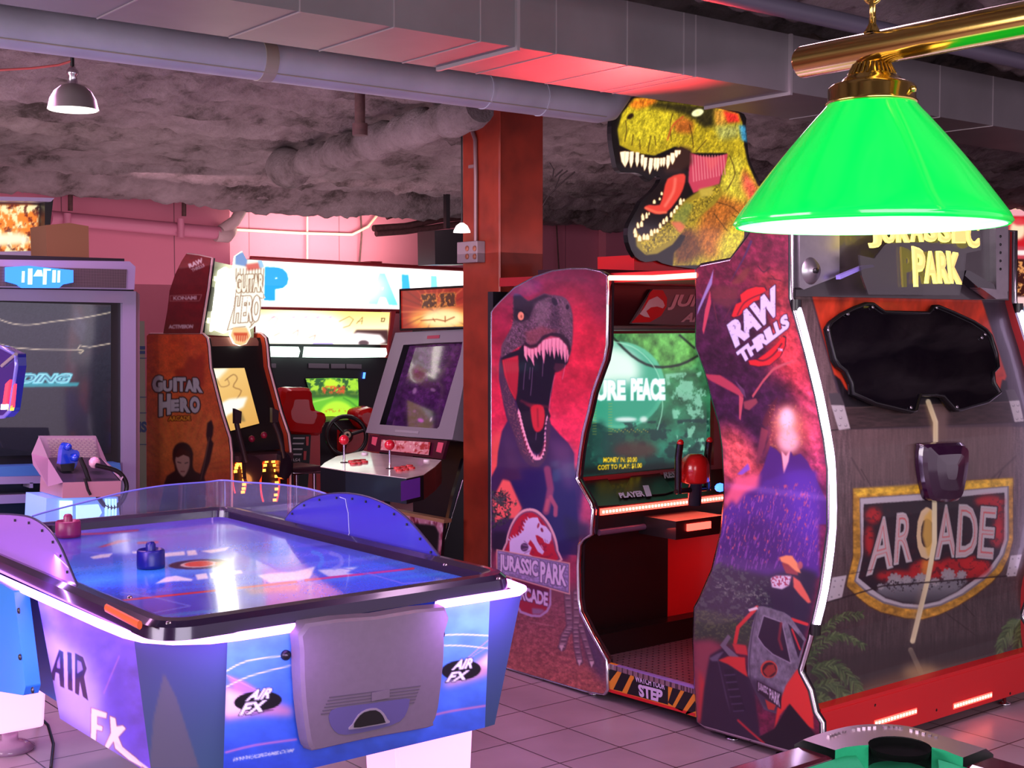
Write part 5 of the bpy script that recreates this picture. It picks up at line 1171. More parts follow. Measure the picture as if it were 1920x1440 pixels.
def quad(name, q, cv, step=.0032, lbl=None):
    q = [Vector(p) for p in q]; u = (q[1] - q[0]).normalized(); n = u.cross(q[3] - q[0]).normalized(); v = n.cross(u)
    o = painted(name, q, q[0], u, v, cv, HG, step, ah); 
    if lbl: o['label'] = lbl
    return o
zt, zb = .785, .392
A0, A1 = (1.365, 3.31), (1.548, 3.14); B0, B1 = (2.405, 3.14), (2.55, 3.165)
a0, a1 = (1.425, 3.345), (1.53, 3.14); b0, b1 = (2.385, 3.14), (2.415, 3.22)
quad('end_panel', [(*A1, zt), (*B0, zt), (*b0, zb), (*a1, zb)], art_end(), lbl='blue end panel with white streaks and two oval badges')
quad('corner_panel', [(*A0, zt), (*A1, zt), (*a1, zb), (*a0, zb)], art_plain(230, 1180, 440, 1480, (72, 66, 126), (50, 86, 122), '790,980 850,1100 960,1440 720,1440 740,1200'), .006, 'slate blue corner panel')
quad('corner_panel', [(*B0, zt), (*B1, zt), (*b1, zb), (*b0, zb)], art_plain(900, 1100, 1010, 1380, (66, 72, 132), (46, 84, 118), None), .008, 'slate blue corner panel')
SE = 4.02
quad('side_panel', [(1.355, SE, zt), (*A0, zt), (*a0, zb), (1.42, SE, zb)], art_side(), .0032, 'violet side panel with dark and white lettering')
BODY = mat('hockey_body_blue', (44, 96, 190), .4)
b = MB(); T_ = [(*A0,), (*A1,), (*B0,), (*B1,), (2.55, 4.95), (2.42, 5.08), (1.5, 5.08), (1.365, 4.95)]; B_ = [(*a0,), (*a1,), (*b0,), (*b1,), (2.42, 4.9), (2.36, 5.0), (1.56, 5.0), (1.425, 4.9)]
ins_ = lambda L, z, e=.03: [Vector((1.96 + (x - 1.96) * (1 - e), 4.1 + (y - 4.1) * (1 - e), z)) for x, y in L]
t_, b2 = ins_(T_, zt, .06), ins_(B_, zb, .10)
b.add(t_ + b2, [(i, (i + 1) % 8, 8 + (i + 1) % 8, 8 + i) for i in range(8)] + [tuple(range(8)), tuple(range(15, 7, -1))], BODY); b.build('body', ah)
# blue side box
SBX = mat('sky_blue_box', (34, 128, 214), .35, coat=.2)
b = MB(); q = [PX(x, y, 1.31) for x, y in pts('-80,1050 26,1108 48,1288 44,1304 -80,1284')]; b.prism(q, (.045, 0, 0), SBX); sb = b.build('side_box', ah, .004)
for x, y in ((38, 1232), (36, 1145), (62, 1294)): MB().lathe([(0, -.006), (.008, -.004), (.01, 0)], PX(x, y, 1.308), BLACK, 10, (1, 0, 0)).build('bolt', sb)
# rail all round
RAIL = mat('dark_violet_rail', (46, 34, 66), .2, .35, coat=.6)
def rrect(x0, x1, y0, y1, r, z, n=6):
    o = []
    for cx, cy, t0 in ((x1 - r, y1 - r, 0), (x0 + r, y1 - r, 90), (x0 + r, y0 + r, 180), (x1 - r, y0 + r, 270)):
        for k in range(n + 1): t = math.radians(t0 + 90 * k / n); o.append(Vector((cx + r * math.cos(t), cy + r * math.sin(t), z)))
    return o
lo = [rrect(1.355, 2.515, 3.125, 5.08, .10, .80), rrect(1.36, 2.51, 3.13, 5.075, .10, .832), rrect(1.375, 2.495, 3.145, 5.06, .09, .846), rrect(1.40, 2.47, 3.175, 5.03, .07, .848), rrect(1.425, 2.445, 3.20, 5.0, .05, .838), rrect(1.43, 2.44, 3.205, 4.995, .05, .808)]
b = MB(); n = len(lo[0])
for k in range(5): b.add(lo[k] + lo[k + 1], [(i, (i + 1) % n, n + (i + 1) % n, n + i) for i in range(n)], RAIL, True)
rl = b.build('rail', ah)
for px, py in ((316, 1169), (243, 1121), (935, 1086), (835, 1060)): MB().lathe([(0, .006), (.006, .005), (.008, 0)], PZ(px, py, .847), CHROME, 10).build('screw', rl)
MB().tube([PZ(200, 1140, .846), PZ(262, 1172, .846)], .007, mat('orange_inlay', (226, 96, 48), .4), 8, ry=.012).build('orange_inlay', rl)
# light strip under the rail
VIO = glow('violet_led_strip', (214, 130, 255), 7)
def led(P, nm='light_strip', par=ah): 
    o = MB().tube([Vector(p) for p in P], .0125, VIO, 10).build(nm, par); o['label'] = 'glowing violet light strip under the rail'; return o
z = .79; xa = PY(556, 1172, 3.13).x; xb = PY(818, 1137, 3.13).x
led([(1.335, 4.98, z), (1.337, 4.3, z), (1.345, 3.5, z), (1.352, 3.34, z), (1.37, 3.26, z), (1.42, 3.19, z), (1.50, 3.14, z), (1.58, 3.128, z), (xa, 3.125, z)])
led([(xb, 3.125, z), (2.42, 3.12, z), (2.50, 3.122, z), (2.54, 3.15, z), (2.56, 3.25, z), (2.56, 4.9, z)])
light('hockey_led_left', 'AREA', (1.26, 3.9, .77), 5, (.62, .3, 1), .05, 1.2, (1.55, 3.95, .5)); light('hockey_led_front', 'AREA', (1.55, 3.03, .77), 1.3, (.62, .3, 1), .4, .05, (1.62, 3.16, .5)); light('hockey_led_right', 'AREA', (2.35, 3.03, .77), 1.5, (.62, .3, 1), .35, .05, (2.32, 3.16, .5))
# grey return door
GRY = mat('grey_return_door', (118, 104, 124), .42, noise=(60, .05)); 
dq = smooth(pts('556,1163 690,1149 820,1132 819,1180 818,1230 808,1320 798,1350 788,1359 680,1378 580,1400 568,1399 560,1382 550,1308 546,1211'), 2)
o3 = [PY(x, y, 3.125) for x, y in dq]; ce = sum(o3, Vector()) / len(o3)
o4 = [Vector((ce.x + (p.x - ce.x) * .985, 3.085, ce.z + (p.z - ce.z) * .985)) for p in o3]; o5 = [Vector((ce.x + (p.x - ce.x) * .95, 3.075, ce.z + (p.z - ce.z) * .95)) for p in o3]; n = len(o3)
b = MB(); b.add(o3 + o4, [(i, (i + 1) % n, n + (i + 1) % n, n + i) for i in range(n)], GRY, True); b.add(o4 + o5, [(i, (i + 1) % n, n + (i + 1) % n, n + i) for i in range(n)], GRY, True); b.prism(o5, (0, .002, 0), GRY)
dr = b.build('return_door', ah); dr['label'] = 'moulded grey door with a half-moon slot'
dd = lambda s, y: [PY(a, c_, y) for a, c_ in smooth(pts(s, D2), 2)]
VG = mat('violet_grey_inset', (92, 84, 140), .4)
MB().prism(dd('562,1175 600,1150 750,1130 930,1105 945,1120 935,1165 900,1215 800,1250 640,1280 585,1262 560,1215', 3.073), (0, .004, 0), VG).build('inset', dr)
b = MB(); b.prism(dd('655,1255 672,1230 700,1185 740,1158 790,1152 822,1175 840,1205 850,1222 760,1240', 3.069), (0, .006, 0), mat('pale_door_trim', (150, 138, 156), .4)); b.prism(dd('680,1245 695,1205 730,1172 785,1162 815,1185 828,1215 826,1222 750,1236', 3.066), (0, .004, 0), BLACK); b.build('slot', dr)
b = MB(); GD = mat('groove_shadow', (88, 78, 96), .5)
for k in range(6):
    y = 1050 + k * 16; b.prism([PY(D2[0] + x / D2[2], D2[1] + yy / D2[2], 3.0735) for x, yy in ((560 - k * 8, y + 48), (1000 - k * 6, y - 8), (1000 - k * 6, y - 4), (560 - k * 8, y + 53))], (0, .003, 0), GD)
b.prism([PY(D2[0] + x / D2[2], D2[1] + y / D2[2], 3.071) for x, y in ((765, 1078), (850, 1060), (850, 1100), (765, 1118))], (0, .003, 0), GRY); b.build('grooves', dr)
for px, py in ((535, 1228), (825, 1189)):
    MB().lathe([(0, -.016), (.008, -.014), (.014, -.006), (.014, 0)], PY(px, py, 3.137), BLACK, 14, (0, 1, 0)).build('lock_knob', ah)
# arched guards
CLR = mat('clear_guard', (190, 190, 255), .04, 0, trans=.7, alpha=.22, spec=.8)
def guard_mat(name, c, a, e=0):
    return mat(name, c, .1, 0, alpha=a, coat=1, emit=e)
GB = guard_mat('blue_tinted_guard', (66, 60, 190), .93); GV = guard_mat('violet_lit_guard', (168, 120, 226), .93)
def arc(px_pts, X, m, nm, lbl, base):
    P = smooth(pts(px_pts), 5, False); top = [PX(x, y, X) for x, y in P]; bot = [Vector((X, p.y, base)) for p in top]
    q = top + list(reversed(bot)); b = MB().prism(q, (.006, 0, 0), m); o = b.build(nm, ah); o['label'] = lbl
    MB().tube([p + Vector((.003, 0, 0)) for p in top], .004, mat('guard_edge', (60, 52, 90), .3), 6).build('guard_rim', o)
    for k in range(3, len(top) - 3, 4): MB().tube([top[k] - Vector((.004, 0, .012)), top[k] - Vector((.004, 0, .02))], .003, BLACK, 6).build('rivet', o)
    return o
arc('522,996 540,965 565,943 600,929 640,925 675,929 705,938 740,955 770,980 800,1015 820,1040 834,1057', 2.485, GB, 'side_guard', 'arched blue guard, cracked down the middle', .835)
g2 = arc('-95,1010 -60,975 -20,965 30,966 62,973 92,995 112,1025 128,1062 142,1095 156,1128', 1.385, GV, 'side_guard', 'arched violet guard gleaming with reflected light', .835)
b = MB(); b.tube([PX(x, y, 2.483) for x, y in pts('637,932 648,936 650,950 653,962 654,985 655,1000 650,1010 630,1016')], .0015, mat('crack_line', (190, 190, 240), .5), 5); b.build('crack', ah)
# clear guard round the far end
prof = [(PX(-20, 985, 1.40), 0)]
Pt = []
for x, y in pts('60,968 90,959 176,937 237,922 310,910 384,904'): Pt.append(PY(x, y, 5.06))
Pt = [p for p in Pt if p.x < 2.44]
sd = [PX(x, y, 2.49) for x, y in pts('430,903 457,904 510,907 560,913 600,922 630,934')]
sd = [p for p in sd if p.y < 5.02]
first = Vector((1.40, 4.75, .875)); Pt = [tuple(p) for p in Pt + [Vector((2.47, 5.04, (Pt[-1].z + sd[0].z) / 2))] + sd]; Pt = [Vector(p) for p in smooth(Pt, 4, False)]
bt = [Vector((p.x, p.y, .84)) for p in Pt]
b = MB(); b.strip(Pt, bt, CLR, True); e_ = [p + Vector((.004 if p.x > 2.4 else 0, .004 if p.y > 5 else 0, 0)) for p in Pt]; b.strip(e_, [Vector((p.x, p.y, .84)) for p in e_], CLR, True)
eg = b.build('end_guard', ah); eg['label'] = 'clear curved guard round the far end'
MB().tube(Pt, .0035, mat('lit_guard_edge', (130, 130, 235), .25), 6).build('guard_rim', eg)
# legs
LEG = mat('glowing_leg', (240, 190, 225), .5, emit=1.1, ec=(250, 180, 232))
def leg(x0, x1, y0, y1, lb):
    b = MB(); T2 = [(x0 - .02, y0, zb), (x1 + .02, y0, zb), (x1 + .02, y1, zb), (x0 - .02, y1, zb)]; B2 = [(x0, y0, .09), (x1, y0, .09), (x1, y1, .09), (x0, y1, .09)]
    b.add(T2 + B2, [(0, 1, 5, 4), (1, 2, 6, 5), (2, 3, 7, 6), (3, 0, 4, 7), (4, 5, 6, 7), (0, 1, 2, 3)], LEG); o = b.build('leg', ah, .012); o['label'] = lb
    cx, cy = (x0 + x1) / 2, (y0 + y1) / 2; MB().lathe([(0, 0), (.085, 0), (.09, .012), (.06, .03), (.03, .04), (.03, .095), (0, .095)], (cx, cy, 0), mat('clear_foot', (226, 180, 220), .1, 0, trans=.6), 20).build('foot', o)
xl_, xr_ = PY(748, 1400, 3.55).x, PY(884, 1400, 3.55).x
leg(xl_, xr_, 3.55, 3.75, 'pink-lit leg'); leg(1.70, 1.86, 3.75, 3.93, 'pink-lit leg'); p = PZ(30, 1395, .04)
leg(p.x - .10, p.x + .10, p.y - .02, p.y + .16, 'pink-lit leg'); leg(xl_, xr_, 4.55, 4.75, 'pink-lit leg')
b = MB(); b.tube([PZ(x, y, .1 if k < 3 else .004) for k, (x, y) in enumerate(pts('0,1325 25,1338 60,1342 75,1345 90,1360 100,1395 95,1440'))], .006, BLACK, 6)
o = b.build('power_cord'); tag(o, 'black power cord trailing from the lit leg of the air hockey table', 'cord'); top_mesh(o, PZ(60, 1400, 0))
# mallets
def mallet(px, py, r, m, lbl):
    c = PZ(px, py, .814); b = MB().lathe([(0, 0), (r, 0), (r * 1.02, .012), (r, .055), (r * .9, .06), (r * .8, .05), (r * .42, .046), (r * .36, .055), (r * .36, .075), (r * .25, .083), (0, .085)], c, m, 24)
    o = b.build('mallet'); tag(o, lbl, 'air hockey mallet', 'mallets on the air hockey table'); top_mesh(o, c)
mallet(283, 1064, .044, mat('blue_mallet', (22, 26, 110), .35), 'dark blue round mallet on the middle of the air hockey table'); mallet(128, 1006, .045, mat('red_mallet', (150, 40, 96), .35), 'red round mallet at the far left end of the air hockey table')

# ================================================================== pool table
E6 = (1240, 1340, 2.8235); ZR = .82
pt = thing('pool_table', 'pool table corner with silver corner cap, black pocket and green cloth', 'pool table', (1.5, .3, 0))
RW = mat('dark_red_rail', (70, 20, 34), .14, 0, coat=1, noise=(12, .2)); FELT = mat('green_felt', (18, 150, 104), .9, noise=(200, .06)); CAP = mat('silver_corner_cap', (178, 160, 172), .28, .85)
yE = 1.584; xE = 2.161; XW, YS = .80, -1.0; rw = .088
MB().box((XW + .05, YS + .05, .60), (xE - .04, yE - .04, .785), FELT).build('cloth_bed', pt)
for a_, c_ in (((XW, yE - rw, .70), (1.935, yE, ZR)), ((xE - rw, YS, .70), (xE, 1.33, ZR)), ((XW, YS, .70), (XW + rw, yE - rw, ZR)), ((XW + rw, YS, .70), (xE - rw, YS + rw, ZR))):
    MB().box(a_, c_, RW).build('rail', pt, .012)
b = MB(); b.prism([(XW + rw, yE - rw, ZR - .004), (1.985, yE - rw, ZR - .004), (1.955, yE - rw - .045, .805), (XW + rw, yE - rw - .045, .805)], (0, 0, -.02), FELT); b.prism([(xE - rw, YS + rw, ZR - .004), (xE - rw - .045, YS + rw, .805), (xE - rw - .045, 1.345, .805), (xE - rw, 1.38, ZR - .004)], (0, 0, -.02), FELT); b.build('cushions', pt)
pc = Vector((2.043, 1.44, 0)); rr = .056; zc_ = ZR + .006
out = smooth([(1.927, 1.588, 0), (1.97, 1.592, 0), (2.014, 1.592, 0), (2.07, 1.588, 0), (2.115, 1.572, 0), (2.15, 1.545, 0), (2.171, 1.51, 0), (2.172, 1.455, 0), (2.168, 1.395, 0), (2.166, 1.327, 0)], 2, False)
inn = [(1.93, 1.497), (1.958, 1.496), (1.985, 1.487)] + [(pc.x + rr * math.cos(math.radians(a_)), pc.y + rr * math.sin(math.radians(a_))) for a_ in np.linspace(138, -48, 13)] + [(2.084, 1.375), (2.078, 1.352), (2.074, 1.33)]
assert len(out) == len(inn), (len(out), len(inn))
b = MB(); O1 = [(x, y, zc_ - .006) for x, y, _ in out]; O2 = [(x + (pc.x - x) * .08, y + (pc.y - y) * .08, zc_ + .004) for x, y, _ in out]; I2 = [(x, y, zc_ + .006) for x, y in inn]
b.strip(O1, O2, CAP, True); b.strip(O2, I2, CAP, True); b.strip([(x, y, .70) for x, y, _ in out], O1, CAP); J2 = [(x, y, .74) for x, y in inn]; b.strip(I2[3:-3], J2[3:-3], BLACK); b.strip(I2[:4], J2[:4], FELT); b.strip(I2[-4:], J2[-4:], FELT)
cp = b.build('corner_cap', pt); cp['label'] = 'silver metal corner cap with raised lettering'
for k in range(22):
    t = k / 21; i = 2 + t * 13; i0 = int(i); f = i - i0; a_ = Vector(out[i0]).lerp(Vector(out[min(i0 + 1, len(out) - 1)]), f); q = a_.lerp(pc, .24)
    if k in (5, 11, 16): continue
    b = MB(); b.box((q.x - .003, q.y - .003, zc_ + .003), (q.x + .003, q.y + .003, zc_ + .008), CAP, Matrix.Rotation(t * 2, 3, 'Z')); b.build('raised_letter', cp)
b = MB(); b.lathe([(rr - .001, .0), (rr - .004, -.012), (rr - .02, -.016), (0, -.018)], (pc.x, pc.y, ZR + .01), mat('black_leather', (4, 4, 5), .9, spec=.1), 32)
b.box((pc.x - .075, pc.y - .16, .74), (pc.x + .01, pc.y - .04, .7865), mat('black_leather', (1, 1, 1))).build('pocket', pt)
MB().box((XW + .06, YS + .06, .50), (xE - .07, yE - .07, .71), RW).build('apron', pt)
for x in (XW + .2, xE - .3):
    for y in (YS + .2, yE - .3): MB().rbox((x - .07, y - .07, 0), (x + .07, y + .07, .52), RW, .02).build('leg', pt)
# inlay on the rail
MB().box((1.68, yE - .075, ZR), (1.7, yE - .055, ZR + .001), mat('pearl_sight', (230, 220, 230), .3)).build('sight', pt)

# ================================================================== pool lamp
BR = mat('polished_brass', (200, 170, 92), .16, 1.0, noise=(14, .08)); 
lx, ly = 1.513, 1.125
dep = lambda x, y: (Vector((x, y, 0))).dot(Vector((fw.x, fw.y, 0)))
D0 = dep(lx, ly)
zrim = 1.732; ztop = H + (607 - 196) / 2500 * D0
lp = thing('pool_lamp', 'brass bar lamp with a bright green glass shade hanging over the pool table', 'lamp', (lx, .3, 1.98))
zb_ = H + (607 - 97) / 2500 * D0
ye = None
for k in range(400):
    y = ly + k * .002; px, _ = proj([[lx, y, zb_]])
    if px[0] < 1503: ye = y; break
b = MB(); b.tube([(lx, ye, zb_), (lx, ye - .004, zb_), (lx, -1.0, zb_)], [.0205, .0225, .0225], BR, 28); b.build('bar', lp)
SH, N_, K_, b_ = new_mat('green_glass_shade')
b_.inputs['Base Color'].default_value = (*L3(0, 200, 70), 1); b_.inputs['Roughness'].default_value = .12; b_.inputs['Coat Weight'].default_value = .5
b_.inputs['Emission Color'].default_value = (*L3(0, 255, 92), 1); b_.inputs['Emission Strength'].default_value = .42
SHI = mat('white_glass_lining', (190, 255, 210), .35, emit=.45, ec=(110, 255, 170))
def shade(y, lbl=None):
    rt_ = 78 / 2500 * D0; rb = 252 / 2500 * D0
    prf = [(rt_, ztop), (rt_ + .01, ztop - .012)]; n = 8
    for k in range(1, n + 1): t = k / n; prf.append((rt_ + (rb - rt_) * (t * .97 + .03 * math.sin(t * 3.14)), ztop + (zrim + .014 - ztop) * t))
    prf += [(rb + .001, zrim + .004), (rb - .003, zrim)]
    o = MB().lathe([(r, h) for r, h in prf], (lx, y, 0), SH, 64).lathe([(r - .004, h) for r, h in prf], (lx, y, 0), SHI, 64).build('glass_shade', lp)
    if lbl: o['label'] = lbl
    u = 1 / 2500 * D0
    hz_ = lambda py: H + (607 - py) * u
    b = MB(); b.lathe([(0, hz_(122)), (32 * u, hz_(124)), (42 * u, hz_(145)), (52 * u, hz_(152)), (56 * u, hz_(158)), (74 * u, hz_(164)), (80 * u, hz_(170)), (80 * u, hz_(192)), (84 * u, hz_(196)), (82 * u, hz_(200)), (0, hz_(198))], (lx, y, 0), BR, 40)
    for k in range(28):
        t = 2 * math.pi * k / 28; b.tube([(lx + 33 * u * math.cos(t), y + 33 * u * math.sin(t), hz_(126)), (lx + 43 * u * math.cos(t), y + 43 * u * math.sin(t), hz_(146))], .0022, BR, 6)
    b.build('fitter_cap', lp)
    t = -1.4; MB().lathe([(0, 0.006), (.004, .005), (.005, 0)], (lx + 80 * u * math.cos(t), y + 80 * u * math.sin(t), hz_(180)), BR, 10, (math.cos(t), math.sin(t), 0)).build('set_screw', lp)
    MB().ball((lx, y, zrim + .07), .03, glow('lamp_bulb', (255, 240, 210), 6), 14).build('bulb', lp)
    l = light('pool_lamp_bulb', 'POINT', (lx, y, zrim + .06), 5, (1, .95, .8), shadow=.03)
shade(ly, 'bright green conical glass shade'); shade(.36); shade(-.42)
b = MB(); cpx = PY(1623, 72, ly)
def ring(c, R, r, rot):
    P = [c + rot @ Vector((R * .72 * math.cos(t), 0, R * math.sin(t))) for t in [2 * math.pi * k / 20 for k in range(20)]]; b.tube(P, r, BR, 8, True)
base = Vector((lx, ly, zb_ + .022)); b.lathe([(.012, 0), (.008, .006), (.005, .012), (.005, .02)], base, BR, 12)
z = base.z + .03
for k in range(26):
    ring(Vector((lx, ly, z)), .017, .0028, Matrix.Rotation(.5 + k * 1.57, 3, 'Z')); z += .026
    if z > 2.78: break
b.build('chain', lp)
b = MB(); base = Vector((lx, -.6, zb_ + .022)); b.tube([base, Vector((lx, -.6, 2.78))], .005, BR, 8); b.build('chain', lp)

# ================================================================== dome ceiling lamp
c0 = PT(137, 206, 5.5); s_ = 5.5 / 2500
dl = thing('dome_lamp', 'small grey dome pendant lamp under the ceiling at the far left', 'lamp', c0)
b = MB(); b.lathe([(47 * s_, 0), (46 * s_, .006), (42 * s_, 20 * s_), (34 * s_, 34 * s_), (22 * s_, 44 * s_), (10 * s_, 48 * s_), (0, 49 * s_)], c0, mat('grey_enamel', (132, 124, 124), .3, .5), 32); b.build('lamp_shade', dl)
b = MB(); b.lathe([(10 * s_, 47 * s_), (8 * s_, 62 * s_), (11 * s_, 66 * s_), (11 * s_, 72 * s_), (5 * s_, 80 * s_), (0, 82 * s_)], c0, CHROME, 14); b.tube([c0 + Vector((0, 0, 78 * s_)), Vector((c0.x, c0.y, 2.8))], .008, BLACK, 6); b.build('socket', dl)
b = MB(); b.lathe([(0, -.004), (44 * s_, -.002), (46 * s_, .004)], c0, glow('lamp_diffuser', (240, 240, 225), 1.6), 32); b.build('diffuser', dl)
b = MB(); b.tube([c0 + Vector((0, 0, .2)), PT(110, 122, 5.5), PT(60, 128, 5.5), PT(-10, 132, 5.5)], .005, mat('red_wire', (150, 50, 50), .5), 6); b.build('wire', dl)
# ================================================================== machines along the back
K2 = (0, 350, 2.618); K3 = (380, 450, 2.617); K5 = (430, 700, 4.8); K6 = (0, 640, 3.893)
LILF = mat('lilac_grey_frame', (150, 138, 172), .35, .3, coat=.3); SCRM = printmat('lit_crt_print', .1, 1.0, 0, 0, .5); SGN = printmat('backlit_sign_print', .3, 1.7, 0, 0); SGN1 = printmat('backlit_sign_soft', .3, 1.1, 0, 0); SIDEP = printmat('cabinet_side_print', .4, 0, .2)
def sheetY(name, s, m_, y, cv, mt, par, thick=.02, step=.006, back=DARK):
    o = [PY(a, c_, y) for a, c_ in pts(s, m_)]
    return painted(name, o, (0, y, 0), (1, 0, 0), (0, 0, 1), cv, mt, step, par, (0, thick, 0) if thick else None, back)
def polyY(b, s, m_, y, mt, th=.01): b.prism([PY(a, c_, y) for a, c_ in pts(s, m_)], (0, th, 0), mt); return b
# ---- large screen shooter
YB = 6.72
lg = thing('arcade_cabinet', 'big grey arcade machine with a large dark screen reading loading and a glowing blue crest', 'arcade machine', (2.2, YB + .4, 0))
p0 = PY(255, 545, YB); zT = PY(100, 487, YB).z; xL = 1.2
MB().box((xL, YB + .03, 0), (p0.x, YB + .8, zT - .02), DARK).build('body', lg)
b = MB(); b.prism([PY(-180, 484, YB - .12), PY(243, 490, YB - .12), PY(254, 500, YB - .12), PY(252, 543, YB - .12), PY(-180, 536, YB - .12)], (0, .22, 0), LILF); b.build('speaker_bar', lg, .012)
GR, N_, K_, b_ = new_mat('perforated_grille'); tc = N_.new('ShaderNodeTexCoord'); vo = N_.new('ShaderNodeTexVoronoi'); vo.inputs['Scale'].default_value = 140; vo.inputs['Randomness'].default_value = 0; rp_ = N_.new('ShaderNodeValToRGB')
rp_.color_ramp.elements[0].position = .3; rp_.color_ramp.elements[0].color = (.01, .01, .012, 1); rp_.color_ramp.elements[1].position = .42; rp_.color_ramp.elements[1].color = (*L3(120, 104, 110), 1)
K_.new(tc.outputs['Object'], vo.inputs['Vector']); K_.new(vo.outputs['Distance'], rp_.inputs['Fac']); K_.new(rp_.outputs['Color'], b_.inputs['Base Color']); b_.inputs['Metallic'].default_value = .6; b_.inputs['Roughness'].default_value = .35
b = MB(); polyY(b, '-180,495 238,505 236,540 -180,533', None, YB - .128, GR, .01); b.build('speaker_grille', lg)
BLG = mat('blue_crest_glass', (30, 90, 220), .2, emit=1.6, ec=(50, 130, 255)); WHG = glow('white_blue_glow', (170, 215, 255), 1.6)
b = MB(); polyY(b, '30,395 140,388 360,410 360,470 310,480 290,497 110,497 85,480 30,465', K2, YB - .15, BLG, .02)
for s in ('140,402 160,402 158,480 138,480', '215,402 250,404 250,412 230,412 228,480 212,480', '260,410 275,410 273,470 258,470', '285,412 296,412 294,470 283,470', '110,415 122,415 120,470 108,470', '165,440 185,408 205,410 210,440'): polyY(b, s, K2, YB - .156, WHG, .006)
b.build('glowing_crest', lg)
b = MB(); polyY(b, '-180,538 255,546 255,1060 230,1060 230,568 -180,560', None, YB - .03, LILF, .06); b.build('screen_frame', lg, .004)
b = MB(); polyY(b, '255,546 262,552 262,1060 255,1060', None, YB - .02, mat('worn_edge', (120, 86, 96), .5), .6); b.build('side_edge', lg)
b = MB(); polyY(b, '-180,560 230,568 228,1060 -180,1060', None, YB, BLACK, .02); b.build('inner_bezel', lg)
def art_loading():
    c = Canvas(-150, 560, 215, 865, (44, 46, 56)); c.grad((100, 570), (120, 860), (60, 62, 74), (30, 28, 40)); c.noise(2, 2, .15, 501)
    c.line('-20,645 60,672 150,678 260,662 400,645 540,618', 1.6, (236, 224, 190), .95, .4, K2, sm=3); c.line('-20,768 60,790 200,800 380,800 392,780 410,784 440,788 540,770', 1.6, (236, 224, 190), .95, .4, K2); c.line('385,800 400,802 410,805 395,818 388,812', 2, (226, 214, 170), .9, .4, K2)  # pale curved lines: a light string's reflection painted into the screen
    c.poly('-30,960 390,962 380,980 -30,986', (50, 170, 180), .85, 1.2, K2); c.text('LOADING', '-90,918 356,916 350,966 -110,968', (150, 235, 240), .07, .25, (60, 180, 200), 1, m=K2); c.text('LOADING', '-78,926 346,924 340,958 -98,960', (50, 110, 140), .0, .25, m=K2)
    return c
SC0 = printmat('dim_screen_print', .05, .75, 1, .3, .5)
o = sheetY('screen', '-120,563 208,572 208,850 -120,858', None, YB - .008, art_loading(), SC0, lg, .004); o['label'] = 'dark screen with cyan loading lettering'
b = MB(); polyY(b, '-180,880 225,868 228,888 -180,898', None, YB - .10, mat('blue_trim_strip', (60, 110, 170), .4), .1); b.build('blue_strip', lg)
b = MB(); polyY(b, '-180,898 118,892 118,905 -180,913', None, YB - .12, LILF, .1); polyY(b, '-180,934 118,925 118,940 -180,952', None, YB - .12, LILF, .1); polyY(b, '56,905 62,905 62,915 56,915', None, YB - .12, LILF, .1); b.build('shelf_bars', lg)
# gun console in front
YC = 6.05
gc = thing('gun_console', 'silver arcade gun rest with slotted back, blue pistol and black cord before the large screen', 'gun console', (2.05, YC + .2, 0))
PKM = mat('pinkish_silver', (186, 152, 176), .35, .4)
b = MB(); q = [PY(x, y, YC + .32) for x, y in pts('285,690 700,690 735,850 780,920 350,850', K6)]; b.prism(q, (0, .015, 0), PKM)
b.add([PY(x, y, yy) for (x, y), yy in zip(pts('285,690 350,850 460,1030 350,1060 240,900 230,820', K6), (YC + .32, YC + .28, YC, YC, YC + .2, YC + .3))], [tuple(range(6))], PKM)
b.add([PY(*pts('700,690', K6)[0], YC + .32), PY(*pts('735,850', K6)[0], YC + .28), PY(*pts('885,1020', K6)[0], YC), PY(*pts('900,990', K6)[0], YC), PY(*pts('780,880', K6)[0], YC + .28)], [(0, 1, 2, 3, 4)], PKM)
b.add([PY(*pts('345,850', K6)[0], YC + .3), PY(*pts('738,850', K6)[0], YC + .3), PY(*pts('880,1025', K6)[0], YC), PY(*pts('460,1030', K6)[0], YC)], [(0, 1, 2, 3)], mat('dark_rest_tray', (70, 62, 80), .3, .3)); b.build('rest_tray', gc)
b = MB(); SL = mat('slot_dark', (44, 36, 40), .5); SLB = mat('slot_bright', (216, 196, 190), .3, .6)
for r_ in range(10):
    for k in range(10):
        x = 345 + k * 34 + (r_ % 2) * 15 + r_ * 3; y = 712 + r_ * 14; polyY(b, f'{x},{y} {x+24},{y} {x+24},{y+5} {x},{y+5}', K6, YC + .315, SLB, .003)
o = b.build('slots', gc); o['kind'] = 'stuff'
b = MB(); polyY(b, '460,1030 885,1020 878,1130 455,1145', K6, YC, mat('pink_front', (200, 140, 160), .35, .2), .3); b.build('front_box', gc, .004)
b = MB(); polyY(b, '395,1145 860,1135 880,1340 900,1900 300,1900 340,1145', K6, YC + .02, mat('pale_blue_pedestal', (150, 180, 240), .3, emit=.5, ec=(80, 140, 255)), .28)
for s in ('440,1165 530,1165 530,1330 440,1330', '560,1200 720,1190 745,1250 700,1320 560,1330', '770,1150 785,1150 785,1335 770,1335', '795,1150 808,1150 808,1335 795,1335', '820,1150 832,1150 832,1335 820,1335', '842,1150 852,1150 852,1335 842,1335'): polyY(b, s, K6, YC + .01, WHG, .01)
zq = PY(150, 1000, YC + .02); b.box((PY(105, 990, YC + .03).x, YC + .03, 0), (PY(230, 990, YC + .03).x, YC + .3, zq.z), BLACK); o = b.build('pedestal', gc); o['label'] = 'glowing blue-white pedestal'
BGN = mat('blue_toy_plastic', (24, 60, 200), .2, coat=.6)
g = thing('toy_pistol', 'translucent blue arcade pistol lying in the silver gun rest', 'arcade gun', PY(132, 868, YC + .15))
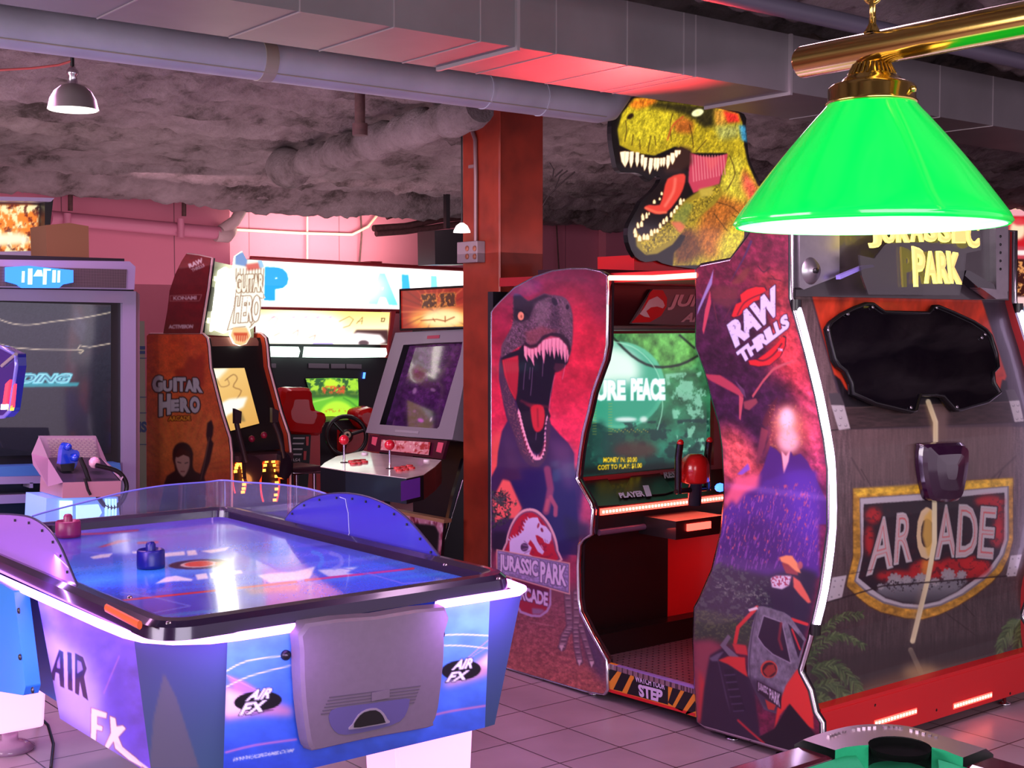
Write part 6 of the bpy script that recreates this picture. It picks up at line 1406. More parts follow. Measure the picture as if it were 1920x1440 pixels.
b = MB(); q = smooth(pts('445,880 455,790 480,745 510,750 530,790 565,795 582,825 570,870 545,930 460,940 440,915', K6), 2); b.prism([PY(x, y, YC + .12) for x, y in q], (0, .05, 0), BGN); b.build('pistol_body', g, .008)
b = MB(); b.ball(PY(128, 838, YC + .11), .018, BGN, 10); b.ball(PY(141, 858, YC + .11), .02, BGN, 10); b.build('sight', g)
b = MB(); polyY(b, '440,900 548,890 540,945 450,950', K6, YC + .10, BLACK, .06); b.build('holster', g)
b = MB(); b.tube([PY(x, y, YC + .02) for x, y in smooth(pts('585,850 620,930 660,1040 720,1140 770,1200 840,1210 900,1150 925,1060 900,990 840,940 700,905', K6), 4, False)], .011, BLACK, 8); b.tube([PY(x, y, YC + .0) for x, y in pts('620,1000 640,1080 660,1120', K6)], .007, BLACK, 8)
o = b.build('pistol_cord'); tag(o, 'thick black cord looping from the blue pistol over the silver rest', 'cord'); top_mesh(o, PY(200, 950, YC))
MB().ball(PY(*pts('690,885', K6)[0], YC + .1), .028, mat('pink_knob', (226, 170, 196), .3), 10).build('knob', gc)
# ---- hanging score display over the hockey table (left edge)
sd_ = MB(); XS = 1.33
NV = mat('navy_display_box', (20, 24, 96), .2, coat=.6, emit=.12, ec=(40, 50, 220))
q = [PX(x, y, XS) for x, y in pts('-80,634 2,650 30,664 31,686 19,770 8,782 -80,794')]; sd_.prism(q, (.03, 0, 0), NV)
so = sd_.build('score_display', ah, .01); so['label'] = 'navy score display with red and white lights'
for s, m_ in (('10,720 18,712 10,762 4,762', glow('red_score_light', (255, 40, 60), 3)), ('20,728 28,720 24,764 16,768', glow('red_score_light', (1, 1, 1), 3)), ('2,758 11,758 9,768 1,768', glow('white_score_light', (255, 240, 230), 3)), ('16,762 24,760 22,770 14,770', glow('yellow_score_light', (220, 220, 50), 2))):
    MB().prism([PX(x, y, XS - .006) for x, y in pts(s)], (.006, 0, 0), m_).build('score_light', so)
MB().tube([PX(x, y, XS - .003) for x, y in pts('-80,635 2,651 30,665 31,686 19,770 8,781 -80,793')], .006, mat('lilac_rim', (140, 130, 230), .2, .3), 6).tube([PX(4, 686, XS - .004), PX(30, 664, XS - .004)], .006, mat('silver_rim', (200, 190, 200), .2, .6), 6).build('display_rim', so)
MB().tube([(XS + .08, 5.3, 1.45), (XS + .08, 5.3, .1)], .03, NV, 12).box((XS + .03, 4.9, 1.40), (XS + .09, 5.33, 1.47), NV).build('display_post', ah)
# ---- cardboard box on the shooter, lit sign behind it
q = [PY(x, y, 7.2) for x, y in pts('86,422 130,418 166,424 167,487 88,487')]; b = MB().prism(q, (0, .25, 0), mat('brown_cardboard', (112, 76, 50), .9)); o = b.build('cardboard_box'); tag(o, 'plain brown cardboard box on top of the large screen machine', 'cardboard box')
zbx = min(p.z for p in q); top_mesh(o, (q[0].x, 7.2, zbx)); MB().box((xL, YB + .1, zT - .06), (p0.x - .02, YB + .8, zbx), DARK).build('top_deck', lg)
def art_fire():
    c = Canvas(-120, 365, 95, 480, (40, 12, 8)); c.poly('-120,385 60,385 80,420 84,470 -120,474', (255, 130, 40), 1, 4); c.noise(9, 14, .9, 511, (255, 244, 190), '-120,385 85,385 84,474 -120,474', .44); c.noise(8, 10, .9, 512, (90, 20, 8), '-120,385 95,372 95,470 -120,470', .58)
    c.poly('-100,440 40,436 60,456 -100,470', (255, 250, 220), .9, 4); c.poly('80,372 95,372 95,475 84,470 70,430', (20, 12, 10), .95, 3); return c
fm = thing('arcade_cabinet', 'arcade machine with a fiery glowing sign, seen over the top of the large screen machine', 'arcade machine', (2.0, 8.6, 0))
o = sheetY('sign', '-110,374 84,378 84,470 -110,474', None, 8.3, art_fire(), SGN1, fm, .02); o['label'] = 'fiery orange lit sign'
b = MB(); polyY(b, '-110,366 102,371 96,378 -110,374', None, 8.15, LILF, .4); polyY(b, '-110,474 86,470 90,486 -110,488', None, 8.15, LILF, .4); polyY(b, '84,376 100,374 88,478 84,476', None, 8.2, BLACK, .3); b.build('sign_frame', fm)
MB().box((1.5, 8.33, 0), (PY(82, 470, 8.33).x, 9.0, PY(60, 380, 8.33).z), DARK).build('body', fm)
# ---- pale green cabinet behind
q0, q1 = PY(246, 602, 8.25), PY(271, 602, 8.25)
pg = thing('metal_cabinet', 'pale green metal cabinet with blue lettering in the gap beside the orange machine', 'cabinet', ((q0.x + q1.x) / 2, 8.5, 0)); PG = mat('pale_green_metal', (132, 136, 122), .5)
MB().box((q0.x, 8.25, 0), (q1.x, 8.75, q0.z), PG).build('cabinet_body', pg)
b = MB(); BLT = mat('blue_cabinet_letter', (48, 70, 110), .5); b.text('IIS', [PY(x, y, 8.246) for x, y in pts('990,585 1072,585 1072,665 990,665', K6)], BLT, .05)
for y in (120, 405, 520, 750): polyY(b, f'985,{y} 1070,{y} 1070,{y+5} 985,{y+5}', K6, 8.245, BLT, .004)
polyY(b, '1000,35 1060,35 1060,60 1000,60', K6, 8.245, BLT, .004); polyY(b, '1005,70 1060,70 1060,92 1005,92', K6, 8.245, BLT, .004); b.build('cabinet_lettering', pg)
# ---- guitar machine
GX = 3.64
gh = thing('arcade_cabinet', 'orange music arcade cabinet with guitar controllers and silver gothic lettering on its side', 'arcade machine', (4.0, 7.8, 0))
def art_gh():
    c = Canvas(270, 470, 440, 1120, (230, 90, 44)); c.grad((0, 630), (0, 860), (228, 84, 40), (244, 130, 70)); c.grad((0, 860), (0, 1110), (226, 112, 60), (190, 60, 60), '270,860 440,860 440,1120 270,1120', 1, 6)
    c.poly('270,470 440,470 440,627 270,627', (118, 18, 26), 1, .4); c.noise(12, 12, .15, 521); c.noise(2, 2, .1, 522)
    for k in range(20):
        a = -math.pi * (k + .5) / 20 * 1.0; c.poly([(345, 885), (345 + 120 * math.cos(a), 885 + 120 * math.sin(a)), (345 + 120 * math.cos(a + .07), 885 + 120 * math.sin(a + .07))], (246, 150, 70), .45, 1.5)
    c.poly('1005,810 960,850 930,830 900,890 850,900 900,1000 1000,980', (150, 30, 30), .55, 3, K2); c.noise(16, 10, .35, 523, (190, 50, 34), '275,630 430,630 430,700 275,700', .56)
    SV = (206, 206, 222); K = (28, 22, 34)
    for ch, q in (('G', '748,930 800,925 800,1005 748,1012'), ('U', '800,952 846,950 846,1006 800,1006'), ('I', '850,938 868,936 868,1006 850,1006'), ('T', '868,936 912,936 912,1006 868,1006'), ('A', '908,950 950,950 955,1008 908,1006'), ('R', '946,940 984,936 996,1012 950,1010'), ('H', '780,1018 838,1016 838,1118 780,1130'), ('E', '838,1046 880,1044 880,1102 838,1104'), ('R', '882,1036 926,1034 936,1110 884,1104'), ('O', '930,1032 980,1030 982,1110 934,1112')):
        c.text(ch, q, SV, .07, 0, K, 2.2, m=K2)
    for ch, q in (('G', '748,930 800,925 800,1005 748,1012'), ('U', '800,952 846,950 846,1006 800,1006'), ('I', '850,938 868,936 868,1006 850,1006'), ('T', '868,936 912,936 912,1006 868,1006'), ('A', '908,950 950,950 955,1008 908,1006'), ('R', '946,940 984,936 996,1012 950,1010'), ('H', '780,1018 838,1016 838,1118 780,1130'), ('E', '838,1046 880,1044 880,1102 838,1104'), ('R', '882,1036 926,1034 936,1110 884,1104'), ('O', '930,1032 980,1030 982,1110 934,1112')):
        c.text(ch, q, SV, .06, 0, m=K2)
    c.text('ARCADE', '828,1126 934,1124 938,1148 824,1150', (246, 170, 40), .05, 0, (90, 20, 10), 1.2, m=K2)
    # plain figure and guitar
    c.poly('850,1290 870,1262 900,1255 930,1270 948,1310 945,1370 960,1400 1000,1420 1010,1480 1000,1560 960,1620 850,1640 830,1560 800,1500 820,1420 860,1395 848,1340', (60, 26, 34), 1, .8, K2, 2); c.poly('862,1330 885,1310 925,1318 932,1360 920,1400 900,1425 876,1400 862,1360', (214, 168, 160), 1, .8, K2, 2)
    c.poly('858,1320 880,1285 930,1300 938,1330 900,1316 872,1330', (84, 30, 30), 1, .7, K2); c.line('872,1352 888,1356', 1.4, (50, 26, 34), 1, .4, K2); c.line('908,1358 922,1354', 1.4, (50, 26, 34), 1, .4, K2); c.line('888,1398 906,1398', 1.6, (130, 40, 50), 1, .4, K2)
    c.poly('1018,1160 1038,1145 1048,1180 1044,1220 1036,1240 1048,1260 1030,1350 985,1470 960,1560 940,1540 975,1440 1005,1330 1020,1255 1012,1220', (44, 28, 36), 1, .8, K2); c.line('1028,1230 1006,1350 985,1440', 1, (190, 150, 130), .8, .3, K2)
    c.poly('800,1500 860,1460 960,1480 1010,1540 1000,1640 820,1660 780,1600', (38, 24, 34), 1, 1, K2); c.poly('790,1600 1010,1600 1060,1700 1040,1900 800,1900', (100, 50, 50), .8, 4, K2)
    LW = (214, 190, 206)
    c.text('RAW', '922,380 992,348 1000,372 930,402', LW, .07, 0, m=K2); c.text('THRILLS', '936,404 1000,376 1006,392 944,420', LW, .05, 0, m=K2); c.line('835,536 990,530 978,560 835,562 835,536', .9, (220, 190, 190), .9, .3, K2); c.text('KONAMI', '850,538 966,535 966,555 850,557', LW, .05, m=K2); c.text('ACTIVISION', '826,678 950,676 948,696 826,698', LW, .07, .1, m=K2)
    return c
lowr = pts('275,630 279,626 378,626 386,634 389,650 392,690 402,730 414,778 428,822 431,850 431,1180 275,1180'); uppr = pts('349,476 372,479 395,484 388,540 374,625 306,625 314,580 318,545 328,515 340,490')
for s, lb in ((lowr, 'orange lower side panel with gothic lettering'), (uppr, 'dark red upper side panel')):
    o3 = [PX(x, y, GX) for x, y in s]; o = painted('side_panel', o3, (GX, 0, 0), (0, 1, 0), (0, 0, 1), ghc if 'ghc' in globals() else globals().setdefault('ghc', art_gh()), SIDEP, .005, gh, (.03, 0, 0), DARK); o['label'] = lb
    MB().tube([p + Vector((.012, 0, 0)) for p in o3], .008, mat('pink_white_trim', (236, 190, 196), .3), 6, True).build('edge_trim', o)
GW = .40
for s in (lowr,): 
    o3 = [PX(x, y, GX) + Vector((GW, 0, 0)) for x, y in s]; p_ = MB().prism(o3, (.03, 0, 0), mat('orange_far_side', (190, 66, 36), .4), DARK).build('side_panel', gh); MB().tube([p + Vector((.012, 0, 0)) for p in o3], .008, mat('pink_white_trim', (1, 1, 1)), 6, True).build('edge_trim', p_)
def sweep(a, c, off=0):
    A_, B_ = PX(*a, GX), PX(*c, GX); n = Vector((0, B_.z - A_.z, A_.y - B_.y)).normalized()
    if n.y > 0: n = -n
    return n, n.y * A_.y + n.z * A_.z + off
def polyS(b, s, m_, nd, mt, th=.01):
    n, d = nd; b.prism([PL(x, y, n, d) for x, y in pts(s, m_)], -n * th, mt); return b
n1 = sweep((392, 690), (428, 822), -.05); n2 = sweep((389, 500), (376, 620), .0); n2 = ((0, -1, 0), -(PX(385, 560, GX).y - .02)); n2 = (Vector((0, -1, 0)), n2[1])
A0_, A1_ = PX(389, 640, GX), PX(431, 850, GX)
b = MB(); P_ = [PX(*q, GX) for q in ((386, 634), (389, 650), (392, 690), (402, 730), (414, 778), (428, 822), (431, 850))]; P_ = [p + Vector((.03, .05, 0)) for p in P_]; Q_ = [p + Vector((GW - .03, 0, 0)) for p in P_]; b.strip(P_, Q_, BLACK); b.build('screen_surround', gh)
def art_yell():
    c = Canvas(380, 660, 500, 830, (226, 178, 96)); c.grad((395, 690), (480, 800), (246, 206, 130), (222, 166, 84)); c.poly('30,630 130,625 60,700 30,720', (255, 250, 230), 1, 3, K3)
    c.line('110,690 150,660 170,680 150,720 190,740 160,790', 1.6, (120, 80, 50), .8, .6, K3, sm=3); c.line('70,680 90,720 130,710 120,680', 1.5, (130, 90, 60), .7, .6, K3, sm=3); c.poly('90,800 130,780 220,770 200,820 120,860 100,900 90,860', (255, 252, 240), 1, 2, K3); c.poly('150,850 190,840 210,890 150,890', (130, 110, 70), .8, 1.5, K3); return c
n, d = sweep((392, 690), (428, 822), -.035)
o3 = [PL(x, y, n, d) for x, y in pts('36,630 205,628 278,900 125,940', K3)]; ux = Vector((1, 0, 0)); vx = n.cross(ux)
o = painted('screen', o3, o3[0], ux, vx, art_yell(), SCRM, .006, gh, -n * .005, BLACK); o['label'] = 'yellow lit screen'
BRN = mat('brown_marquee_lip', (140, 92, 76), .4, coat=.3)
ym = PX(382, 625, GX).y + .02
b = MB(); polyY(b, '35,475 265,480 275,500 270,575 40,570', K3, ym - .02, BRN, .12); b.build('marquee_lip', gh, .006)
b = MB(); polyY(b, '35,100 170,130 260,250 250,480 10,465', K3, ym + .03, mat('olive_sign_plate', (150, 158, 132), .4), .03)
for s in ('40,175 50,178 48,200 38,198', '58,178 68,180 66,202 56,200', '8,380 18,380 16,405 6,405', '24,382 34,382 32,408 22,408'): polyY(b, s, K3, ym + .025, glow('sign_hole_light', (255, 250, 220), 2), .004)
polyY(b, '40,230 60,232 50,350 26,350', K3, ym + .02, mat('olive_vent', (90, 96, 80), .5), .004)
b.build('sign_plate', gh)
WL = glow('white_sign_light', (255, 252, 236), 3)
b = MB(); b.prism([PY(x, y, ym) for x, y in smooth(pts('85,150 140,150 150,160 150,440 60,440 45,425', K3), 2)], (0, .04, 0), WL); b.build('sign_light', gh)
def art_ghsign():
    c = Canvas(420, 455, 505, 660, (255, 252, 236)); DKO = (120, 70, 40)
    c.poly('160,70 200,60 220,90 215,130 160,120', (90, 130, 200), .8, 1.2, K3); c.poly('210,120 280,110 290,140 220,150', (210, 70, 60), .8, 1.5, K3); c.poly('270,100 300,100 305,130 280,140', (150, 200, 240), .9, 1, K3)
    for x in (165, 185, 200, 215, 228, 244, 258, 272, 286, 300): c.line([(K3[0] + x / K3[2], K3[1] + 140 / K3[2]), (K3[0] + (x - 4) / K3[2], K3[1] + (215 + (x % 7) * 6) / K3[2])], 1.1, DKO, .85, .3)
    for s in ('175,160 150,340 120,445 160,430 210,425', '270,180 300,250 300,290 270,280', '280,290 275,380 230,430', '190,250 180,330 200,340', '200,330 215,310', '230,360 240,420', '215,380 200,400 225,395', '150,300 140,320'): c.line(s, 1.3, DKO, .85, .3, K3)
    c.text('GUITAR', '165,170 300,165 300,255 160,260', (255, 250, 230), .05, 0, DKO, 1.0, m=K3); c.text('HERO', '165,275 285,270 280,400 150,410', (255, 252, 240), .05, 0, DKO, 1.0, m=K3)
    c.poly('150,430 215,430 235,470 215,505 190,518 160,510 138,470', (246, 200, 140), 1, .6, K3); c.poly('150,455 220,455 222,480 205,500 165,495', (206, 80, 50), 1, 1, K3)
    for k in range(6): c.line([(K3[0] + (160 + k * 11) / K3[2], K3[1] + 470 / K3[2]), (K3[0] + (158 + k * 11) / K3[2], K3[1] + 500 / K3[2])], 1.2, (255, 236, 180), .9, .3)
    return c
o3 = [PY(x, y, ym - .05) for x, y in pts('160,80 195,55 215,95 290,100 305,140 300,210 295,250 308,285 290,290 280,400 250,430 232,440 238,470 215,510 185,520 155,508 135,465 140,440 115,448 150,330 165,220 150,150', K3)]
o = painted('logo_cutout', o3, (0, ym - .05, 0), (1, 0, 0), (0, 0, 1), art_ghsign(), printmat('sign_cutout_print', .3, 1.05, 0, 0), .004, gh, (0, .02, 0), WL); o['label'] = 'white lit cut-out lettering sign'
# lower front, light rings, guitars
yf = PX(431, 900, GX).y
MB().box((GX + .03, yf + .02, 0), (GX + GW, yf + .6, PX(431, 855, GX).z), DARK).build('lower_body', gh)
b = MB(); b.box((GX + .03, yf - .06, PX(431, 858, GX).z - .03), (GX + GW, yf + .1, PX(431, 858, GX).z + .01), mat('brown_control_shelf', (74, 46, 52), .35)); 
for x, y in ((472, 823), (495, 816)): b.ball(PY(x, y, yf - .05), .022, mat('wine_button', (130, 20, 50), .3), 8)
b.build('control_shelf', gh)
OR = glow('orange_led', (255, 140, 50), 5); ORR = glow('orange_ring', (230, 60, 20), 1.2)
for cx, cy, rx, ry in ((449, 900, 9, 32), (506, 905, 13, 46)):
    b = MB(); b.tube([PY(cx + rx * 1.35 * math.cos(t), cy - ry * 1.1 * math.sin(t), yf + .005) for t in [k * math.pi / 12 for k in range(-3, 16)]], .006, ORR, 6)
    for k in range(14):
        t = math.radians(150 - k * 15); b.box(PY(cx + rx * math.cos(t), cy - ry * math.sin(t), yf) - Vector((.011, .004, .008)), PY(cx + rx * math.cos(t), cy - ry * math.sin(t), yf) + Vector((.011, .004, .008)), OR)
    o = b.build('light_ring', gh); o['label'] = 'ring of orange lights'
light('orange_ring_glow', 'POINT', PY(480, 905, yf - .2), 1.2, (1, .35, .08), shadow=.05)
def guitar(s_neck, s_body, lbl, yy):
    P = [PY(x, y, yy) for x, y in pts(s_neck, K5)]
    g_ = thing('toy_guitar', lbl, 'guitar controller', P[-1], 'guitar controllers on the orange machine')
    MB().tube(P, .016, mat('guitar_neck', (40, 24, 30), .4), 8).build('neck', g_); b = MB(); q = [PY(x, y, yy - .01) for x, y in smooth(pts(s_body, K5), 2)]; b.prism(q, (0, .05, 0), mat('guitar_body', (30, 18, 30), .25, coat=.5)); b.build('guitar_body', g_, .006)
    MB().prism([P[0] + Vector(v) for v in ((-.02, -.02, 0), (.02, -.02, 0), (.025, -.02, .07), (-.02, -.02, .09))], (0, .03, 0), mat('guitar_neck', (1, 1, 1))).build('headstock', g_)
guitar('65,450 90,560 120,680 150,800', '150,740 200,735 270,770 300,830 290,930 240,1000 170,990 150,900', 'dark toy guitar leaning at the left of the orange machine front', yf - .12)
guitar('400,440 440,540 470,650 490,760', '470,700 520,720 560,780 560,900 500,960 450,900 460,800', 'dark toy guitar leaning at the right of the orange machine front', yf - .10)
# ---- pinball sign
def art_pin():
    c = Canvas(460, 475, 915, 590, (255, 252, 248)); c.poly('240,100 640,120 560,350 270,330', (250, 206, 190), .9, 10, K3); BLU = (20, 130, 214)
    def L(ch, q, col, a=1): c.text(ch, q, (255, 252, 246), .08, 0, (255, 252, 246), 4, a, m=K3); c.text(ch, q, (240, 170, 150), .07, 0, (246, 190, 170), .6, 0, m=K3); c.text(ch, q, col, .09, 0, None, 0, a, m=K3)
    L('P', '305,130 420,135 425,300 300,298', BLU); L('I', '450,140 505,142 505,302 450,300', (176, 220, 248), .8); L('N', '540,145 640,148 640,305 540,303', (226, 242, 252), .7); L('B', '680,150 770,153 770,310 680,308', (226, 242, 252), .7); L('A', '815,160 950,165 960,322 810,315', (90, 178, 236)); L('L', '975,168 1050,172 1080,325 980,322', (50, 150, 226)); L('L', '1120,175 1180,178 1200,330 1120,325', (110, 190, 240))
    c.ell(700, 230, 210, 110, (255, 254, 252), .75, 18, 0, K3); c.line('235,92 1300,150', 3, (214, 40, 50), 1, .6, K3); c.line('235,335 1300,352', 4, (206, 50, 60), 1, .8, K3); return c  # white ellipse and paler middle letters paint in the bulb's glare
ps = thing('lit_sign', 'long backlit white sign with big blue capital letters on the back wall', 'sign', PY(670, 575, 10.3))
o = sheetY('sign_face', '235,92 1330,142 1330,352 240,335', K3, 10.3, art_pin(), printmat('bright_backlit_print', .3, 2.0, 0, 0), ps, .25, .009, mat('red_sign_case', (140, 30, 36), .4)); o['label'] = 'white backlit face with big blue letters'
b = MB(); RC = mat('red_sign_case', (1, 1, 1)); b.tube([PY(235 / 2.617 + 380, 450 + 88 / 2.617, 10.28), PY(890, 450 + 148 / 2.617, 10.28)], .018, RC, 8); b.tube([PY(235 / 2.617 + 380, 450 + 337 / 2.617, 10.28), PY(890, 450 + 356 / 2.617, 10.28)], .02, RC, 8)
for x, y in ((520, 487), (590, 491), (706, 494)): b.box(PY(x, y, 10.28) - Vector((.06, 0, 0)), PY(x, y, 10.28) + Vector((.06, .2, .02)), RC)
b.build('sign_frame', ps); 
zs_ = PY(670, 575, 10.3).z; MB().box((PY(470, 575, 10.3).x + .3, 10.4, 0), (PY(470, 575, 10.3).x + .5, 10.5, zs_), DARK).box((PY(860, 575, 10.3).x, 10.4, 0), (PY(860, 575, 10.3).x + .2, 10.5, zs_), DARK).build('stand_post', ps)
light('pinball_sign_top_glow', 'AREA', (PY(640, 480, 10.35).x, 10.45, PY(640, 480, 10.3).z + .08), 26, (1, .86, .74), 1.6, .2, (PY(640, 480, 10.35).x, 11.2, 2.75))
# ---- twin racing machine
YR = 9.5
rc = thing('racing_machine', 'twin racing arcade machine with a lit yellow sign, green screen and steering wheel', 'arcade machine', PY(610, 1000, YR + .4) * Vector((1, 1, 0)) if 0 else (PY(610, 600, YR + .4).x, YR + .4, 0))
def art_race():
    c = Canvas(485, 578, 745, 655, (255, 250, 236)); c.grad((0, 585), (0, 640), (250, 206, 110), (255, 248, 220)); c.ell(450, 420, 240, 70, (255, 255, 250), .95, 12, 0, K3); c.poly('755,440 910,440 915,512 700,510', (60, 34, 34), 1, 1.5, K3); c.poly('690,470 760,455 870,465 900,500 860,512 700,512', (250, 240, 240), 1, 2, K3); c.ell(790, 505, 26, 14, (80, 60, 66), 1, .8, 0, K3)
    for x in (320, 420, 480, 540, 600): c.poly([(K3[0] + a / K3[2], K3[1] + b2_ / K3[2]) for a, b2_ in ((x, 380), (x + 40, 372), (x + 30, 384))], (190, 130, 190), .8, .8)
    c.line('320,400 350,375 370,385 345,430', 1.4, (190, 140, 120), .8, .4, K3); c.line('420,380 400,440', 1.4, (200, 150, 140), .8, .4, K3); c.line('480,385 485,440', 1.4, (200, 150, 140), .8, .4, K3); c.line('560,380 590,420 570,440', 1.4, (200, 150, 140), .8, .4, K3)
    c.line('670,400 720,375 740,390 720,420 690,430', 1.4, (110, 90, 50), .9, .4, K3); c.line('755,410 785,378 780,412', 1.4, (110, 90, 50), .9, .4, K3); c.line('760,400 785,398', 1.2, (110, 90, 50), .9, .4, K3); c.line('876,384 894,384 890,400 876,400 880,384', 1.6, (60, 44, 30), 1, .3, K3)
    for s in ('440,460 470,440 465,470', '520,480 555,465 545,490', '350,470 380,455'): c.line(s, 2, (150, 90, 80), .7, .8, K3)
    c.poly('540,505 640,505 640,514 540,514', (110, 90, 200), .8, 1, K3); return c
o = sheetY('sign', '260,340 925,355 908,514 260,508', K3, YR - .1, art_race(), SGN, rc, .1, .007, mat('red_sign_case', (1, 1, 1))); o['label'] = 'pale yellow lit racing sign'
b = MB(); polyY(b, '925,350 948,350 912,580 900,578 912,515', K3, YR - .12, RC, .15); b.build('sign_cheek', rc)
GWL = glow('white_green_tube', (220, 255, 236), 2.6)
for s in ('260,522 470,524 478,545 470,575 260,572', '512,524 900,530 905,560 895,575 700,578 505,576'):
    b = MB(); b.prism([PY(x, y, YR - .14) for x, y in pts(s, K3)], (0, .05, 0), GWL); b.build('light_panel', rc, .01)
zr = PY(700, 585, YR).z
MB().box((PY(484, 600, YR).x, YR, 0), (PY(730, 600, YR).x, YR + .7, PY(600, 585, YR).z), DARK).build('body', rc)
b = MB(); MV = mat('dim_instruction_card', (90, 64, 84), .5)
for s in ('520,605 620,607 620,630 520,628', '630,607 700,608 700,630 630,630', '705,608 780,610 780,632 705,630', '300,605 360,606 360,628 300,626'): polyY(b, s, K3, YR - .012, MV, .006)
b.build('instruction_cards', rc)
b = MB(); polyY(b, '790,650 800,650 796,680 786,680', K3, YR - .014, BL, .006); b.build('blue_indicator', rc)
def art_green():
    c = Canvas(570, 700, 680, 795, (60, 150, 30)); c.poly('505,680 765,680 765,740 505,740', (30, 90, 30), 1, 1, K3); c.noise(5, 5, .9, 531, (190, 240, 50), '505,680 765,680 765,760 505,760', .48, m=K3); c.ell(628, 705, 34, 24, (200, 250, 40), 1, 1.5, 0, K3); c.ell(745, 715, 24, 30, (170, 230, 40), .9, 1.5, 0, K3); c.poly('505,740 765,740 765,775 505,775', (40, 80, 20), .7, 1.5, K3)
    c.poly('540,780 700,765 770,790 770,890 520,890', (110, 200, 40), 1, 2, K3); c.ell(660, 880, 90, 90, (190, 250, 50), 1, 2, 0, K3); c.line('520,800 600,780 640,770', 2, (220, 255, 120), .7, .8, K3); c.line('770,830 720,790 690,775', 2, (30, 110, 30), .7, .8, K3)
    c.noise(3, 4, .9, 533, (226, 80, 30), '584,716 700,716 696,754 590,754', .42, m=K3); c.noise(3, 3, .8, 534, (200, 130, 30), '600,828 705,828 705,844 600,844', .45, m=K3); return c
o = sheetY('screen', '505,680 640,676 762,680 766,780 762,885 640,888 570,885 540,800', K3, YR - .02, art_green(), SCRM, rc, .01); o['label'] = 'green and yellow racing scene screen'
# wheel
DKP2 = mat('wheel_black', (22, 20, 24), .35, coat=.4); wc = PY(650, 817, 8.85); b = MB(); az = Vector((-.35, -1, .3)).normalized(); u_ = az.orthogonal().normalized(); w_ = az.cross(u_); R_ = 40 / 2500 * 9.6
b.tube([wc + u_ * R_ * math.cos(t) + w_ * R_ * math.sin(t) for t in [2 * math.pi * k / 28 for k in range(28)]], .018, DKP2, 8, True)
for t in (.5, 2.6, 4.6): b.tube([wc + (u_ * math.cos(t) + w_ * math.sin(t)) * R_, wc], .014, DKP2, 8)
b.lathe([(0, .03), (.04, .02), (.055, -.02), (0, -.03)], wc, DKP2, 16, az); b.lathe([(.012, .032), (.028, .032), (.028, .025)], wc, mat('cream_hub', (190, 180, 150), .4), 16, az); b.build('steering_wheel', rc)
b = MB(); polyY(b, '560,905 640,885 790,880 830,960 830,1150 540,1150 545,960', K3, 9.0, DARK, .5); b.build('dash_block', rc)
MB().ball(PY(594, 834, 8.98), .012, glow('green_button', (40, 220, 120), 2), 8).build('green_button', rc)
RSEAT = mat('glossy_red_seat', (196, 16, 18), .25, coat=.7)
def seat(s, y, lbl, extra):
    q = smooth(pts(s, K5), 2); P = [PY(a, c_, y) for a, c_ in q]; ce = sum(P, Vector()) / len(P)
    r_ = None; b = MB(); n = len(P); L_ = []
    for sc, dy in ((.5, -.05), (.86, -.035), (.98, 0), (1, .05), (.95, .12)): L_.append([Vector((ce.x + (p.x - ce.x) * sc, p.y + dy, ce.z + (p.z - ce.z) * sc)) for p in P])
    for k in range(4): b.add(L_[k] + L_[k + 1], [(i, (i + 1) % n, n + (i + 1) % n, n + i) for i in range(n)], RSEAT, True)
    b.add(L_[0], [tuple(range(n))], RSEAT); b.add(L_[4], [tuple(range(n))], RSEAT); r_ = b.build('seat', rc); r_['label'] = lbl
    b = MB(); zz_ = min(p.z for p in P) + .02; b.box((ce.x - .2, y, .0), (ce.x + .2, y + .5, .35), RSEAT); b.box((ce.x - .17, y + .02, .3), (ce.x + .17, y + .1, zz_), RSEAT); b.build('seat_base', r_)
    return r_
ys_ = 8.35
r1_ = seat('480,130 600,125 720,130 735,190 755,310 800,340 865,365 872,430 840,500 800,565 540,548 470,520 425,460 410,340 440,270 460,200', ys_, 'glossy red moulded racing seat facing the green screen', 1)
b = MB(); polyY(b, '530,550 735,552 720,840 700,1100 500,1100 520,840', K5, ys_ - .03, BLACK, .03); GRP = mat('grey_decal', (196, 190, 196), .5)
for t_, y in (('', 570), ('', 618), ('', 668), ('', 715), ('ASA', 765)): (b.text if t_ else (lambda t, q, m, *a: b.prism([q[0].lerp(q[3], .25), q[1].lerp(q[2], .25), q[1].lerp(q[2], .75), q[0].lerp(q[3], .75)], (0, .001, 0), m)))(t_, [PY(a, c_, ys_ - .034) for a, c_ in pts(f'{578 - (y-570)*.13},{y} {682-(y-570)*.2},{y} {676-(y-570)*.2},{y+28} {572 - (y-570)*.13},{y+28}', K5)], GRP, .03, .2)
for s in ('690,570 715,570 712,650 692,650', '670,700 695,700 690,780 668,780', '535,575 555,575 550,655 530,655'): polyY(b, s, K5, ys_ - .036, RSEAT, .004)
b.build('decal_panel', r1_)
seat('1135,340 1180,312 1290,308 1290,520 1200,500 1150,440 1130,390', 8.9, 'second red racing seat, half hidden behind the grey fighting game', 0)
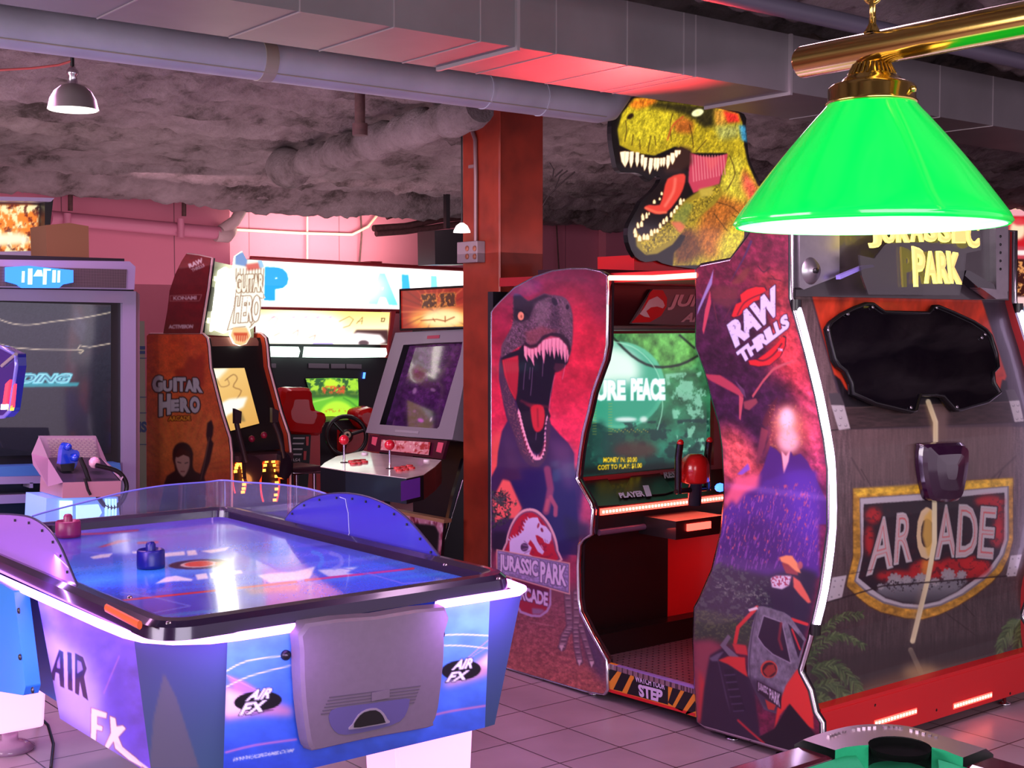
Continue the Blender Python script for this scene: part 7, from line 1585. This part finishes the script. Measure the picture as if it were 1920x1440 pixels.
# stool
sl = thing('chrome_stool', 'low dark stool with chrome legs in front of the red racing seat', 'stool', (PZ(572, 884, .45).x if 0 else PY(572, 884, 7.4).x, 7.5, 0)); sx0, sx1, zz = PY(540, 884, 7.4).x, PY(605, 884, 7.4).x, PY(572, 880, 7.4).z
MB().rbox((sx0, 7.4, zz - .02), (sx1, 7.68, zz + .015), mat('dark_stool_seat', (70, 40, 50), .3, coat=.3), .02).build('seat', sl); MB().tube([(sx0, 7.4, zz - .025), (sx1, 7.4, zz - .025), (sx1, 7.68, zz - .025), (sx0, 7.68, zz - .025)], .012, CHROME, 8, True).build('seat_ring', sl)
for x, y in ((sx0 + .07, 7.42), (sx1 - .05, 7.42), (sx0 + .07, 7.66), (sx1 - .05, 7.66)): MB().tube([(x, y, zz - .03), (x, y, .0)], .013, CHROME, 8).build('leg', sl)
# ---- fighting game with grey monitor
fg = thing('arcade_cabinet', 'fighting game cabinet with tilted grey monitor bezel and red ball joysticks, behind the timber post', 'arcade machine', (4.7, 6.6, 0))
light('orange_side_lamp', 'POINT', (2.55, 7.5, 1.9), 18, (1, .85, .75), shadow=.08)  # added point fill that lifts the orange cabinet's side, no lamp there
kk = .2; nF = Vector((1, 0, -kk)).normalized(); dF = nF.x * 4.55 + nF.z * 1.60
def polyF(b, s, m_, off, mt, th=.01): b.prism([PL(x, y, nF, dF - off) for x, y in pts(s, m_)], nF * th, mt); return b
GB_ = mat('grey_monitor_bezel', (140, 132, 146), .4, coat=.1)
b = MB(); q_o = pts('945,455 1130,445 1290,437 1330,450 1270,760 1225,980 1000,965 800,945', K3); q_i = pts('985,515 1130,505 1275,500 1265,560 1160,915 1150,925 1000,915 868,905', K3)
O3 = [PL(x, y, nF, dF) for x, y in q_o]; I3 = [PL(x, y, nF, dF) for x, y in q_i]; I4 = [p + nF * .05 for p in I3]
b.strip(O3 + O3[:1], I3 + I3[:1], GB_, False); b.strip(I3 + I3[:1], I4 + I4[:1], BLACK, False); b.strip(O3 + O3[:1], [p + nF * .09 for p in O3 + O3[:1]], GB_, False); be = b.build('monitor_bezel', fg)
def art_dark():
    c = Canvas(700, 630, 880, 810, (58, 24, 70)); c.grad((800, 650), (760, 800), (76, 36, 84), (50, 20, 66)); c.noise(3, 3, .3, 541); c.noise(10, 8, .4, 542)
    for x, y, rx, ry, cl in ((1070, 885, 16, 10, (190, 70, 200)), (1120, 880, 4, 12, (236, 226, 220)), (1040, 740, 10, 16, (150, 110, 160)), (1130, 735, 14, 8, (140, 100, 150)), (1040, 840, 8, 8, (120, 70, 130))): c.ell(x, y, rx, ry, cl, .8, 1.2, 20, K3)
    return c
o3 = [PL(x, y, nF, dF - .0) + nF * .045 for x, y in q_i]; vF = Vector((0, 1, 0)).cross(nF); o = painted('screen', o3, o3[0], (0, 1, 0), vF, art_dark(), printmat('dark_crt_print', .08, .3, 1, 1, .5), .006, fg); o['label'] = 'dark violet glossy screen'
b = MB(); polyF(b, '1045,558 1100,553 1098,535 1102,535', K3, .0, BLACK, .0) if 0 else None; b.prism([PL(x, y, nF, dF - .004) for x, y in pts('1102,470 1162,466 1160,482 1100,485', K3)], nF * .002, mat('red_small_print', (176, 60, 90), .4)); polyF(b, '945,930 1060,938 1058,950 943,942', K3, .004, mat('pale_label', (160, 152, 166), .4), .003); b.build('bezel_print', be)
XM = 4.52
def art_tek():
    c = Canvas(745, 530, 880, 622, (150, 30, 20)); c.ell(1180, 390, 170, 60, (255, 180, 80), .95, 8, 0, K3)
    for k in range(26): a = k * .24; c.line([(K3[0] + 1140 / K3[2], K3[1] + 350 / K3[2]), (K3[0] + 1140 / K3[2] + 70 * math.cos(a), K3[1] + 350 / K3[2] + 60 * math.sin(a))], 2, random.choice([(220, 80, 50), (90, 14, 14), (250, 150, 90)]), .6, 1.2)
    c.ell(1180, 385, 100, 45, (255, 232, 170), .95, 5, 0, K3); [(c.poly(s_, (250, 170, 60), 1, 1.6, K3), c.poly(s_, (74, 26, 14), 1, .6, K3)) for s_ in ('1070,268 1140,262 1148,300 1150,330 1075,334 1082,300', '1160,262 1240,258 1236,290 1242,324 1165,330 1170,295')]; c.noise(3, 4, .9, 545, (220, 130, 50), '1068,262 1242,256 1242,330 1070,335', .55, m=K3); c.line('1070,395 1150,390 1190,398 1235,378', 2, (150, 60, 20), .9, .5, K3); c.line('1130,385 1140,400', 1.5, (150, 60, 20), .9, .5, K3); c.line('1190,375 1190,402', 1.8, (150, 60, 20), .9, .5, K3); return c
o3 = [PX(x, y, XM) for x, y in pts('972,245 1330,226 1330,428 975,440', K3)]; o = painted('sign', o3, (XM, 0, 0), (0, 1, 0), (0, 0, 1), art_tek(), SGN1, .005, fg, (.15, 0, 0), BLACK); o['label'] = 'red and orange lit sign'
MB().tube([p + Vector((-.004, 0, 0)) for p in o3], .008, BLACK, 6, True).build('sign_frame', fg)
ya2, yb2 = O3[0].y, O3[3].y if 0 else O3[2].y
MB().box((4.66, min(ya2, yb2) + .02, 0), (5.3, max(ya2, yb2) - .01, PX(800, 620, 4.6).z), DARK).build('body', fg)
b = MB(); DSK = mat('control_deck_print', (206, 188, 176), .3, coat=.6, noise=(5, .35)); zd = .90
DK = [PZ(x, y, zd) for x, y in pts('578,1112 600,1092 655,1062 790,1034 832,1044 1172,1080 1140,1112 1085,1150 1000,1168 700,1132', K3)]; b.prism(DK, (0, 0, -.003), DSK); dk = b.build('control_deck', fg)
b = MB(); b.prism([p - Vector((0, 0, .004)) for p in DK], (0, 0, -.115), SHB); b.build('deck_box', fg)
b = MB(); q = [DK[8], DK[7]]; 
a_, c_ = DK[8] + Vector((-.004, -.004, -.01)), DK[7] + Vector((-.004, -.004, -.01)); b.add([a_ + (a_ - c_) * .3, c_ - (c_ - a_) * .2, c_ - (c_ - a_) * .2 - Vector((0, 0, .09)), a_ + (a_ - c_) * .3 - Vector((0, 0, .09))], [(0, 1, 2, 3)], mat('violet_sticker', (96, 44, 150), .4)); b.build('violet_sticker', fg)
for x, y in ((694, 1092), (918, 1122)):
    p = PZ(*(K3[0] + x / K3[2], K3[1] + y / K3[2]), zd); j = MB().tube([p, p + Vector((0, 0, .095))], .006, CHROME, 8).lathe([(0, 0), (.02, 0), (.018, .003), (0, .004)], p, BLACK, 12).build('joystick', fg); MB().ball(p + Vector((0, 0, .115)), .026, mat('red_ball_top', (206, 20, 44), .2, coat=.6), 14).build('ball_top', j)
RB_ = mat('red_button', (206, 60, 60), .3)
for s in ('730,1090', '755,1086', '785,1084', '740,1100', '765,1098', '795,1092', '955,1122', '985,1118', '1015,1112', '965,1134', '995,1130', '1025,1122', '795,1052', '1100,1086'):
    p = PZ(*pts(s, K3)[0], zd); MB().lathe([(.018, 0), (.018, .008), (.014, .010), (0, .009)], p, RB_ if s not in ('795,1052', '1100,1086') else mat('white_button', (230, 220, 226), .3), 12).build('button', dk)
def art_strip():
    c = Canvas(690, 810, 840, 860, (226, 150, 160)); c.noise(5, 5, .9, 551, (170, 30, 40), None, .5); c.noise(4, 4, .9, 552, (255, 226, 220), None, .58); return c
o3 = [PL(x, y, nF, dF + .0) for x, y in pts('878,980 1118,992 1108,1055 872,1030', K3)]; o = painted('art_strip', o3, o3[0], (0, 1, 0), vF, art_strip(), SIDEP, .006, fg)
b = MB(); polyF(b, '820,955 1200,985 1175,1075 805,1032', K3, -.012, mat('wine_panel', (76, 18, 44), .3), .02)
for s in ('832,965 858,968 848,1010 828,1000', '1155,992 1182,995 1170,1045 1145,1038'): polyF(b, s, K3, -.008, mat('pink_figure_print', (226, 90, 120), .4), .002)
b.build('lower_bezel', fg)
b = MB(); b.prism([PY(x, y, 6.0) for x, y in pts('830,1180 900,1180 850,1330 820,1330', K3)], (0, .05, 0), mat('dark_leg', (30, 30, 40), .4)); b.build('deck_bracket', fg)
MB().box((4.15, 6.3, 0), (4.66, 6.95, .36), DARK).build('base_box', fg)
def art_base():
    c = Canvas(720, 930, 880, 1090, (190, 120, 150)); c.noise(8, 18, .9, 561, (110, 20, 50), None, .5); c.noise(6, 14, .8, 562, (230, 190, 220), None, .6); c.poly('985,1440 1040,1390 1140,1400 1160,1440 1150,1600 1000,1600', (20, 14, 24), 1, 1.5, K3); return c
o3 = [PX(x, y, 4.14) for x, y in pts('900,1330 1182,1388 1160,1640 900,1600', K3)]; o = painted('base_front', o3, (4.14, 0, 0), (0, 1, 0), (0, 0, 1), art_base(), SIDEP, .006, fg, (.02, 0, 0), DARK)
b = MB(); b.prism([PX(x, y, 4.138) for x, y in pts('895,1318 1185,1372 1183,1390 900,1332', K3)], (.05, 0, 0), mat('tan_ledge', (170, 120, 92), .5)); b.build('base_ledge', fg)
b = MB(); b.prism([PY(x, y, 6.22) for x, y in pts('870,860 920,860 920,1200 800,1200 826,1040 850,930')], (0, .03, 0), mat('black_side_panel', (18, 14, 30), .3, coat=.3)); o = b.build('side_panel', fg); MB().tube([PY(x, y, 6.215) for x, y in pts('868,900 850,960 826,1040 812,1090')], .003, CHROME, 6).build('edge_trim', o)
# ---- speaker and lamp near the post
q = [PY(x, y, 9.0) for x, y in pts('815,432 868,428 880,430 880,496 816,496')]; b = MB().prism(q, (0, .25, 0), BLACK); b.box((q[1].x - .1, 9.1, q[1].z), (q[1].x - .06, 9.14, 2.8), BLACK); o = b.build('hanging_speaker'); tag(o, 'black box speaker hanging high on the left of the timber post', 'speaker'); top_mesh(o, q[0])
p = PT(866, 436, 6.9); b = MB().lathe([(.045, 0), (.043, .01), (.03, .035), (.01, .05), (0, .051)], p, glow('white_lamp_shade', (250, 244, 240), 1.2), 20).tube([p + Vector((0, 0, .05)), Vector((p.x, p.y, 2.75))], .004, BLACK, 6); o = b.build('small_lamp'); tag(o, 'small white shaded lamp peeping out beside the timber post', 'lamp'); top_mesh(o, p)
# ---- machine at the far right edge
YM = 7.2
mr = thing('arcade_cabinet', 'red machine with brightly lit picture panels at the right edge, behind the dinosaur cabinet', 'arcade machine', (PY(1900, 500, YM).x, YM + .4, 0))
R7 = (1780, 220, 3.271)
def art_right():
    c = Canvas(1845, 300, 1990, 640, (200, 70, 84)); c.poly('255,380 300,345 400,330 700,340 700,570 260,560', (66, 40, 52), 1, 1.5, R7); c.noise(7, 7, .7, 571, (180, 60, 70), '255,380 400,330 700,340 700,560 260,560', .52, m=R7); c.ell(320, 460, 40, 26, (110, 70, 80), 1, 1.5, 0, R7); c.ell(320, 465, 26, 6, (40, 20, 30), 1, 1, 0, R7)
    c.poly('375,420 460,430 700,440 700,590 375,575', (255, 230, 170), 1, 2, R7); c.noise(4, 4, .8, 572, (190, 110, 70), '375,420 700,430 700,500 375,480', .52, m=R7); c.poly('240,565 375,560 700,590 700,620 240,600', (244, 170, 180), 1, 1, R7); c.poly('330,610 700,600 700,800 400,790 330,700', (206, 30, 40), 1, 1.5, R7); c.ell(420, 690, 50, 60, (255, 230, 190), 1, 3, 0, R7); c.ell(430, 640, 40, 24, (226, 60, 70), .9, 2, 0, R7)
    c.poly('395,815 700,815 700,850 395,845', (255, 240, 236), 1, 1, R7); c.poly('395,870 700,870 700,1110 395,1110', (60, 24, 20), 1, 1, R7); c.noise(6, 6, .9, 573, (250, 170, 100), '395,880 700,880 700,1100 395,1100', .5, m=R7); c.poly('390,1100 700,1100 700,1160 390,1160', (250, 206, 206), 1, 1.5, R7); c.poly('380,1160 700,1160 700,1400 380,1400', (120, 140, 160), 1, 1.5, R7); return c
o = sheetY('picture_panel', '250,270 700,260 700,1380 250,1380', R7, YM, art_right(), printmat('soft_backlit_print', .3, .9, 0, .3), mr, .03, .007); o['label'] = 'tall panel of lit pictures'
MB().box((PY(1858, 500, YM + .03).x, YM + .03, 0), (PY(1858, 500, YM).x + 1.3, YM + .7, PY(1900, 305, YM).z), mat('wine_laminate', (110, 24, 40), .4)).build('body', mr)
b = MB(); DW = mat('dark_column', (70, 40, 46), .5)
b.box(PY(1824, 300, 8.6) - Vector((.0, 0, 2.6)), PY(1838, 275, 8.6) + Vector((0, .1, 0)), DW); o = b.build('dark_column'); tag(o, 'thin dark upright behind the green lamp shade at the right', 'column'); top_mesh(o, (PY(1824, 300, 8.6).x, 8.6, 0))
PKC = mat('pink_column', (214, 120, 150), .6); b = MB(); b.box(PY(1840, 300, 8.9) - Vector((.0, 0, 2.6)), PY(1856, 270, 8.9) + Vector((0, .1, 0)), PKC); o = b.build('pink_column'); tag(o, 'pink painted upright beside the thin dark one at the right', 'column'); top_mesh(o, (PY(1840, 300, 8.9).x, 8.9, 0))
